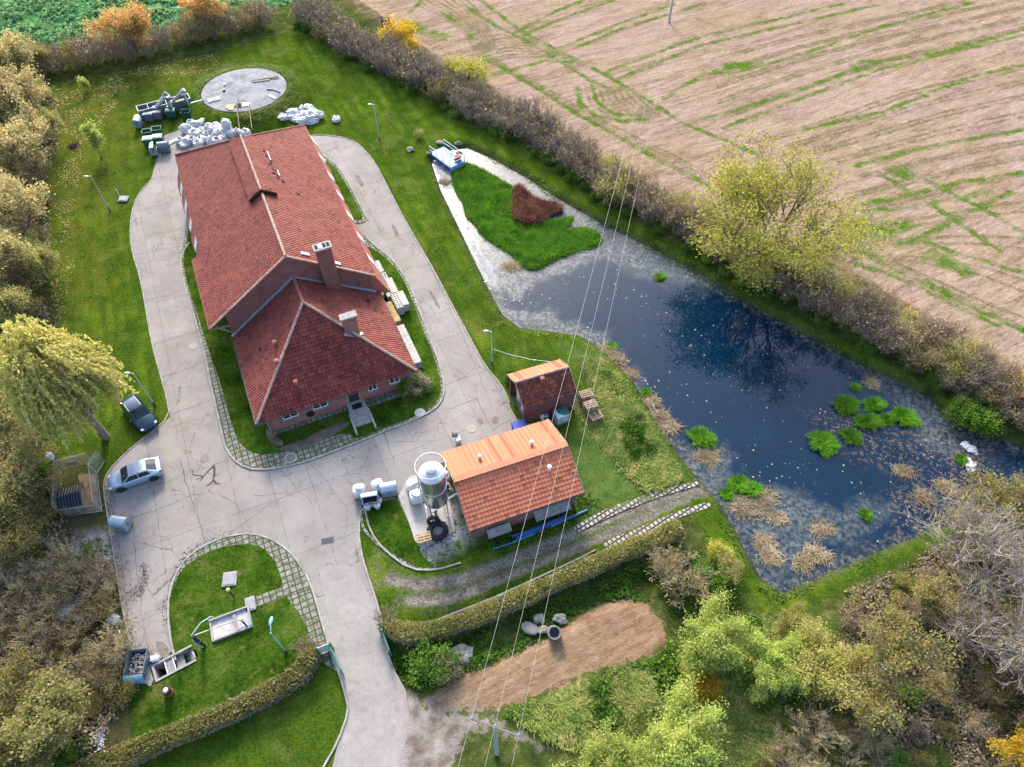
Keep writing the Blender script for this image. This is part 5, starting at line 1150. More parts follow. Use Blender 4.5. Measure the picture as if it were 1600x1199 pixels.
def ibc():
    p = at(876, 657, 0); t = thing('ibc_tank', 'white caged plastic tank with green sheeting on top by the shed', 'tank', (p.x, p.y, .03), HR + .1)
    m = MB(); superblob(m, (0, 0, .68), (.58, .48, .52), .25, 1, .004); m.build('bottle', simple('ibc_white', (.55, .66, .72), .45, var=.08), t, smooth=True)
    m = MB()
    for x in (-.6, -.3, 0, .3, .6): m.bar((x, -.5, .15), (x, -.5, 1.2), .03, .03); m.bar((x, .5, .15), (x, .5, 1.2), .03, .03)
    for y in (-.25, 0, .25): m.bar((-.6, y, .15), (-.6, y, 1.2), .03, .03); m.bar((.6, y, .15), (.6, y, 1.2), .03, .03)
    for z in (.3, .75, 1.2):
        for s in (-1, 1): m.bar((-.6, s * .5, z), (.6, s * .5, z), .03, .03); m.bar((s * .6, -.5, z), (s * .6, .5, z), .03, .03)
    m.build('cage', simple('cage_grey', (.55, .58, .60), .4, metal=.5), t)
    m = MB(); m.box((0, 0, .07), (1.2, 1.0, .14)); m.build('pallet_base', M_PAL, t)
    m = MB(); m.blob((.12, .08, 1.2), (.42, .36, .10), 4, .5); m.build('green_sheeting', M_GREENBIN, t, smooth=True)
    m = MB(); m.box((.1, -.525, .75), (.5, .02, .32)); m.build('plate', M_WHITE, t)
ibc()
for (x, y, w) in ((847, 654, 'white plastic jar standing at the foot of the shed wall, left'), (854, 653, 'grey jar standing at the foot of the shed wall, right')):
    m = MB(); m.lathe([(.02, 0), (.2, 0), (.22, .4), (.1, .5), (.1, .56), (.02, .57)], at(x, y, 0), 14); small('plastic_jar', w, 'jar', m, M_WHITE if x < 850 else M_GALV, 'jars by the shed wall', smooth=True)
p = at(811, 672, 0); t = thing('blue_box', 'blue lidded plastic box half hidden behind the orange roof', 'box', (p.x, p.y, .03), HR); m = MB(); m.box((0, 0, .4), (1.15, .8, .8), taper=1.05); m.build('tub', simple('blue_box_p', (.035, .075, .36), .5), t, bevel=.03); m = MB(); m.box((0, 0, .84), (1.3, .95, .09), taper=.94); m.build('lid', simple('blue_box_p', (.04, .08, .4), .5), t, bevel=.03)
p = at(716, 690, 0); t = thing('tool_trolley', 'small black and white spray unit standing on the yard behind the orange roof', 'trolley', (p.x, p.y, .02), .4); m = MB(); m.box((0, 0, .3), (.4, .6, .45)); m.build('tank', M_WHITE, t, bevel=.05); m = MB(); m.bar((-.2, .3, .5), (-.35, .6, .9), .05, .05); m.box((-.15, .35, .62), (.5, .25, .2)); m.build('frame', M_BLKPL, t)
M_SLAB = simple('weathered_slab', (.25, .26, .25), .9, var=.35, scale=3, bump=.4)
def lean_slab(label, a, b, w_, z0, z1, n=1):
    m = MB(); A, B = at(*a, z0), at(*b, z0); d = (B - A); nrm = Vector((-d.y, d.x, 0)).normalized()
    C_, D_ = B + nrm * w_ + Vector((0, 0, z1 - z0)), A + nrm * w_ + Vector((0, 0, z1 - z0)); m.extrude([A, B, C_, D_], (0, 0, .12)); small('concrete_slab', label, 'slab', m, M_SLAB, 'slabs leaning on the orange roofed building')
lean_slab('long grey slab stack leaning on the front wall, right end of the orange roofed building', (838, 816), (893, 796), .7, .55, 1.0); lean_slab('short grey slab leaning on the front wall, left end of the orange roofed building', (764, 843), (800, 830), .55, .5, .95)
m = MB(); m.span((0, 0, 0), (.01, .01, .01))
M_PIPEB = simple('blue_pipe', (.035, .10, .33), .45, var=.15); M_PIPET = simple('teal_pipe', (.05, .20, .30), .45, var=.15)
for i, (a, b, z, mt, w) in enumerate((((800, 838), (884, 806), .35, M_PIPEB, 'dark blue pipe lying nearest the wall'), ((806, 841), (895, 806), .28, M_PIPEB, 'dark blue pipe in the middle of the bundle'), ((800, 848), (905, 803), .2, M_PIPET, 'teal pipe with the longest reach'), ((770, 858), (832, 836), .14, M_PIPET, 'short teal pipe at the left end'), ((820, 838), (918, 797), .12, M_PIPET, 'teal pipe lying nearest the track'), ((812, 836), (876, 811), .5, M_PIPEB, 'upper blue pipe on top of the bundle'))):
    m = MB(); m.tube([at(*a, z), at((a[0] + b[0]) / 2, (a[1] + b[1]) / 2 + 1, z - .03), at(*b, z)], .09, 8); small('plastic_pipe', w + ' in front of the orange roofed building', 'pipe', m, mt, 'blue pipes stored along the wall', smooth=True)

# ---------------------------------------------------------------- hollow block stacks along the hall
def block_mat(name, a, b):
    t = NT(name); q = t.coord('Object'); n = t.noise(q, 3, 4); f = t.voro(q, 3.4, rand=.1); c = t.ramp(n, [(.35, a), (.65, b)])
    c = t.mix(t.mr(f, .36, .30, 0, .92), c, (.035, .03, .028)); t.col(c); return t.mat
M_BLKW = block_mat('white_blocks', (.30, .285, .25), (.42, .40, .365)); M_BLKY = block_mat('yellow_blocks', (.36, .24, .08), (.46, .34, .17)); M_BLKG = simple('block_side', (.36, .38, .38), .9)
for i, (x, y, L, w_, h, mt, lab) in enumerate(((590, 418, 1.9, .9, .7, M_BLKW, 'white block stack with gaps, farthest along the hall'), (599, 436, 1.7, 1.0, .9, M_BLKW, 'white block stack second along the hall eave'), (612, 447, 2.3, .75, 1.0, M_BLKW, 'narrow white block stack on the grass side'), (604, 450, 1.2, .8, .9, M_BLKY, 'small yellow block stack tucked at the gable fin'),
        (609, 459, 1.0, .8, .8, M_BLKW, 'small white block stack by the yellow ones'), (594, 458, 1.1, .9, .6, M_BLKY, 'low yellow white block stack under the eave'), (620, 471, 2.2, .75, 1.15, M_BLKW, 'tall white block stack, left of the facing pair'), (629, 467, 2.1, .75, 1.05, M_BLKW, 'tall white block stack, right of the facing pair'),
        (614, 488, 3.0, .75, .8, M_BLKY, 'long yellow block row close under the eave'), (629, 518, 1.6, .8, .8, M_BLKW, 'white block row past the yellow one'), (638, 537, 1.9, .8, .8, M_BLKW, 'white block row before the last'), (648, 557, 1.9, .75, 1.0, M_BLKW, 'last white block row near the shrub at the hall corner'))):
    p = at(x, y, h); t = thing('block_stack', lab, 'blocks', (p.x, p.y, .12), AX, 'hollow block stacks beside the hall'); m = MB(); m.box((0, 0, h - .12), (w_, L, .24)); m.build('top_layer', mt, t, bevel=.015); m = MB(); m.box((0, 0, (h - .26) / 2 + .04), (w_ - .02, L - .02, h - .30)); m.build('lower_layers', M_BLKG if mt is M_BLKW else mt, t)

# ---------------------------------------------------------------- lamps, poles, wires
M_LAMP = simple('lamp_pole_grey', (.48, .52, .52), .5, metal=.2, var=.1); M_LAMPB = simple('lamp_pole_blue', (.28, .48, .55), .5, metal=.2, var=.1)
for base, h, adir, mt, lab in (((172, 330), 4.85, 200, M_LAMP, 'thin lamp post on the left lawn behind the bins'), ((593, 219), 5.0, 190, M_LAMP, 'thin lamp post on the far lawn above the curved road end'), ((769, 570), 4.8, 180, M_LAMP, 'lamp post on the grass edge behind the small shed'),
        ((242, 634), 4.8, 185, M_LAMP, 'lamp post beside the dark estate car under the willow'), ((447.5, 1019.5), 4.3, 100, M_LAMPB, 'pale blue lamp post on the lower lawn near the clipped hedge')):
    p = at(*base); t = thing('lamp_post', lab, 'lamp post', (p.x, p.y, height(p.x, p.y)), 0, 'yard lamp posts'); m = MB(); m.tube([(0, 0, 0), (0, 0, h * .5), (0, 0, h)], .07, 8, r1=.045); m.build('pole', mt, t, smooth=True)
    d = Vector((math.cos(R(adir)), math.sin(R(adir)), 0)); k = .55 if mt is M_LAMPB else .22; m = MB(); m.tube([(0, 0, h - .1), d * .15 + Vector((0, 0, h)), d * k + Vector((0, 0, h + .05))], .035, 6); m.build('arm', mt, t)
    m = MB(); c_ = d * (k + .25) + Vector((0, 0, h + .06)); m.blob(c_, (.30 if abs(d.x) > .5 else .13, .13 if abs(d.x) > .5 else .34, .08), 2, 0); m.build('lamp_head', M_LAMPB if mt is M_LAMPB else M_LAMP, t, smooth=True)
    m = MB(); m.box((0, 0, .3), (.16, .16, .6)); m.build('foot', M_GALVD, t)
M_CONCP = simple('pole_concrete', (.38, .38, .38), .9, var=.15, bump=.3)
PB_ = at(776, 1179); PT = 8.3; d1 = (at(811, 1144, PT) - at(736, 1117, PT)); 
def power_pole(label, base, h, d, rzgap):
    t = thing('power_pole', label, 'power pole', (base.x, base.y, 0), 0, None); m = MB(); m.box((0, 0, h / 2), (.30, .24, h), taper=.6); m.build('pole', M_CONCP, t)
    u = Vector((d.x, d.y, 0)).normalized(); L = Vector((d.x, d.y, 0)).length; m = MB(); m.bar(-u * L / 2 + Vector((0, 0, h - .05)), u * L / 2 + Vector((0, 0, h - .05)), .11, .11); m.build('crossarm', simple('arm_steel', (.16, .15, .14), .7), t); tips = []
    for k in (-.5, 0, .5):
        q = u * L * k * .97 + Vector((0, 0, h + (.12 if k else .2))); m = MB(); m.lathe([(.03, -.15), (.05, 0), (.075, .03), (.05, .08), (.075, .11), (.05, .16), (.02, .2)], q, 10); m.build('insulator', simple('insulator', (.30, .45, .62), .25, var=.1), t, smooth=True); tips.append(Vector((base.x, base.y, 0)) + q + Vector((0, 0, .18)))
    return tips
T1 = power_pole('concrete power pole with crossarm and blue insulators at the photo bottom', PB_, PT, d1, 0)
fb = at(1045, 35); T2 = power_pole('concrete power pole standing out in the stubble field', fb, 8.6, Vector((1.9, .5, 0)), 0)
far = [T2[i] + Vector((22 + (i - 1) * .5, 95, 0)) for i in range(3)]
M_WIRE = simple('wire_alloy', (.42, .40, .38), .5, metal=.3, var=.05)
for i in range(3):
    a, b = T1[i], T2[i]; d = (b - a); e = a - d.normalized() * 14; P = [e + Vector((0, 0, .4))]
    for k in range(25): s = k / 24; P.append(a.lerp(b, s) - Vector((0, 0, 1.3 * 4 * s * (1 - s))))
    m = MB(); m.tube(P, .0105, 4); small('power_line', ('left', 'middle', 'right')[i] + ' bare wire running from the near pole across pond and field', 'wire', m, M_WIRE, 'overhead power lines')
a, b = at(768, 545, 2.6), at(862, 566, 2.55); m = MB(); m.tube([a, a.lerp(b, .3) - Vector((0, 0, .25)), a.lerp(b, .65) - Vector((0, 0, .28)), b], .016, 4); m.blob(a.lerp(b, .72) - Vector((0, 0, .26)), (.14, .06, .06), 1, 0); small('clothes_line', 'thin white line strung from the lamp post to the small shed roof', 'line', m, M_WHITE)

# ---------------------------------------------------------------- footbridge at the pond head
def footbridge():
    a, b = at(683, 235, .1), at(712, 256, .1); d = (b - a); L = 4.2; t = thing('footbridge', 'small blue railed footbridge over the head of the pond', 'bridge', (a.x, a.y, .05), math.atan2(d.y, d.x))
    blue = simple('bridge_blue', (.10, .22, .42), .5, var=.2); rail = simple('bridge_rail', (.36, .52, .60), .5, var=.15); w_ = 1.15
    m = MB()
    for k in range(12): m.box((L * (k + .5) / 12, 0, .12), (L / 12 - .02, w_ * 2 - .3, .05))
    m.build('deck', blue, t)
    for s in (-1, 1):
        m = MB(); m.bar((0, s * (w_ - .1), -.12), (L, s * (w_ - .1), -.12), .14, .45); m.build('beam', simple('beam_blue', (.04, .12, .33), .5), t)
        m = MB()
        for k in range(4): m.bar((L * k / 3, s * w_, -.1 if k < 2 else -1.3), (L * k / 3, s * w_, 1.15), .06, .06)
        for z in (.65, 1.15): m.bar((0, s * w_, z), (L, s * w_, z), .05, .05)
        m.build('railing', rail, t)
    m = MB(); m.bar((L, -w_, 1.15), (L, w_, 1.15), .05, .05); m.bar((L, -w_, .65), (L, w_, .65), .05, .05); m.build('end_rail', rail, t)
    m = MB(); m.extrude([(L + .03, -w_, -.6), (L + .03, w_, -.6), (L + .03, w_, .1), (L + .03, -w_, .1)], (.06, 0, 0)); m.build('end_plate', simple('plate_blue', (.16, .34, .52), .5), t)
    m = MB(); m.blob((L * .82, .55, .45), (.45, .4, .4), 5, .4); m.build('orange_net', simple('orange_net', (.62, .16, .06), .8), t, smooth=False)
footbridge()
M_STONE = simple('field_stone', (.24, .225, .20), .9, var=.3, scale=4, bump=.5); M_STONEP = simple('pale_stone', (.24, .225, .20), .9, var=.25, scale=4, bump=.5)
def stone(label, px, s, z=0., mat=M_STONE, seed=0, group=None):
    p = at(*px, z); m = MB(); s = tuple(q * .55 for q in s); m.blob((0, 0, s[2] * .4), s, seed, .35, flat=.4); o = small('stone', label, 'stone', m, mat, group); o.location = p; return o
stone('flat grey stone slab at the bank end of the footbridge', (686, 224), (1.0, .8, .35), .05, M_STONE, 1); stone('dark stone at the far side of the footbridge', (716, 226), (.9, .6, .5), 0, M_STONE, 2)
stone('pale broken stones on the bank left of the footbridge', (671, 241), (.7, .4, .35), 0, M_STONEP, 3); stone('pale flat stone on the bank beside the broken stones', (678, 236), (.5, .4, .3), 0, M_STONEP, 4)
stone('ring of grey fire stones on the far lawn', (640, 236), (.9, .8, .5), 0, M_STONE, 5); stone('white painted stone on the pond bank grass', (760, 442), (.35, .3, .3), 0, M_WHITE, 6)
for i, (x, y, sx, sy) in enumerate(((829, 982, 1.2, .9), (842, 968, .9, .7), (848, 985, .7, .6), (876, 966, 1.0, .6), (720, 1020, 1.3, 1.0), (727, 1032, .8, .8), (706, 1037, .9, .6))):
    stone(('pale broken slab lying in the ditch left of the concrete ring', 'pale slab in the ditch above the broken one', 'small pale slab against the concrete ring', 'flat pale slab right above the concrete ring', 'mossy grey slab in the weeds near the road', 'smaller mossy slab below it near the road', 'pale slab beside the reddish ditch shrub')[i], (x, y), (sx, sy, .35), -.1, M_STONEP, 10 + i)
p = at(865, 989, 0); m = MB(); m.lathe([(.38, 0), (.50, 0), (.50, .95), (.38, .95), (.38, .1), (.02, .1)], (0, 0, .25), 24, rot=Matrix.Rotation(.35, 3, 'X')); o = small('concrete_ring', 'tilted concrete well ring at the edge of the sandy lot', 'ring', m, M_SLAB, smooth=True); o.location = (p.x, p.y, -.1)
stone('grey boulder half hidden in the scrub at lower left', (110, 1052), (1.0, .7, .4), .1, M_STONE, 21); 
p = at(160, 1152); rgg = random.Random(4); m = MB()
for k in range(160):
    a, r_ = rgg.uniform(0, 6.28), abs(rgg.gauss(0, .5)); m.blob((r_ * math.cos(a) * .8, r_ * math.sin(a) * 1.3, .22 * math.exp(-r_ * r_) + .05), (.09, .08, .07), k, .3, 6, 4)
o = small('rubble_heap', 'low heap of bluish white broken stone under the trees at lower left', 'heap', m, simple('blue_white_stone', (.50, .52, .56), .9, var=.2)); o.location = (p.x, p.y, .03); o['kind'] = 'stuff'

# ---------------------------------------------------------------- dog run
def wire_mat():
    t = NT('wire_mesh'); uv = t.coord('UV'); u = t.sep(uv); a = t.math('ABSOLUTE', t.math('SUBTRACT', t.math('FRACT', t.math('MULTIPLY', u[0], 9)), .5)); b = t.math('ABSOLUTE', t.math('SUBTRACT', t.math('FRACT', t.math('MULTIPLY', u[1], 9)), .5))
    w_ = t.math('GREATER_THAN', t.math('MAXIMUM', a, b), .44); tr = t.node('ShaderNodeBsdfTransparent'); mx = t.node('ShaderNodeMixShader'); t.l.new(w_, mx.inputs[0]); t.l.new(tr.outputs[0], mx.inputs[1]); t.col((.30, .34, .33)); t.l.new(t.b.outputs[0], mx.inputs[2]); t.l.new(mx.outputs[0], t.out.inputs[0]); return t.mat
M_MESH = wire_mat(); M_FPOST = simple('fence_post', (.42, .47, .46), .5, metal=.3)
def panel(name, label, a, b, h, cat, par=None, posts=3):
    a, b = at(*a), at(*b); d = (b - a); L = d.length; t = thing(name, label, cat, (a.x, a.y, 0), math.atan2(d.y, d.x), 'wire panels of the dog run') if par is None else par
    for k in range(posts): m = MB(); m.bar((L * k / (posts - 1), 0, 0), (L * k / (posts - 1), 0, h), .05, .05); m.build('post', M_FPOST, t)
    for z in (.08, h): m = MB(); m.bar((0, 0, z), (L, 0, z), .04, .04); m.build('rail', M_FPOST, t)
    m = MB(); m.face([(0, 0, .08), (L, 0, .08), (L, 0, h), (0, 0, h)], [(0, 0), (L, 0), (L, h), (0, h)]); m.build('wire_infill', M_MESH, t); return t
panel('wire_fence', 'left wire panel of the dog run beside the bushes', (100, 808), (101, 736), 1.9, 'fence'); panel('wire_fence', 'far wire panel of the dog run with two boards', (101, 736), (146, 724), 1.6, 'fence'); panel('wire_fence', 'yard side wire panel of the dog run', (160, 800), (152, 740), 1.7, 'fence'); panel('wire_fence', 'near wire panel of the dog run below the hut', (100, 808), (158, 800), 1.2, 'fence')
panel('wire_gate', 'open wire gate leaf of the dog run swung towards the lawn', (152, 741), (164, 722), 1.7, 'gate', posts=2)
p = at(112, 724, 1.2); m = MB(); m.box((0, 0, 0), (.9, .05, .5), rz=.2); o = small('wood_board', 'pair of brown boards fixed to the far side of the dog run', 'board', m, M_WOOD); o.location = p
p = at(101, 737); t = thing('drum_post', 'tall post capped with a white drum at the dog run corner', 'post', (p.x, p.y, 0)); m = MB(); m.bar((0, 0, 0), (0, 0, 2.4), .12, .12); m.build('post', M_FPOST, t); m = MB(); m.lathe([(.28, 2.2), (.30, 2.35), (.30, 2.7), (.27, 2.75), (.02, 2.76)], (0, 0, 0), 16); m.build('drum', M_WHITE, t, smooth=True)
def kennel():
    a, b = at(104, 806), at(136, 796); d = b - a; L = d.length; t = thing('dog_hut', 'low black roofed wooden dog hut inside the wire run', 'hut', (a.x, a.y, 0), math.atan2(d.y, d.x)); w_ = 1.9
    m = MB(); m.span((0, 0, 0), (L, w_ * .9, .95)); m.build('walls', M_WOOD, t)
    rm = NT('corrugated_black'); u = rm.sep(rm.coord('Object')); wv = rm.math('SINE', rm.math('MULTIPLY', u[0], 28)); rm.col(rm.ramp(wv, [(.2, (.018, .02, .028)), (.8, (.055, .06, .075))])); rm.set(Roughness=.45); rm.bump(wv, .5, .03)
    m = MB(); m.extrude([(-.1, -.12, .98), (L + .1, -.12, .98), (L + .1, w_ * .5, 1.42), (-.1, w_ * .5, 1.42)], (0, 0, .05)); m.extrude([(-.1, w_ * .5, 1.42), (L + .1, w_ * .5, 1.42), (L + .1, w_, 1.1), (-.1, w_, 1.1)], (0, 0, .05)); m.build('roof', rm.mat, t)
    m = MB(); m.extrude([(L * .35, w_ + .02, 1.1), (L * .8, w_ + .02, 1.1), (L * .8, w_ + .35, .6), (L * .35, w_ + .35, .6)], (0, 0, .04)); m.build('yellow_board', simple('yellow_board', (.50, .44, .20), .8), t)
kennel()
sheet('dog_run_floor', pts('103,808 158,800 150,742 108,738'), .03, simple('straw_floor', (.20, .135, .075), 1.0, var=.5, scale=1.4, bump=.6))

# ---------------------------------------------------------------- lower lawn furniture
def cover(label, px, sx, sy, rz, mat=None, h=.15):
    p = at(*px, h); t = thing('shaft_cover', label, 'cover', (p.x, p.y, .08), rz, 'square concrete shaft covers'); m = MB(); m.box((0, 0, h / 2), (sx + .22, sy + .22, h)); m.build('kerb_frame', M_STEP, t, bevel=.02); m = MB(); m.box((0, 0, h + .02), (sx, sy, .05)); m.build('plate', mat or simple('cover_plate', (.30, .30, .30), .8, var=.15), t, bevel=.01)
cover('square concrete shaft cover in the middle of the lower lawn', (359, 905), .85, .95, .15); cover('narrow tilted shaft cover right of the yellow topped posts', (391, 944), .5, .9, .35); cover('small pale shaft cover on the left lawn beside the white post', (193, 311), .9, .8, 0)
def beds():
    a, b, c_ = at(334, 1000, .25), at(392, 978, .25), at(388, 968, .25); d = b - a; L = d.length; t = thing('filter_bed', 'shallow two part concrete filter bed on the lower lawn', 'basin', (a.x, a.y, .09), math.atan2(d.y, d.x)); w_ = 1.45
    m = MB(); m.span((0, 0, .02), (L * .58, w_, .10)); m.build('bed_floor', simple('bed_floor', (.50, .47, .44), .95, var=.3, scale=2), t, label='larger stained bed'); m = MB(); m.span((L * .66, .1, .02), (L, w_, .14)); m.build('bed_floor', simple('bed_floor2', (.42, .43, .46), .9, var=.2), t, label='smaller bluish bed')
    m = MB(); m.span((-.12, -.12, 0), (L + .12, 0, .26)); m.span((-.12, w_, 0), (L + .12, w_ + .12, .34)); m.span((-.12, 0, 0), (0, w_, .26)); m.span((L, 0, 0), (L + .12, w_, .34)); m.span((L * .58, 0, 0), (L * .66, w_, .24)); m.build('rim', M_STEP, t)
beds()
M_YEL = simple('yellow_ball', (.72, .62, .25), .5, var=.1)
for px, h, w_ in (((366.5, 934), 1.4, 'short black post with pale yellow ball top near the square cover'), ((387.5, 981), 1.55, 'black post with pale yellow ball top standing at the filter bed')):
    p = at(*px); t = thing('ball_post', w_, 'post', (p.x, p.y, .08), 0, 'black posts with yellow tops'); m = MB(); m.tube([(0, 0, 0), (0, 0, h)], .06, 8); m.build('post', M_BLKPL, t); m = MB(); m.blob((0, 0, h + .1), (.15, .15, .14), 0, 0); m.build('ball', M_YEL, t, smooth=True)
p = at(319, 1011); t = thing('pump_stand', 'thick black pump post with a bent pale pipe on the lower lawn', 'pump', (p.x, p.y, .08)); m = MB(); m.tube([(0, 0, 0), (0, 0, 1.0), (0, 0, 2.3)], .17, 10, r1=.13); m.build('post', M_BLKPL, t)
m = MB(); m.tube([(.1, -.15, .3), (-.12, -.16, 1.6), (.0, .0, 2.5), (.5, .8, 2.75), (1.0, 1.35, 2.5), (1.05, 1.4, 2.1)], .045, 6); m.build('bent_pipe', simple('pale_pipe', (.50, .58, .58), .4, metal=.2), t, smooth=True); m = MB(); m.lathe([(.19, 1.2), (.19, 1.3)], (0, 0, 0), 12); m.build('band', M_GALV, t)
a = at(304, 993, 2.0); b = at(378, 966, .6); m = MB(); m.tube([a, a.lerp(b, .5), b], .05, 6); m.lathe([(.08, -.1), (.08, .1)], a.lerp(b, .3), 10); small('long_pipe', 'long pale pipe running from the black pump post to the filter bed', 'pipe', m, simple('pipe_tan', (.50, .42, .34), .6))
def stair_pit():
    a, b = at(243, 1053, 0), at(304, 1021, 0); d = (b - a); L = d.length; t = thing('stair_pit', 'sunken concrete stair pit leading down at the end of the yard', 'stairwell', (a.x, a.y, 0), math.atan2(d.y, d.x)); w_ = 1.05
    m = MB(); m.span((-.1, -w_ / 2 - .15, -2.4), (L, -w_ / 2, .18)); m.span((-.1, w_ / 2, -2.4), (L, w_ / 2 + .15, .18)); m.span((-.1, -w_ / 2, -2.4), (.05, w_ / 2, .17)); m.build('side_wall', M_STEP, t)
    m = MB(); n = 8
    for k in range(n): m.span((L - (k + 1) * L * .42 / n - .001, -w_ / 2, -2.4), (L - k * L * .42 / n, w_ / 2, .02 - .2 * k))
    m.build('steps', M_STEP, t); m = MB(); m.span((.05, -w_ / 2, -2.4), (L * .58, w_ / 2, -1.7)); m.build('pit_floor', M_BLACK, t)
    m = MB(); m.span((L * .30, -w_ / 2 - .02, -.02), (L * .47, w_ / 2 + .02, .06)); o = m.build('grating', simple('grate_debris', (.22, .22, .22), .7, var=.6, scale=9), t); m = MB(); m.span((L * .27, -w_ / 2 - .1, .0), (L * .295, w_ / 2 + .1, .12)); m.span((L * .475, -w_ / 2 - .1, .0), (L * .495, w_ / 2 + .1, .12)); m.build('crossbar', M_WHITE, t)
    m = MB(); m.span((L * .5, -w_ / 2 + .03, -.25), (L * .72, w_ / 2 - .03, -.2)); m.build('landing', simple('landing_grey', (.24, .23, .24), .9), t)
stair_pit()
sheet('slab_apron', pts('216,1060 234,1042 240,1062 236,1074'), .06, M_STEP)
p = at(266, 1084); t = thing('barrel', 'rusty orange barrel with white topped lid standing on the lower lawn', 'barrel', (p.x, p.y, .02)); m = MB(); m.lathe([(.02, 0), (.29, 0), (.30, .28), (.315, .3), (.30, .32), (.30, .58), (.315, .6), (.30, .62), (.29, .9)], (0, 0, 0), 24); m.build('drum', simple('rust_orange', (.30, .12, .045), .7, var=.3), t, smooth=True); m = MB(); m.lathe([(.29, .9), (.3, .93), (.02, .92)], (0, 0, 0), 24); m.lathe([(.30, .55), (.302, .9)], (0, 0, 0), 24); m.build('lid', M_BLKPL, t); m = MB(); m.lathe([(.16, .93), (.02, .95)], (.02, .02, 0), 14); m.build('lid_spot', M_WHITE, t)
def skip():
    a = at(221, 1042, 0); t = thing('skip_bin', 'grey steel skip full of rubble with a blue lid hanging in front', 'skip', (a.x, a.y, .02), R(8)); m = MB()
    for s in (-1, 1): m.extrude([(s * .52, -.75, .25), (s * .52, .75, .25), (s * .62, .9, 1.05), (s * .62, -.85, 1.05)], (s * .05, 0, 0)); 
    m.extrude([(-.52, .75, .25), (.52, .75, .25), (.62, .9, 1.05), (-.62, .9, 1.05)], (0, .05, 0)); m.extrude([(-.52, -.75, .25), (.52, -.75, .25), (.62, -.85, 1.05), (-.62, -.85, 1.05)], (0, -.05, 0)); m.span((-.5, -.7, .2), (.5, .7, .26)); m.build('tub', M_GALVD, t)
    rr = random.Random(2); 
    m = MB()
    for k in range(60): m.blob((rr.uniform(-.45, .45), rr.uniform(-.65, .65), rr.uniform(.6, .72)), (.12, .1, .09), k, .4, 6, 4)
    o = m.build('rubble', simple('mixed_rubble', (.24, .23, .22), .9, var=.7, scale=9), t); o['kind'] = 'stuff'
    m = MB(); P = [(-.66, -.88 - .5 * math.sin(R(q)), .55 + .5 * math.cos(R(q))) for q in range(0, 121, 15)]; Q = [(.66, y, z) for _, y, z in P]; n = len(P); m.add(P + Q, [(i, i + 1, n + i + 1, n + i) for i in range(n - 1)] + [tuple(range(n)), tuple(range(2 * n - 1, n - 1, -1))]); m.build('lid', simple('skip_blue', (.12, .27, .38), .5), t)
    for sx in (-1, 1): m = MB(); m.lathe([(.02, -.04), (.11, -.04), (.11, .04), (.02, .04)], (sx * .45, .6, .12), 10, rot=Matrix.Rotation(R(90), 3, 'X')); m.build('wheel', M_TYRE, t)
skip()
rr = random.Random(9)
for i in range(9):
    a = at(183 + rr.uniform(-5, 12), 985 + i * 6, .35); b = at(188 + rr.uniform(-9, 14), 1000 + i * 5 + rr.uniform(-14, 20), .3 + .3 * rr.random()); m = MB(); m.bar(a, b, .12, .06); small('scrap_timber', 'pale scrap timber in the heap left of the grey skip', 'timber', m, M_WOODNEW, 'scrap timbers heaped by the skip')
heap_bag((187, 1034), .1, 301, 'small white rubbish bag in the scrap timber heap', None, M_BAG, (.35, .3, .25), False, 'rubbish_bag'); heap_bag((178, 969), .1, 302, 'pale rubbish bag in the scrub above the scrap timber', None, M_BAGD, (.35, .3, .22), False, 'rubbish_bag'); heap_bag((243, 1031), .0, 303, 'small white carton beside the skip and stair pit', None, M_WHITE, (.25, .22, .2), False, 'carton')
heap_bag((104, 953), .2, 304, 'blue white rubbish bag lying by the weathered pallet', None, M_BAGD, (.6, .4, .25), False, 'rubbish_bag')
p = at(194, 300); m = MB(); m.tube([(0, 0, 0), (0, 0, .9)], .06, 8); m.blob((0, 0, .95), (.09, .09, .09), 0, 0); o = small('marker_post', 'short white marker post beside the left lawn shaft cover', 'post', m, M_WHITE); o.location = (at(187, 307).x, at(187, 307).y, 0)
# manholes and drain set into the paving
def manhole(label, px, r, z, mat=None, ring=True):
    p = at(*px, z); t = thing('manhole', label, 'manhole', (p.x, p.y, z), 0, 'round manhole covers')
    if ring: m = MB(); m.lathe([(r, 0), (r * 1.35, 0), (r * 1.35, .03), (r, .03)], (0, 0, 0), 28); m.build('collar', M_STEP, t)
    m = MB(); m.lathe([(r * 1.0, -.01), (r, .022), (.02, .024)], (0, 0, 0), 28); m.build('lid', mat or simple('iron_lid', (.20, .17, .155), .7, var=.25, scale=8), t)
manhole('iron manhole with a pale concrete collar in the paved border below the hall', (454, 716), .42, .075); manhole('iron manhole flush in the yard above the large crack', (319, 717), .38, .013, ring=False); manhole('pale round concrete manhole on the corner of the hall lawn', (656, 645), .48, .10, simple('pale_lid', (.50, .47, .42), .9), False); manhole('worn manhole in the yard before the small shed', (737, 670), .45, .013, simple('worn_lid', (.36, .32, .28), .9), False); manhole('iron manhole low on the road before the entrance gate', (302, 541), .45, .013, simple('worn_lid', (.30, .26, .23), .9), False)
p = at(512, 845); m = MB(); m.box((p.x, p.y, .025), (1.0, .5, .03), rz=.2); small('drain_grate', 'dark rectangular drain grate in the yard near the entrance', 'grate', m, simple('grate_dark', (.045, .05, .06), .6))
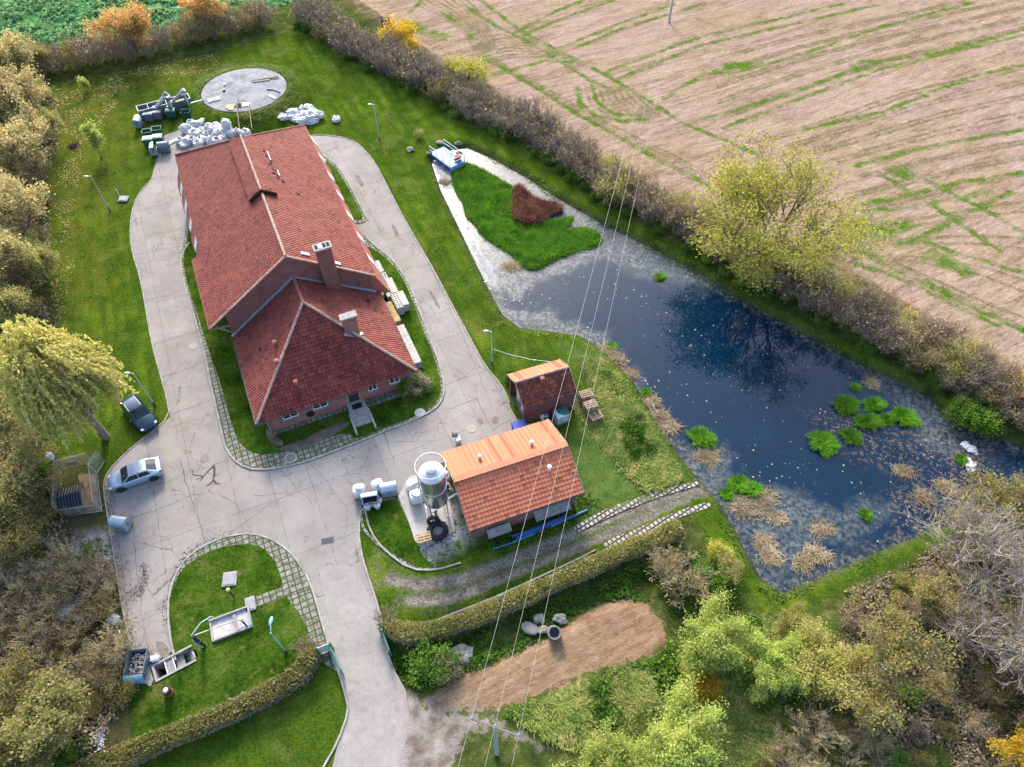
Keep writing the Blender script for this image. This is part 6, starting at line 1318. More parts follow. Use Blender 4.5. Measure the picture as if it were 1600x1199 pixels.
# entrance gate leaves
M_GATE = simple('gate_green', (.06, .24, .17), .5, var=.2)
def gate(label, a, b, h=1.5):
    a, b = at(*a), at(*b); d = b - a; L = d.length; t = thing('entrance_gate', label, 'gate', (a.x, a.y, .02), math.atan2(d.y, d.x), 'green entrance gate leaves'); m = MB()
    for x in (0, L): m.bar((x, 0, .1), (x, 0, h), .07, .07)
    for z in (.15, h * .55, h): m.bar((0, 0, z), (L, 0, z), .06, .06)
    m.build('frame', M_GATE, t); m = MB()
    for k in range(1, 14): m.bar((L * k / 14, 0, .15), (L * k / 14, 0, h), .025, .025)
    m.build('bars', M_GATE, t); m = MB(); m.bar((-.12, 0, 0), (-.12, 0, h + .2), .12, .12); m.build('gate_post', M_GATE, t)
gate('green gate leaf swung open along the left road edge', (522, 1020), (538, 1056)); gate('green gate leaf swung open along the right road edge', (602, 998), (612, 1025))
a, b = at(500, 1022), at(521, 1014); d = b - a; t = thing('gate_fence', 'short pale green fence panel joining the gate to the clipped hedge', 'fence', (a.x, a.y, .02), math.atan2(d.y, d.x)); m = MB(); m.span((0, -.03, .15), (d.length, .03, 1.3)); m.build('panel', simple('pale_green', (.50, .62, .54), .6), t); m = MB(); m.bar((0, 0, 0), (0, 0, 1.5), .1, .1); m.bar((d.length, 0, 0), (d.length, 0, 1.5), .1, .1); m.build('post', M_GATE, t)
# hunting seat in the field edge
p = at(606, 60); t = thing('hunting_seat', 'dark wooden raised hunting seat beside the yellow bush', 'seat', (p.x, p.y, 0), .3); DW = simple('dark_timber', (.07, .045, .035), .9)
for sx in (-1, 1):
    for sy in (-1, 1): m = MB(); m.bar((sx * .8, sy * .8, 0), (sx * .5, sy * .5, 3.2), .12, .12); m.build('leg', DW, t)
m = MB(); m.box((0, 0, 1.9), (1.3, 1.3, .1)); m.build('platform', DW, t); m = MB()
for z in (2.4, 2.9): m.bar((-.55, -.55, z), (.55, -.55, z), .08, .08); m.bar((-.55, .55, z), (.55, .55, z), .08, .08); m.bar((-.55, -.55, z), (-.55, .55, z), .08, .08)
m.build('rail', DW, t); m = MB()
for k in range(6): m.bar((.75 - .04 * k, -.25, .3 + .3 * k), (.75 - .04 * k, .25, .3 + .3 * k), .06, .06)
m.build('ladder', DW, t)
p = at(115, 229); m = MB(); 
for k in range(40): a = rr.uniform(0, 6.28); m.bar((.9 * rr.random() * math.cos(a), .9 * rr.random() * math.sin(a), .05), (.5 * rr.uniform(-1, 1), .5 * rr.uniform(-1, 1), .2 + .2 * rr.random()), .06, .05)
o = small('ash_pile', 'dark pile of burnt branches on the left lawn', 'pile', m, simple('burnt', (.07, .055, .05), 1.0, var=.4)); o.location = (p.x, p.y, 0); o['kind'] = 'stuff'
# white sheeting scraps at the far bank
for i, (x, y, s) in enumerate(((1509, 698, .42), (1517, 703, .40), (1524, 709, .2), (1512, 719, .24), (1516, 729, .48), (1518, 735, .28))):
    heap_bag((x, y), WATER_Z, 400 + i, ('upper white plastic sheet scrap floating near the right bank', 'rounded white scrap just right of the upper one', 'tiny white scrap trailing right of the others', 'small white scrap beside the green water plant', 'largest lower white plastic scrap near the right bank', 'lowest little white scrap at the tree edge')[i], None, M_BAG, (s, s * .7, s * .35), False, 'plastic_scrap')
# ================================================================== PLANTS
def tubes(name, segs, mat, n=3):
    S_ = np.asarray(segs, float); a, b, r0, r1 = S_[:, 0:3], S_[:, 3:6], S_[:, 6], S_[:, 7]
    d = b - a; d /= np.linalg.norm(d, axis=1, keepdims=True) + 1e-9
    ref = np.where(np.abs(d[:, 2:3]) < .9, [[0, 0, 1.]], [[1., 0, 0]]); u = np.cross(d, ref); u /= np.linalg.norm(u, axis=1, keepdims=True) + 1e-9; w_ = np.cross(d, u)
    V = np.zeros((len(S_), 2, n, 3))
    for j in range(n):
        t = 2 * math.pi * j / n; o = u * math.cos(t) + w_ * math.sin(t); V[:, 0, j] = a + o * r0[:, None]; V[:, 1, j] = b + o * r1[:, None]
    base = np.arange(len(S_))[:, None] * 2 * n; F = []
    for j in range(n): k = (j + 1) % n; F.append(np.concatenate([base + j, base + k, base + n + k, base + n + j], 1))
    return np_mesh(name, V.reshape(-1, 3), np.concatenate(F, 0), mat)

def leaves(name, C, size, mat, rng, asp=1.7, hang=0.0, up=0.0):
    C = np.asarray(C); N = len(C); s = size * rng.uniform(.6, 1.3, (N, 1)); d = rng.normal(size=(N, 3)); d[:, 2] -= hang * 2
    d /= np.linalg.norm(d, axis=1, keepdims=True); q = rng.normal(size=(N, 3)); q[:, 2] *= (1 - up); w_ = np.cross(d, q); w_ /= np.linalg.norm(w_, axis=1, keepdims=True) + 1e-9
    a, b = d * s * asp / 2, w_ * s / 2
    V = np.stack([C - a, C + b * 1.0, C + a, C - b * 1.0], 1).reshape(-1, 3); return np_mesh(name, V, np.arange(N * 4).reshape(-1, 4), mat)

def blades(name, C, D, L, W_, mat, rng, bend=.5):
    """grass blades: two quads each, arching outwards along D"""
    N = len(C); d = np.asarray(D); hor = d.copy(); hor[:, 2] = 0; hor /= np.linalg.norm(hor, axis=1, keepdims=True) + 1e-6
    s = np.stack([-hor[:, 1], hor[:, 0], np.zeros(N)], 1) * (W_ * rng.uniform(.6, 1.2, (N, 1))) / 2; L = L * rng.uniform(.6, 1.25, (N, 1))
    m = C + d * L * .55; e = m + (d + hor * bend - np.array([[0, 0, bend * .8]])) * L * .45
    V = np.stack([C - s, C + s, m + s * .8, m - s * .8, e + s * .15, e - s * .15], 1).reshape(-1, 3); b = np.arange(N)[:, None] * 6
    return np_mesh(name, V, np.concatenate([b + [[0, 1, 2, 3]], b + [[3, 2, 4, 5]]], 0), mat)

def skeleton(seed, stems, H, spread, kids=(5, 4), r=.09, wig=.16, first=.25, ratio=.55, up=.35, ang=(.45, .95), trunk=0.0, base=.12, droop=0.0):
    rng = np.random.default_rng(seed); segs = []; tips = []
    def grow(p, d, L, rr, lv):
        k = 4 if lv == 0 else 3; pts_ = [(p, d)]; q = p.copy(); dd = d.copy()
        for i in range(k):
            dd = dd + rng.normal(size=3) * wig + np.array([0, 0, up * .15 - droop * .25 * lv]); dd /= np.linalg.norm(dd); e = q + dd * L / k
            a, b = rr * (1 - .7 * i / k), rr * (1 - .7 * (i + 1) / k); segs.append([*q, *e, a, b]); q = e; pts_.append((q.copy(), dd.copy()))
        if lv >= len(kids): tips.extend([(pp[0], lv) for pp in pts_[1:]]); return
        for c in range(kids[lv]):
            t = first + (1 - first) * (c + rng.uniform(0, 1)) / kids[lv]; x = t * k; i = min(int(x), k - 1); f = x - i; pp = pts_[i][0] * (1 - f) + pts_[i + 1][0] * f; base_d = pts_[i + 1][1]
            o = rng.normal(size=3); o -= base_d * o.dot(base_d); o /= np.linalg.norm(o) + 1e-9; an = rng.uniform(*ang)
            nd = base_d * math.cos(an) + o * math.sin(an) + np.array([0, 0, up * .3]); nd /= np.linalg.norm(nd)
            grow(pp, nd, L * ratio * rng.uniform(.75, 1.2), rr * .45, lv + 1)
        tips.append((pts_[-1][0], lv))
    for s in range(stems):
        a = 2 * math.pi * (s + rng.uniform(0, .7)) / stems; t = spread * (rng.uniform(.3, 1) if stems > 1 else .15)
        d = np.array([math.cos(a) * t, math.sin(a) * t, 1.0]); d /= np.linalg.norm(d); p = np.array([math.cos(a) * base, math.sin(a) * base, -.1])
        if trunk:
            if s == 0: segs.append([0, 0, -.1, .03, .02, trunk, r * 1.9, r * 1.5])
            p = np.array([.03, .02, trunk - .05])
        grow(p, d, (H - trunk) * rng.uniform(.75, 1.0) * (.62 if len(kids) > 1 else .9), r, 0)
    return np.array(segs), np.array([q[0] for q in tips]), np.array([q[1] for q in tips])

def crown_pts(tips, n, jit, rng, zmin=None):
    C = tips[rng.integers(0, len(tips), n)] + rng.normal(size=(n, 3)) * jit
    return C if zmin is None else C[C[:, 2] > zmin]

BARKG = simple('bark_grey', (0.230, 0.196, 0.162), .95, var=.35, scale=6); BARKP = simple('bark_pale', (.37, .315, .265), .95, var=.3, scale=6); BARKB = simple('bark_brown', (0.145, 0.105, 0.076), .95, var=.35, scale=6)
TWIGV = simple('twigs_violet', (0.315, 0.228, 0.219), .95, var=.35, scale=2); TWIGB = simple('twigs_brown', (0.336, 0.232, 0.160), .95, var=.35, scale=2); TWIGS = simple('twigs_straw', (0.540, 0.435, 0.285), .95, var=.3, scale=2)
L_OCHRE = leafmat('leaf_ochre', [(0.301, 0.263, 0.116), (0.477, 0.388, 0.17), (0.603, 0.499, 0.233), (0.377, 0.374, 0.155)]); L_ORANGE = leafmat('leaf_orange', [(0.35, 0.18, 0.06), (0.546, 0.288, 0.096), (0.6, 0.396, 0.156), (0.415, 0.324, 0.108)])
L_YELLOW = leafmat('leaf_yellow', [(.34, .22, .02), (.52, .34, .03), (.60, .40, .04), (.40, .32, .05)]); L_WILLOW = leafmat('leaf_willow', [(0.288, 0.298, 0.074), (0.422, 0.414, 0.112), (0.518, 0.481, 0.156), (0.442, 0.346, 0.082)])
L_LIME = leafmat('leaf_lime', [(0.223, 0.311, 0.054), (0.365, 0.451, 0.091), (0.467, 0.536, 0.152), (0.487, 0.472, 0.136)]); L_LIMEY = leafmat('leaf_lime_yellow', [(0.216, 0.228, 0.059), (0.361, 0.348, 0.094), (0.451, 0.402, 0.128), (0.325, 0.338, 0.106)]); L_OLIVE = leafmat('leaf_olive', [(0.164, 0.189, 0.063), (0.287, 0.283, 0.099), (0.411, 0.35, 0.141), (0.329, 0.323, 0.107)])
L_GREEN = leafmat('leaf_green', [(0.042, 0.102, 0.018), (0.078, 0.168, 0.024), (0.132, 0.24, 0.036), (0.192, 0.264, 0.048)]); L_BROWN = leafmat('leaf_brown', [(0.199, 0.161, 0.109), (0.329, 0.259, 0.17), (0.469, 0.389, 0.273), (0.329, 0.31, 0.163)])
L_YGREEN = leafmat('leaf_yellow_green', [(0.266, 0.264, 0.056), (0.418, 0.396, 0.08), (0.513, 0.462, 0.096), (0.323, 0.363, 0.096)]); L_GOLD = leafmat('leaf_gold_sparse', [(0.232, 0.186, 0.063), (0.344, 0.284, 0.074), (0.258, 0.245, 0.105), (0.146, 0.147, 0.068)])
G_REED = leafmat('blade_green', [(0.043, 0.134, 0.011), (0.085, 0.243, 0.016), (0.136, 0.319, 0.024), (0.204, 0.336, 0.038)], .3); G_DRY = leafmat('blade_dry', [(.15, .11, .065), (.25, .19, .115), (.35, .275, .175), (.42, .35, .24)], .25)
G_TALL = leafmat('blade_meadow', [(0.088, 0.154, 0.035), (0.165, 0.231, 0.05), (0.286, 0.308, 0.085), (0.418, 0.363, 0.15)], .3); G_BRK = leafmat('blade_brown_reed', [(.09, .035, .025), (.15, .06, .04), (.22, .10, .065), (.30, .17, .10)], .2)

PROTO = {}
def proto(key, name, parts):
    """prototype kept unlinked until first placed; parts = [(child name, mesh)]"""
    PROTO[key] = (name, parts)
def plant(key, label, cat, loc, rz=None, s=1.0, group=None, name=None):
    nm, parts = PROTO[key]; rz = random.uniform(0, 6.28) if rz is None else rz
    sx = s if hasattr(s, '__len__') else (s * random.uniform(.92, 1.08), s * random.uniform(.92, 1.08), s)
    if len(parts) == 1:
        o = link_mesh(name or nm, parts[0][1]); o.location = loc; o.rotation_euler = (0, 0, rz); setp(o, label, cat, group)
    else:
        o = thing(name or nm, label, cat, loc, rz, group)
        for cn, me in parts: link_mesh(cn, me, o)
    o.scale = sx; return o
def gpt(px, py, z=0.0):
    p = at(px, py, z); return (p.x, p.y, height(p.x, p.y) if abs(p.x) < 105 else 0.0)

# bare shrubs ------------------------------------------------
for i in range(3):
    s_, tp, lv = skeleton(40 + i, 13, 4.2, .62, (6, 5, 3), .035, .12, .2, .55, .5, (.3, .8), base=.5); s_[:, 6:] = np.maximum(s_[:, 6:], .012)
    rng = np.random.default_rng(i); proto('violet%d' % i, 'bare_shrub', [('stems', tubes('stems', s_, TWIGV)), ('foliage', leaves('foliage', crown_pts(tp, 420, .2, rng), .13, L_OLIVE, rng))])
    proto('brown%d' % i, 'bare_shrub', [('stems', tubes('stems', s_, TWIGB)), ('foliage', leaves('foliage', crown_pts(tp, 600, .22, rng), .13, L_BROWN, rng))])
    proto('straw%d' % i, 'bare_shrub', [('stems', tubes('stems', s_, TWIGS)), ('foliage', leaves('foliage', crown_pts(tp, 500, .22, rng), .13, L_GOLD, rng))])
    proto('olive%d' % i, 'leafy_shrub', [('stems', tubes('stems', s_[:600], BARKG)), ('foliage', leaves('foliage', crown_pts(tp, 4200, .26, rng), .115, L_OLIVE, rng))])
    proto('mixed%d' % i, 'leafy_shrub', [('stems', tubes('stems', s_, TWIGB)), ('foliage', leaves('foliage', crown_pts(tp, 1500, .26, rng), .12, L_GOLD, rng))])
# low leafy shrubs -------------------------------------------
for i in range(2):
    rng = np.random.default_rng(60 + i); s_, tp, lv = skeleton(60 + i, 12, 1.8, 1.0, (5, 4), .025, .15, .15, .6, .2, base=.25)
    for k, m_ in (('green', L_GREEN), ('ygreen', L_YGREEN), ('yellow', L_YELLOW), ('lowbrown', L_BROWN), ('lowochre', L_OCHRE), ('gold', L_GOLD)):
        proto('%s%d' % (k, i), 'low_shrub', [('stems', tubes('stems', s_[:300], BARKB)), ('foliage', leaves('foliage', crown_pts(tp, 4200 if k != 'gold' else 2400, .17, rng), .085, m_, rng))])
# broadleaf trees ---------------------------------------------
for i in range(3):
    rng = np.random.default_rng(80 + i); s_, tp, lv = skeleton(80 + i, 5, 8.0, .75, (6, 5, 4), .13, .13, .3, .56, .35, (.4, .95), trunk=1.4, base=.1)
    tr_ = tubes('trunk', s_, BARKG, 4)
    for k, m_, n_ in (('ochre', L_OCHRE, 14000), ('orange', L_ORANGE, 12000), ('goldtree', L_GOLD, 4200), ('olivetree', L_OLIVE, 13000), ('yellowtree', L_YELLOW, 9000)):
        if i < 2 or k in ('ochre', 'olivetree'): proto('%s%d' % (k, i), 'broadleaf_tree', [('trunk', tr_), ('crown', leaves('crown', crown_pts(tp, n_, .30, rng), .155, m_, rng))])
for i in range(2):
    rng = np.random.default_rng(90 + i); s_, tp, lv = skeleton(90 + i, 7, 6.3, .9, (7, 6, 4), .10, .14, .2, .56, .25, (.4, 1.0), trunk=.7)
    proto('lime%d' % i, 'round_willow', [('trunk', tubes('trunk', s_, BARKG, 4)), ('crown', leaves('crown', crown_pts(tp, 30000, .26, rng), .10, L_LIME, rng, 2.4, .2))])
    proto('limey%d' % i, 'round_willow', [('trunk', tubes('trunk', s_, BARKG, 4)), ('crown', leaves('crown', crown_pts(tp, 20000, .26, rng), .105, L_LIMEY, rng, 1.9, .1))])
# tall pale bare trees
for i in range(2):
    s_, tp, lv = skeleton(95 + i, 4, 11, .95, (7, 6, 5), .16, .14, .15, .56, .25, (.4, 1.0), trunk=1.5); s_[:, 6:] = np.maximum(s_[:, 6:], .018)
    rng = np.random.default_rng(95 + i); proto('pale%d' % i, 'bare_tree', [('trunk', tubes('trunk', s_, BARKP, 4)), ('crown', leaves('crown', crown_pts(tp, 500, .3, rng), .15, L_GOLD, rng))])

# ---------------------------------------------------------------- individual trees
def weeping_willow():
    rng = np.random.default_rng(5); s_, tp, lv = skeleton(12, 7, 12.0, .5, (6, 4), .20, .12, .3, .42, .5, (.4, .8), trunk=3.2); st = []; C = []; cz, RX_, RZ_ = 7.6, 3.15, 5.4
    lob = [(rng.uniform(0, 6.28), rng.uniform(.05, .95), rng.uniform(.22, .5), rng.uniform(-.30, .28)) for _ in range(26)]
    for i in range(1700):
        a = rng.uniform(0, 2 * math.pi); ct = rng.uniform(-.05, 1) ; stn = math.sqrt(max(0, 1 - ct * ct)); sh = rng.uniform(.50, 1.02); dv = np.array([math.cos(a) * stn, math.sin(a) * stn, ct]); bump = 0
        for la, lz, lw, lh in lob:
            ls = math.sqrt(1 - lz * lz); bump += lh * math.exp(-((dv - np.array([math.cos(la) * ls, math.sin(la) * ls, lz])) ** 2).sum() / (lw * lw))
        sh *= max(.5, 1 + bump)
        if bump < -.16 and rng.random() < .75: continue
        q = np.array([math.cos(a) * stn * RX_ * sh, math.sin(a) * stn * RX_ * sh, cz + ct * RZ_ * sh]); o = np.array([math.cos(a), math.sin(a), 0]); d = o * rng.uniform(.3, 1.0) + np.array([0, 0, rng.uniform(-.2, .5)]); L = rng.uniform(1.0, 3.8); k = 6
        for j in range(k):
            d = d + np.array([0, 0, -.42]) + rng.normal(size=3) * .07; d /= np.linalg.norm(d); e = q + d * L / k
            if e[2] < 2.6: break
            st.append([*q, *e, .012, .010]); C += [q + (e - q) * t + rng.normal(size=3) * .07 for t in rng.uniform(0, 1, 5)]; q = e
    t = thing('weeping_willow', 'large yellow green weeping willow standing beside the dark estate car', 'tree', gpt(166, 684), .3)
    link_mesh('trunk', tubes('trunk', s_, BARKG, 6), t); link_mesh('hanging_twigs', tubes('hanging_twigs', st, TWIGS), t); link_mesh('crown', leaves('crown', C, .125, L_WILLOW, rng, 3.0, .55), t)
weeping_willow()
def big_tree():
    rng = np.random.default_rng(15); s_, tp, lv = skeleton(31, 9, 14.5, 1.0, (7, 5, 4), .16, .11, .30, .50, .45, (.35, .85), base=.5)
    t = thing('multi_stem_tree', 'big spreading multi stemmed tree with sparse yellow leaves on the pond bank', 'tree', gpt(1188, 425), 1.0); tr_ = tubes('trunk', s_, BARKG, 4)
    link_mesh('trunk', tr_, t); C = crown_pts(tp, 19000, .42, rng); link_mesh('crown', leaves('crown', C, .15, L_YGREEN, rng), t); t.scale = (1.3, 1.3, .95)
big_tree()
s_, tp, lv = skeleton(33, 3, 11, .35, (6, 4, 3), .11, .1, .3, .42, .6, base=.3); rng = np.random.default_rng(3)
t = thing('slim_tree', 'slim tree with few yellow leaves standing left of the big spreading tree', 'tree', gpt(1128, 355), 0); link_mesh('trunk', tubes('trunk', s_, BARKB, 4), t); link_mesh('crown', leaves('crown', crown_pts(tp, 3000, .35, rng), .17, L_YGREEN, rng), t)
for (bx, by), H_, lab, k in (((157, 247), 5.4, 'young feathery green tree standing alone on the left lawn', 3600), ((134, 143), 2.2, 'small pale green sapling near the far left hedge', 900)):
    s_, tp, lv = skeleton(44, 1, H_ * 1.25, .1, (11, 6), .09, .05, .35, .34, .5, (.5, 1.0)); rng = np.random.default_rng(4)
    t = thing('young_tree', lab, 'tree', gpt(bx, by), 0); link_mesh('trunk', tubes('trunk', s_, BARKG, 4), t); link_mesh('crown', leaves('crown', crown_pts(tp, k, .22, rng), .12, L_LIME, rng, 2.0), t)
def cpt(px, py, h, f=.55):
    p = at(px, py, h * f); return (p.x, p.y, height(p.x, p.y) if abs(p.x) < 105 else 0.)
for key, px, h, s_, lab in (('lime0', (1112, 1003), 5, .74, 'round lime green willow right of the sandy lot'), ('limey1', (1300, 1038), 5, .76, 'yellow green round willow in the middle of the lower scrub'), ('lime1', (1222, 1028), 5, .62, 'smaller lime willow merging with the yellow green one'), ('lime0', (1062, 1165), 5, .84, 'broad lime green willow at the bottom edge, right half'), ('lime1', (958, 1205), 5, .75, 'lime green willow at the bottom edge, left half'),
        ('limey0', (1238, 972), 3, .42, 'small yellow bushy willow at the pond corner'), ('orange0', (196, 38), 8, 1.05, 'orange leaved tree in front of the green crop, the larger one'), ('orange1', (318, 12), 7, .85, 'orange leaved tree at the top edge above the hedge'),
        ('goldtree0', (1465, 940), 6, .6, 'half bare tree with yellow leaves left of the pale bare trees'), ('goldtree1', (1400, 1020), 7, .9, 'half bare tree with yellow leaves right of the round willows'), ('goldtree0', (1370, 1090), 6, .7, 'thin yellow leaved tree in the brown scrub below the willows'), ('goldtree1', (1560, 775), 6, .75, 'yellow topped tree leaning over the pond corner, right edge'), ('goldtree0', (1525, 800), 4, .5, 'lower yellow topped tree over the pond corner'),
        ('pale0', (1585, 905), 8, .95, 'pale bare tree with white branches at the right edge, upper'), ('pale1', (1610, 1000), 8, .9, 'pale bare tree with white branches at the right edge, middle'), ('pale1', (1540, 985), 7, .7, 'smaller grey bare tree left of the middle pale one'), ('pale0', (1530, 855), 7, .85, 'pale bare tree spreading branches above the pond corner grass')):
    plant(key, lab, 'tree', cpt(*px, h), s=s_)
for key, px, h, s_, lab in (('ochre0', (8, 95), 8, 1.1, 'ochre tree at the far left by the green crop'), ('ochre1', (22, 150), 8, 1.0, 'ochre tree second in the left wood, above the hedge end'), ('olivetree0', (62, 80), 5, .55, 'small olive tree at the corner of crop and left wood'), ('ochre2', (38, 232), 8, 1.05, 'broad ochre tree bulging into the left lawn'), ('ochre0', (-25, 240), 9, 1.1, 'ochre tree cut by the left edge beside the broad one'),
        ('olivetree1', (68, 195), 5, .6, 'small olive tree between two ochre crowns at the lawn edge'), ('ochre1', (22, 335), 8, 1.05, 'ochre tree in the middle of the left wood edge'), ('ochre2', (-20, 410), 9, 1.1, 'ochre tree cut by the left edge, lower'), ('olivetree2', (48, 400), 6, .75, 'olive tree at the lawn edge below the ochre crowns'), ('olivetree0', (20, 470), 6, .8, 'dark olive tree left of the willow top'), ('ochre0', (-45, 330), 9, 1.0, 'ochre crown at the far left behind the wood edge'), ('ochre1', (-40, 130), 9, 1.0, 'ochre crown at the far left behind the first trees'),
        ('goldtree0', (5, 560), 7, .8, 'half bare yellow tree left of the weeping willow'), ('olivetree1', (-10, 640), 7, .9, 'olive tree at the left edge below the willow crown'), ('goldtree1', (30, 700), 6, .75, 'yellow speckled tree above the dog run'), ('olivetree2', (10, 780), 6, .8, 'olive tree at the left edge beside the dog run'), ('goldtree0', (45, 830), 5.5, .7, 'yellow brown tree below left of the dog run'), ('olivetree0', (60, 1120), 7, .85, 'dark olive tree at the lower left corner'), ('goldtree1', (10, 1080), 6, .75, 'half bare tree at the left edge above the dark one'), ('olivetree1', (0, 1190), 7, .85, 'olive tree at the very lower left corner')):
    plant(key, lab, 'tree', cpt(*px, h), s=s_)
random.seed(21)
def jitter(p, k): return (p[0] + random.uniform(-k, k), p[1] + random.uniform(-k, k), p[2])
# the field hedge, shrub by shrub
edge = pts('462,44 500,68 560,106 650,152 720,192 800,226 850,258 930,316 1000,354 1100,416 1200,478 1300,528 1400,578 1500,638 1600,698 1660,735')
def along(P, step):
    out = []; acc = 0
    for a, b in zip(P[:-1], P[1:]):
        L = (b - a).length; d = (b - a) / L
        while acc < L: out.append((a + d * acc, Vector((-d.y, d.x, 0)))); acc += step
        acc -= L
    return out
for i, (p, n) in enumerate(along(edge, 2.3)):
    n = n if n.y > 0 else -n; f = i / 75
    for row in (0, 1):
        q = p + n * (1.9 + 2.4 * row); x = q.x; u = random.random()
        px_zone = 0 if f < .33 else 1 if f < .66 else 2
        if px_zone == 0: key, s_ = ('violet', .95) if u < .92 else ('mixed', .8)
        elif px_zone == 1: key, s_ = ('brown' if u < .38 else 'violet' if u < .74 else 'olive' if u < .9 else 'mixed', .85)
        else: key, s_ = ('brown', .46) if u < .6 else ('violet', .46)
        lab = {'violet': 'leafless violet grey shrub in the long hedge between lawn and stubble field', 'mixed': 'half bare yellowish shrub in the long hedge between lawn and stubble field', 'brown': 'bare brown shrub in the long hedge between lawn and stubble field', 'olive': 'olive leaved shrub in the long hedge between lawn and stubble field'}[key]
        plant('%s%d' % (key, random.randrange(3)), lab, 'shrub', (q.x + random.uniform(-.6, .6), q.y + random.uniform(-.6, .6), height(q.x, q.y)), s=s_ * random.uniform(.8, 1.15), group='shrubs of the long field hedge')
    if random.random() < (.45 if f < .3 else .75):
        q = p + n * .7; plant('green%d' % random.randrange(2), 'low green bramble at the foot of the long field hedge', 'shrub', (q.x, q.y, height(q.x, q.y)), s=random.uniform(.45, .85), group='brambles under the long field hedge')
for i, (p, n) in enumerate(along(pts('60,128 130,118 200,104 330,74 440,44'), 2.6)):
    n = n if n.y > 0 else -n
    for row in (0, 1):
        q = p + n * (1.8 + 2.6 * row); u = random.random(); key = 'brown' if u < .4 else 'mixed' if u < .75 else 'violet'
        plant('%s%d' % (key, random.randrange(3)), {'brown': 'bare brown shrub in the far hedge below the green crop', 'mixed': 'half bare yellowish shrub in the far hedge below the green crop', 'violet': 'leafless violet grey shrub in the far hedge below the green crop'}[key], 'shrub', (q.x, q.y, height(q.x, q.y)), s=random.uniform(.7, 1.0), group='shrubs of the far hedge')
for key, px, s_, lab in (('yellow0', (624, 66), 2.0, 'bright yellow bush beside the dark hunting seat'), ('yellow1', (640, 80), 1.3, 'smaller yellow bush below the bright one by the hunting seat'), ('ygreen0', (738, 132), 2.0, 'yellow green bush on the field side of the hedge'), ('ygreen1', (712, 118), 1.5, 'yellow green bush left of the larger one on the field side'), ('yellowtree0', (1604, 640), .55, 'yellow autumn bush at the right edge beyond the hedge'),
        ('yellowtree0', (1580, 1185), .62, 'bright yellow shrub in the lower right corner'), ('yellowtree1', (1625, 1150), .6, 'yellow shrub behind the bright one at the right edge'), ('yellow1', (1095, 1078), 1.1, 'orange yellow low bush at the foot of the lime willow'), ('ygreen0', (1182, 440), 1.7, 'yellow green bush at the foot of the big spreading tree'), ('ygreen1', (1150, 400), 1.6, 'yellow green bush left of the big tree stems'), ('gold0', (1215, 430), 1.6, 'yellow speckled bush right of the big tree stems'),
        ('green0', (1520, 662), 1.3, 'leafy green bush overhanging the far pond bank, larger'), ('green1', (1495, 648), 1.1, 'leafy green bush overhanging the far pond bank, smaller'), ('green0', (640, 604), 1.0, 'dark green shrub at the hall corner'), ('lowbrown1', (652, 606), 1.0, 'reddish brown shrub leaning on the hall corner beside the green one'), ('green1', (664, 612), .6, 'small green shrub on the lawn by the hall corner'),
        ('green0', (680, 1040), 1.3, 'green ditch shrub beside the pale slabs'), ('lowbrown0', (693, 1050), .9, 'reddish brown shrub in the ditch'), ('violet0', (605, 972), .45, 'dead violet twiggy bush at the road end of the right clipped hedge'), ('brown1', (486, 1016), .42, 'dead twiggy bush at the gate end of the left clipped hedge'), ('olive0', (655, 215), .3, 'small pale shrub on the far lawn by the fire stones'),
        ('green0', (800, 592), .7, 'pale green shrub at the back corner of the small shed'), ('olive1', (1135, 895), .5, 'olive bush below the bare pale shrub'), ('green1', (1110, 905), 1.2, 'dark green bush right of the bare pale shrub'), ('ygreen1', (1120, 870), .9, 'yellow green bush between bare shrub and mown strip')):
    plant(key, lab, 'shrub', gpt(*px), s=s_)
plant('straw1', 'wide bare pale shrub with whitish twigs below the track end', 'shrub', gpt(1062, 915), s=1.0); plant('straw2', 'second bare pale shrub overlapping the wide one', 'shrub', gpt(1040, 895), s=.75)

# scrub of the left edge and the lower right, plant by plant
def scrub(n, poly, keys, smin, smax, labs, group, seed, mind=1.6):
    P = pts(poly); x0, x1 = min(p[0] for p in P), max(p[0] for p in P); y0, y1 = min(p[1] for p in P), max(p[1] for p in P); rg_ = random.Random(seed); done = []; tries = 0
    while len(done) < n and tries < n * 60:
        tries += 1; q = (rg_.uniform(x0, x1), rg_.uniform(y0, y1))
        if sdf(np.array([q]), P)[0] > 0 or any((q[0] - d_[0]) ** 2 + (q[1] - d_[1]) ** 2 < mind * mind for d_ in done): continue
        done.append(q); k = rg_.choice(keys); base_ = k.rstrip('0123456789'); plant(k, labs[base_], 'shrub', (q[0], q[1], height(*q)), s=rg_.uniform(smin, smax), group=group)
SL = lambda where: {'straw': 'pale straw coloured bare shrub ' + where, 'brown': 'bare brown shrub ' + where, 'mixed': 'half bare yellowish shrub ' + where, 'olive': 'olive leaved shrub ' + where, 'green': 'dark green low shrub ' + where, 'ygreen': 'yellow green low shrub ' + where, 'gold': 'yellow speckled low shrub ' + where, 'lowbrown': 'brown leaved low shrub ' + where, 'lowochre': 'ochre low shrub ' + where, 'violet': 'leafless violet grey shrub ' + where, 'yellow': 'bright yellow low shrub ' + where}
scrub(34, '-60,440 70,440 88,560 60,600 78,690 100,830 100,880 20,900 -90,900', ['gold0', 'green0', 'green1', 'ygreen0', 'gold1', 'lowochre0', 'mixed1'], .8, 1.5, SL('in the thicket left of the willow and dog run'), 'thicket shrubs left of the willow', 1)
scrub(22, '-60,130 70,150 90,200 70,300 75,380 70,450 -70,450', ['mixed0', 'brown1', 'lowochre0', 'lowbrown1', 'mixed2'], .7, 1.2, SL('under the ochre trees of the left wood'), 'undergrowth shrubs of the left wood', 2)
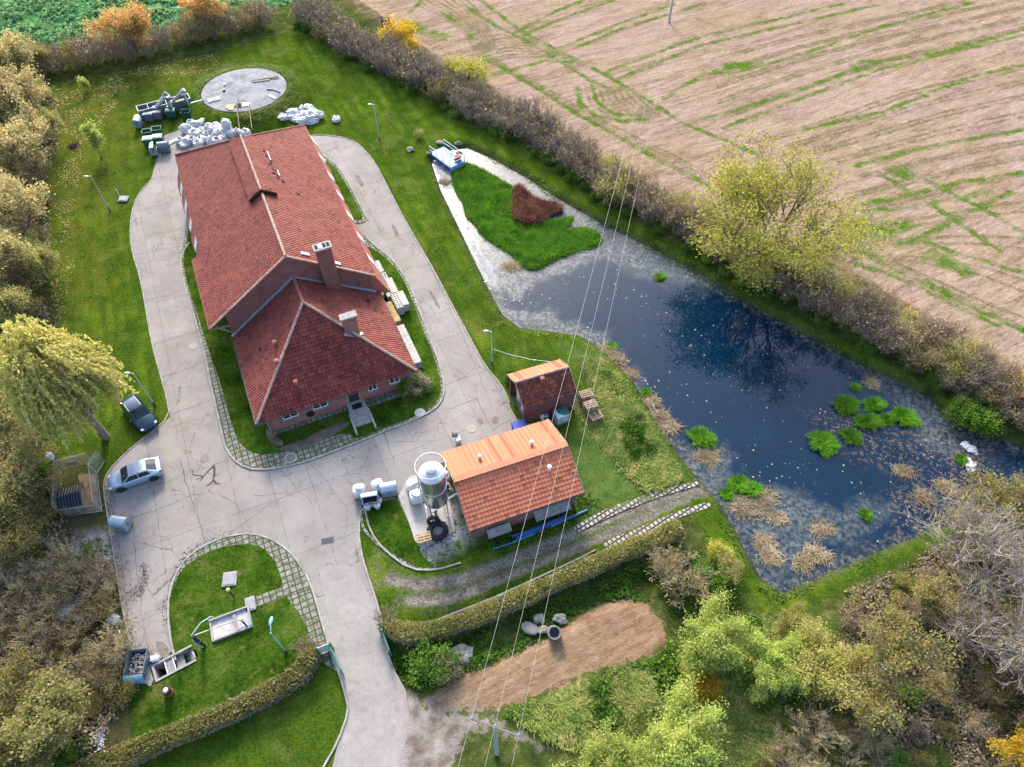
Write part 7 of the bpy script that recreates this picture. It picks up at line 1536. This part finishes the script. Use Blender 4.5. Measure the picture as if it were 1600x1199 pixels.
scrub(44, '-90,900 110,890 175,905 190,960 205,1040 200,1075 120,1090 -110,1100', ['straw0', 'straw1', 'straw2', 'brown0', 'straw1', 'mixed1', 'gold1'], .45, .8, SL('in the dry scrub left of the yard arm'), 'dry scrub left of the yard arm', 3, 1.2)
scrub(20, '-90,1100 120,1092 200,1080 190,1120 110,1130 120,1190 90,1215 -110,1215', ['olive0', 'green1', 'gold0', 'mixed2', 'green0', 'lowochre1'], .6, 1.1, SL('in the dark thicket at the lower left corner'), 'thicket shrubs at the lower left', 4)
scrub(46, '1330,925 1420,885 1495,845 1560,835 1640,850 1660,1215 1330,1215 1300,1150 1330,1060 1300,1000', ['brown0', 'gold0', 'gold1', 'lowbrown0', 'lowbrown1', 'mixed0', 'straw1', 'lowochre0', 'green0'], .45, .8, SL('in the autumn scrub at the lower right'), 'autumn scrub at the lower right', 5, 1.3)
scrub(22, '1285,1075 1340,1080 1400,1215 1150,1225 1250,1150', ['straw0', 'straw1', 'brown2', 'lowbrown0', 'green1', 'gold0'], .40, .75, SL('in the rough patch below the round willows'), 'rough patch shrubs below the willows', 6, 1.2)
scrub(16, '1500,800 1640,770 1640,850 1500,850', ['mixed0', 'straw0', 'gold1', 'ygreen0'], .6, 1.0, SL('at the pond corner under the bare trees'), 'pond corner shrubs', 7, 1.5)
scrub(26, '1340,435 1450,505 1540,555 1600,600 1600,690 1500,630 1400,570 1340,530', ['lowbrown0', 'lowbrown1', 'brown0', 'lowochre1'], .45, .8, SL('on the dry verge beyond the pond hedge'), 'verge shrubs by the stubble field', 8, 1.6)

# ---------------------------------------------------------------- clipped hedges
def clipped(label, path, w_, h, seed):
    P = smooth_open(pts(path), 2); rng = np.random.default_rng(seed); C = []; B = MB(); L = 0
    t = thing('clipped_hedge', label, 'hedge', (P[0].x, P[0].y, 0)); o = Vector((P[0].x, P[0].y, 0))
    for a, b in zip(P[:-1], P[1:]):
        d = b - a; ln = d.length
        if ln < .01: continue
        dn = d / ln; n = np.array([-dn.y, dn.x, 0]); A_ = np.array(a - o); D_ = np.array(d); k = int(ln * 1500)
        u = rng.uniform(0, 1, (k, 1)); s = rng.uniform(-1, 1, k); top = rng.random(k) < .55
        off = np.where(top, s, np.sign(s)) * w_ / 2 + rng.normal(size=k) * .06; z = np.where(top, h + rng.normal(size=k) * .09 - .25 * np.abs(s) ** 4, rng.uniform(.1, h, k))
        wob = vnoise(np.array(a)[None, :2] + D_[None, :2] * u, .8, 33); off = off * (1 + .16 * wob); z = z * (1 + .14 * vnoise(np.array(a)[None, :2] + D_[None, :2] * u, 1.3, 34)); C.append(A_ + D_ * u + n * off[:, None] + np.array([0, 0, 1.]) * z[:, None]); B.bar(a - o + Vector((0, 0, h * .45)), b - o + Vector((0, 0, h * .45)), w_ * .70, h * .74)
    C = np.concatenate(C); lowm = rng.random(len(C)) < np.clip(1.05 - C[:, 2] / (h * .95), .08, .9)
    B.build('inner_twigs', simple('hedge_core', (.075, .06, .038), 1.0, var=.4), t); link_mesh('top_foliage', leaves('top_foliage', C[~lowm], .085, L_HEDGE, rng, 1.3), t); link_mesh('side_twigs', leaves('side_twigs', C[lowm], .10, L_BROWN, rng, 2.2), t)
L_HEDGE = leafmat('leaf_hedge', [(0.112, 0.139, 0.032), (0.19, 0.212, 0.048), (0.276, 0.269, 0.072), (0.294, 0.22, 0.088)])
clipped('clipped green hedge curving from the gate to the lower left', '488,1022 486,1040 470,1060 440,1078 380,1110 300,1143 200,1185 120,1222', 1.25, 1.25, 1)
clipped('clipped green hedge running from the road along the track', '603,978 620,992 650,995 700,984 780,954 870,913 960,873 1060,831', 1.15, 1.1, 2)

# ---------------------------------------------------------------- pond plants
def tussock(label, px, rx, ry, seed, group, mat=G_REED, n=900, L=.55, z=WATER_Z):
    p = at(*px, z + .2); rng = np.random.default_rng(seed); a = rng.uniform(0, 2 * math.pi, n); r_ = np.sqrt(rng.uniform(0, 1, n)) * .85 * (1 + .20 * np.sin(2 * a + seed) + .14 * np.sin(5 * a + 2 * seed) + .10 * np.sin(9 * a + seed))
    C = np.stack([np.cos(a) * r_ * rx, np.sin(a) * r_ * ry, .16 * (1 - r_ ** 2) * min(rx, 1.3)], 1); D = np.stack([np.cos(a) * (.25 + r_ * .7), np.sin(a) * (.25 + r_ * .7), 1.05 - r_ * .5], 1) + rng.normal(size=(n, 3)) * .25; D /= np.linalg.norm(D, axis=1, keepdims=True)
    if mat is G_DRY:
        C[:, :2] += rng.normal(size=(n, 2)) * .28 * rx; C[:, 2] *= .5; D = rng.normal(size=(n, 3)) * np.array([.9, .9, .35]) + np.array([.15, -.1, .30]); D[:, 2] = np.abs(D[:, 2]) * .8; D /= np.linalg.norm(D, axis=1, keepdims=True)
    t = thing('water_tussock', label, 'water plant', (p.x, p.y, z), 0, group); link_mesh('blades', blades('blades', C, D, L, .055, mat, rng), t)
    if mat is G_DRY: return
    m = MB(); m.lathe([(rx * .72, -.15), (rx * .62, .03), (rx * .4, .10), (.02, .14)], (0, 0, 0), 18); o = m.build('root_mat', simple('root_mat', (.03, .07, .012), 1.0, var=.4) if mat is G_REED else simple('root_mat_dry', (.10, .06, .04), 1.0, var=.4), t, smooth=True); o.scale = (1, ry / rx, 1)
for i, (px, rx, ry, lab) in enumerate((((1097, 684), 1.25, .95, 'bright round green tussock near the left bank, alone'), ((1287, 692), 1.45, 1.1, 'largest green tussock at the lower left of the cluster'), ((1322, 633), 1.2, 1.0, 'green tussock at the top left of the cluster'), ((1367, 632), 1.0, .65, 'flat green tussock at the top of the cluster'), ((1359, 659), 1.25, .85, 'wide green tussock in the centre of the cluster'), ((1414, 652), 1.1, 1.1, 'green tussock at the right end of the cluster'),
        ((1331, 682), .75, .75, 'small green tussock below the cluster centre'), ((1388, 654), .5, .5, 'smallest green tussock squeezed in the cluster'), ((1337, 604), .42, .3, 'tiny green tuft floating above the cluster'), ((1031, 432), .6, .45, 'small green tuft near the far bank under the hedge'), ((1155, 756), .9, .7, 'green tuft left of two near the track end'), ((1175, 765), .8, .6, 'green tuft right of two near the track end'), ((1136, 772), .5, .45, 'small green tuft by the track end bank'), ((1353, 803), .5, .4, 'small green tuft in the lower scum'), ((1503, 717), .45, .4, 'yellow green tuft beside the white scraps'), ((1010, 612), .4, .3, 'small green tuft in the left bank reeds'), ((956, 540), .4, .35, 'small green tuft near the upper left bank'))):
    tussock(lab, px, rx * .92, ry * .92, 500 + i, 'green tussocks in the pond', n=int(700 * rx * ry + 250), L=.5 if rx > .7 else .35)
def mat_stuff(name, poly, n, L, W_, mat, seed, z0=WATER_Z, base=True, lab=None, relief=.25, bcol=(.03, .075, .012)):
    P = pts(poly, z0); P = smooth_closed(P, 2); x = [p[0] for p in P]; y = [p[1] for p in P]; rng = np.random.default_rng(seed); Q = np.stack([rng.uniform(min(x), max(x), n * 3), rng.uniform(min(y), max(y), n * 3)], 1); sd_ = sdf(Q, P); k = sd_ < rng.normal(size=len(Q)) * .08; Q = Q[k][:n]; sd_ = sd_[k][:n]
    v = vnoise(Q, .9, 9); zc = z0 + relief * (.5 + .5 * v) * np.clip(-sd_ / .6, 0, 1); D = np.stack([.55 * vnoise(Q, .5, 11) + .12, .5 * vnoise(Q, .5, 12) + .05, np.full(len(Q), .8)], 1) + rng.normal(size=(len(Q), 3)) * .38; D[:, 2] = np.abs(D[:, 2]); D /= np.linalg.norm(D, axis=1, keepdims=True)
    o = link_mesh(name, blades(name, np.concatenate([Q, zc[:, None]], 1), D, L, W_, mat, rng)); setp(o, lab, 'plants', kind='stuff')
    if base: sheet(name + '_bed', P, z0 + .03, simple('bed_' + mat.name, bcol, 1.0, var=.5, scale=2), 'stuff')
mat_stuff('floating_grass', '704,262 712,253 735,255 765,272 800,290 830,312 845,325 850,345 870,345 896,335 895,352 880,362 905,355 930,360 945,376 930,388 905,392 880,402 858,412 848,420 830,424 812,418 800,400 775,385 750,368 742,352 726,340 724,318 708,298', 26000, .42, .05, G_REED, 71, lab='bright green grass mat floating on the upper pond')
mat_stuff('brown_reed', '800,292 815,290 825,305 850,318 870,318 884,328 862,336 852,346 832,352 808,348 797,340 802,320', 6500, .6, .05, G_BRK, 72, WATER_Z + .25, lab='heap of dead brown reed lying on the green grass mat', relief=.5, bcol=(.06, .03, .02))
for i, (px, rx, ry) in enumerate((((800, 414), 1.0, .8), ((694, 282), .7, .4), ((1018, 625), .8, .6), ((1030, 650), 1.0, .8), ((1045, 665), .9, .6), ((1106, 712), 1.1, .8), ((1170, 792), 1.6, .9), ((1195, 775), 1.0, .7), ((1196, 850), .9, 1.0), ((1205, 870), .9, .6), ((1285, 825), .9, .5), ((1275, 865), 1.1, .5), ((1215, 808), .8, .5), ((965, 560), 1.0, .7), ((950, 545), .9, .6), ((985, 585), .8, .6), ((1363, 597), .6, .6), ((1255, 880), .7, .5), ((1412, 735), .8, .5), ((1480, 760), 1.0, .7), ((1445, 775), .9, .6))):
    tussock('clump of dead straw coloured reed in the pond shallows', px, rx * .85, ry * .85, 600 + i, 'dead reed clumps in the pond', G_DRY, int(300 * rx + 80), .55)
# ---------------------------------------------------------------- ground cover: nobody could count it
def cover_stuff(name, poly, n, mat, size, seed, hmax=.5, lab='', leafy=True, clump=.45, avoid=None):
    P = pts(poly); x = [p[0] for p in P]; y = [p[1] for p in P]; rng = np.random.default_rng(seed); Q = np.stack([rng.uniform(min(x), max(x), n * 4), rng.uniform(min(y), max(y), n * 4)], 1)
    v = vnoise(Q, .45, seed) + .5 * vnoise(Q, 1.3, seed + 1); k = (sdf(Q, P) < rng.normal(size=len(Q)) * .25) & (v > clump - rng.uniform(0, .9, len(Q)))
    for a_ in (avoid or []): k &= sdf(Q, a_) > .05
    Q = Q[k][:n]; v = v[k][:n]; hz = np.array([height(*q) for q in Q]); zc = hz + np.clip(.3 + v, 0.05, 1.2) * hmax * rng.uniform(.1, 1, len(Q)); C = np.concatenate([Q, zc[:, None]], 1)
    if leafy: me = leaves(name, C, size, mat, rng, 1.6)
    else:
        C[:, 2] = hz; D = np.stack([.5 * vnoise(Q, .3, 21), .5 * vnoise(Q, .3, 22), np.full(len(Q), .8)], 1) + rng.normal(size=(len(Q), 3)) * .35; D[:, 2] = np.abs(D[:, 2]); D /= np.linalg.norm(D, axis=1, keepdims=True); me = blades(name, C, D, size, .05, mat, rng)
    setp(link_mesh(name, me), lab, 'plants', kind='stuff')
AV = [DIRT, APRON]
cover_stuff('tall_grass', '790,1118 860,1082 940,1050 1025,1028 1060,1000 1200,960 1300,1000 1330,1100 1330,1215 880,1215 850,1150', 34000, G_TALL, .55, 81, lab='tall tussocky meadow grass between the lot and the willows', leafy=False, clump=.2, avoid=AV)
cover_stuff('weeds', '610,1040 700,1000 800,968 900,925 1060,860 1130,880 1160,945 1060,960 1030,940 975,930 900,955 830,1000 720,1050 660,1080 625,1070', 22000, L_GREEN, .15, 82, .55, 'dark green weeds filling the ditch below the clipped hedge', clump=.25, avoid=AV)
cover_stuff('weeds', '790,1118 860,1082 940,1050 1025,1028 1060,1000 1200,960 1300,1000 1330,1100 1330,1215 880,1215 850,1150', 16000, L_GREEN, .16, 83, .5, 'green weeds mixed into the meadow grass', clump=.5, avoid=AV)
cover_stuff('tall_grass', '905,560 945,560 1000,640 1040,710 1066,748 1010,770 930,690 900,640 940,650', 15000, G_TALL, .45, 84, lab='uncut grass on the slope behind the pallet stacks', leafy=False, clump=.1)
cover_stuff('weeds', '935,580 965,600 1010,660 1030,720 980,720 930,660 950,630', 9000, L_GREEN, .15, 85, .5, 'nettles on the slope between pallets and pond', clump=.25)
cover_stuff('weeds', '770,850 840,838 925,800 940,790 900,770 905,800 820,832 760,862 735,862', 5000, L_GREEN, .14, 86, .4, 'weeds growing round the stored blue pipes', clump=.1)
cover_stuff('dry_undergrowth', '1330,925 1420,885 1495,845 1560,835 1640,850 1660,1215 1330,1215 1300,1150 1330,1060 1300,1000', 26000, L_BROWN, .16, 87, .4, 'brown leaves and dead growth under the scrub at lower right', clump=.3)
cover_stuff('dry_undergrowth', '-90,440 60,440 88,560 60,690 100,830 165,830 190,960 205,1060 195,1110 110,1215 -110,1215', 30000, L_BROWN, .17, 88, .4, 'brown leaves and dead growth under the left thicket', clump=.35)
cover_stuff('weeds', '-90,500 80,500 70,690 100,850 170,850 190,950 150,930 60,1000 110,1100 200,1090 150,1215 -110,1215', 22000, L_GREEN, .16, 89, .5, 'green undergrowth in the left thicket', clump=.55)
cover_stuff('dry_undergrowth', '-90,60 60,60 75,135 95,190 70,300 78,380 70,450 -90,450', 14000, L_BROWN, .2, 90, .4, 'fallen leaves and dead growth under the left wood', clump=.3)
cover_stuff('fallen_leaves', '80,130 330,85 360,105 200,140 130,230 110,420 84,560 70,300', 9000, L_OCHRE, .14, 91, .03, 'ochre leaves fallen on the left lawn', clump=.5)
cover_stuff('bank_growth', '1110,410 1200,478 1300,536 1400,590 1500,650 1560,690 1545,684 1450,624 1330,567 1220,503 1150,467 1080,422 1010,387 940,352 880,318 820,280 765,250 740,236 800,250 900,315 1000,372', 15000, L_GREEN, .13, 92, .3, 'green growth along the far pond bank', clump=.2)
cover_stuff('bank_growth', '1108,790 1122,782 1150,830 1170,872 1190,905 1222,928 1270,906 1330,880 1400,851 1470,825 1465,832 1400,860 1330,890 1270,916 1222,940 1185,915 1160,875 1140,835', 9000, L_GREEN, .12, 93, .28, 'green growth along the near pond bank', clump=.25)
cover_stuff('bank_growth', '668,256 690,300 712,345 738,400 760,445 785,492 812,514 860,521 905,527 945,552 985,592 1010,634 1035,674 1062,714 1090,750 1084,752 1055,716 1028,678 1000,636 978,596 940,558 905,532 860,526 808,518 780,496 754,448 732,402 706,347 684,302', 10000, G_TALL, .25, 94, .2, 'ragged grass fringe along the left pond bank', leafy=False, clump=.0)
cover_stuff('dry_verge', '640,70 760,140 880,214 1000,286 1110,345 1250,395 1350,435 1450,505 1540,555 1600,600 1600,650 1500,600 1400,545 1300,500 1200,450 1100,390 1000,330 930,296 850,240 800,208 720,175', 26000, G_DRY, .4, 95, lab='dry straw coloured grass on the verge between hedge and field', leafy=False, clump=.1)
cover_stuff('crop_leaves', '-60,-30 520,-50 448,6 330,40 205,74 110,70 0,60', 12000, leafmat('crop_leaf', [(.06, .17, .06), (.12, .26, .10), (.19, .34, .15), (.24, .36, .17)]), .5, 96, .5, 'green leafy crop beyond the far hedge', clump=.2)
cover_stuff('fallen_leaves', '162,757 172,760 176,792 182,830 190,880 198,930 206,980 216,1030 208,1030 198,980 186,930 178,880 170,830 164,792', 4200, leafmat('litter_red', [(.09, .04, .028), (.16, .075, .05), (.22, .11, .07), (.12, .06, .045)], .1), .10, 97, .02, 'red brown leaves drifted along the left yard kerb', clump=-.2)
cover_stuff('fallen_leaves', '364,829 330,840 298,858 276,882 262,915 257,945 258,975 263,1010 268,1010 264,975 263,945 268,916 281,886 301,864 331,847 362,836', 1800, bpy.data.materials['litter_red'], .09, 98, .02, 'red brown leaves drifted along the lower lawn kerb', clump=0)
cover_stuff('fallen_leaves', '198,925 222,910 226,880 230,905 224,930 205,940', 600, bpy.data.materials['litter_red'], .09, 99, .02, 'red brown leaves caught in a yard joint', clump=-.1)
cover_stuff('mound_grass', '310,120 330,105 385,98 440,108 472,130 470,165 440,188 400,200 350,195 318,175 305,150', 9000, G_TALL, .3, 100, lab='longer grass on the slope of the tank mound', leafy=False, clump=.0, avoid=[[Vector((TANK_C[0] + 5.9 * math.cos(a * .2618), TANK_C[1] + 5.9 * math.sin(a * .2618), 0)) for a in range(24)]])
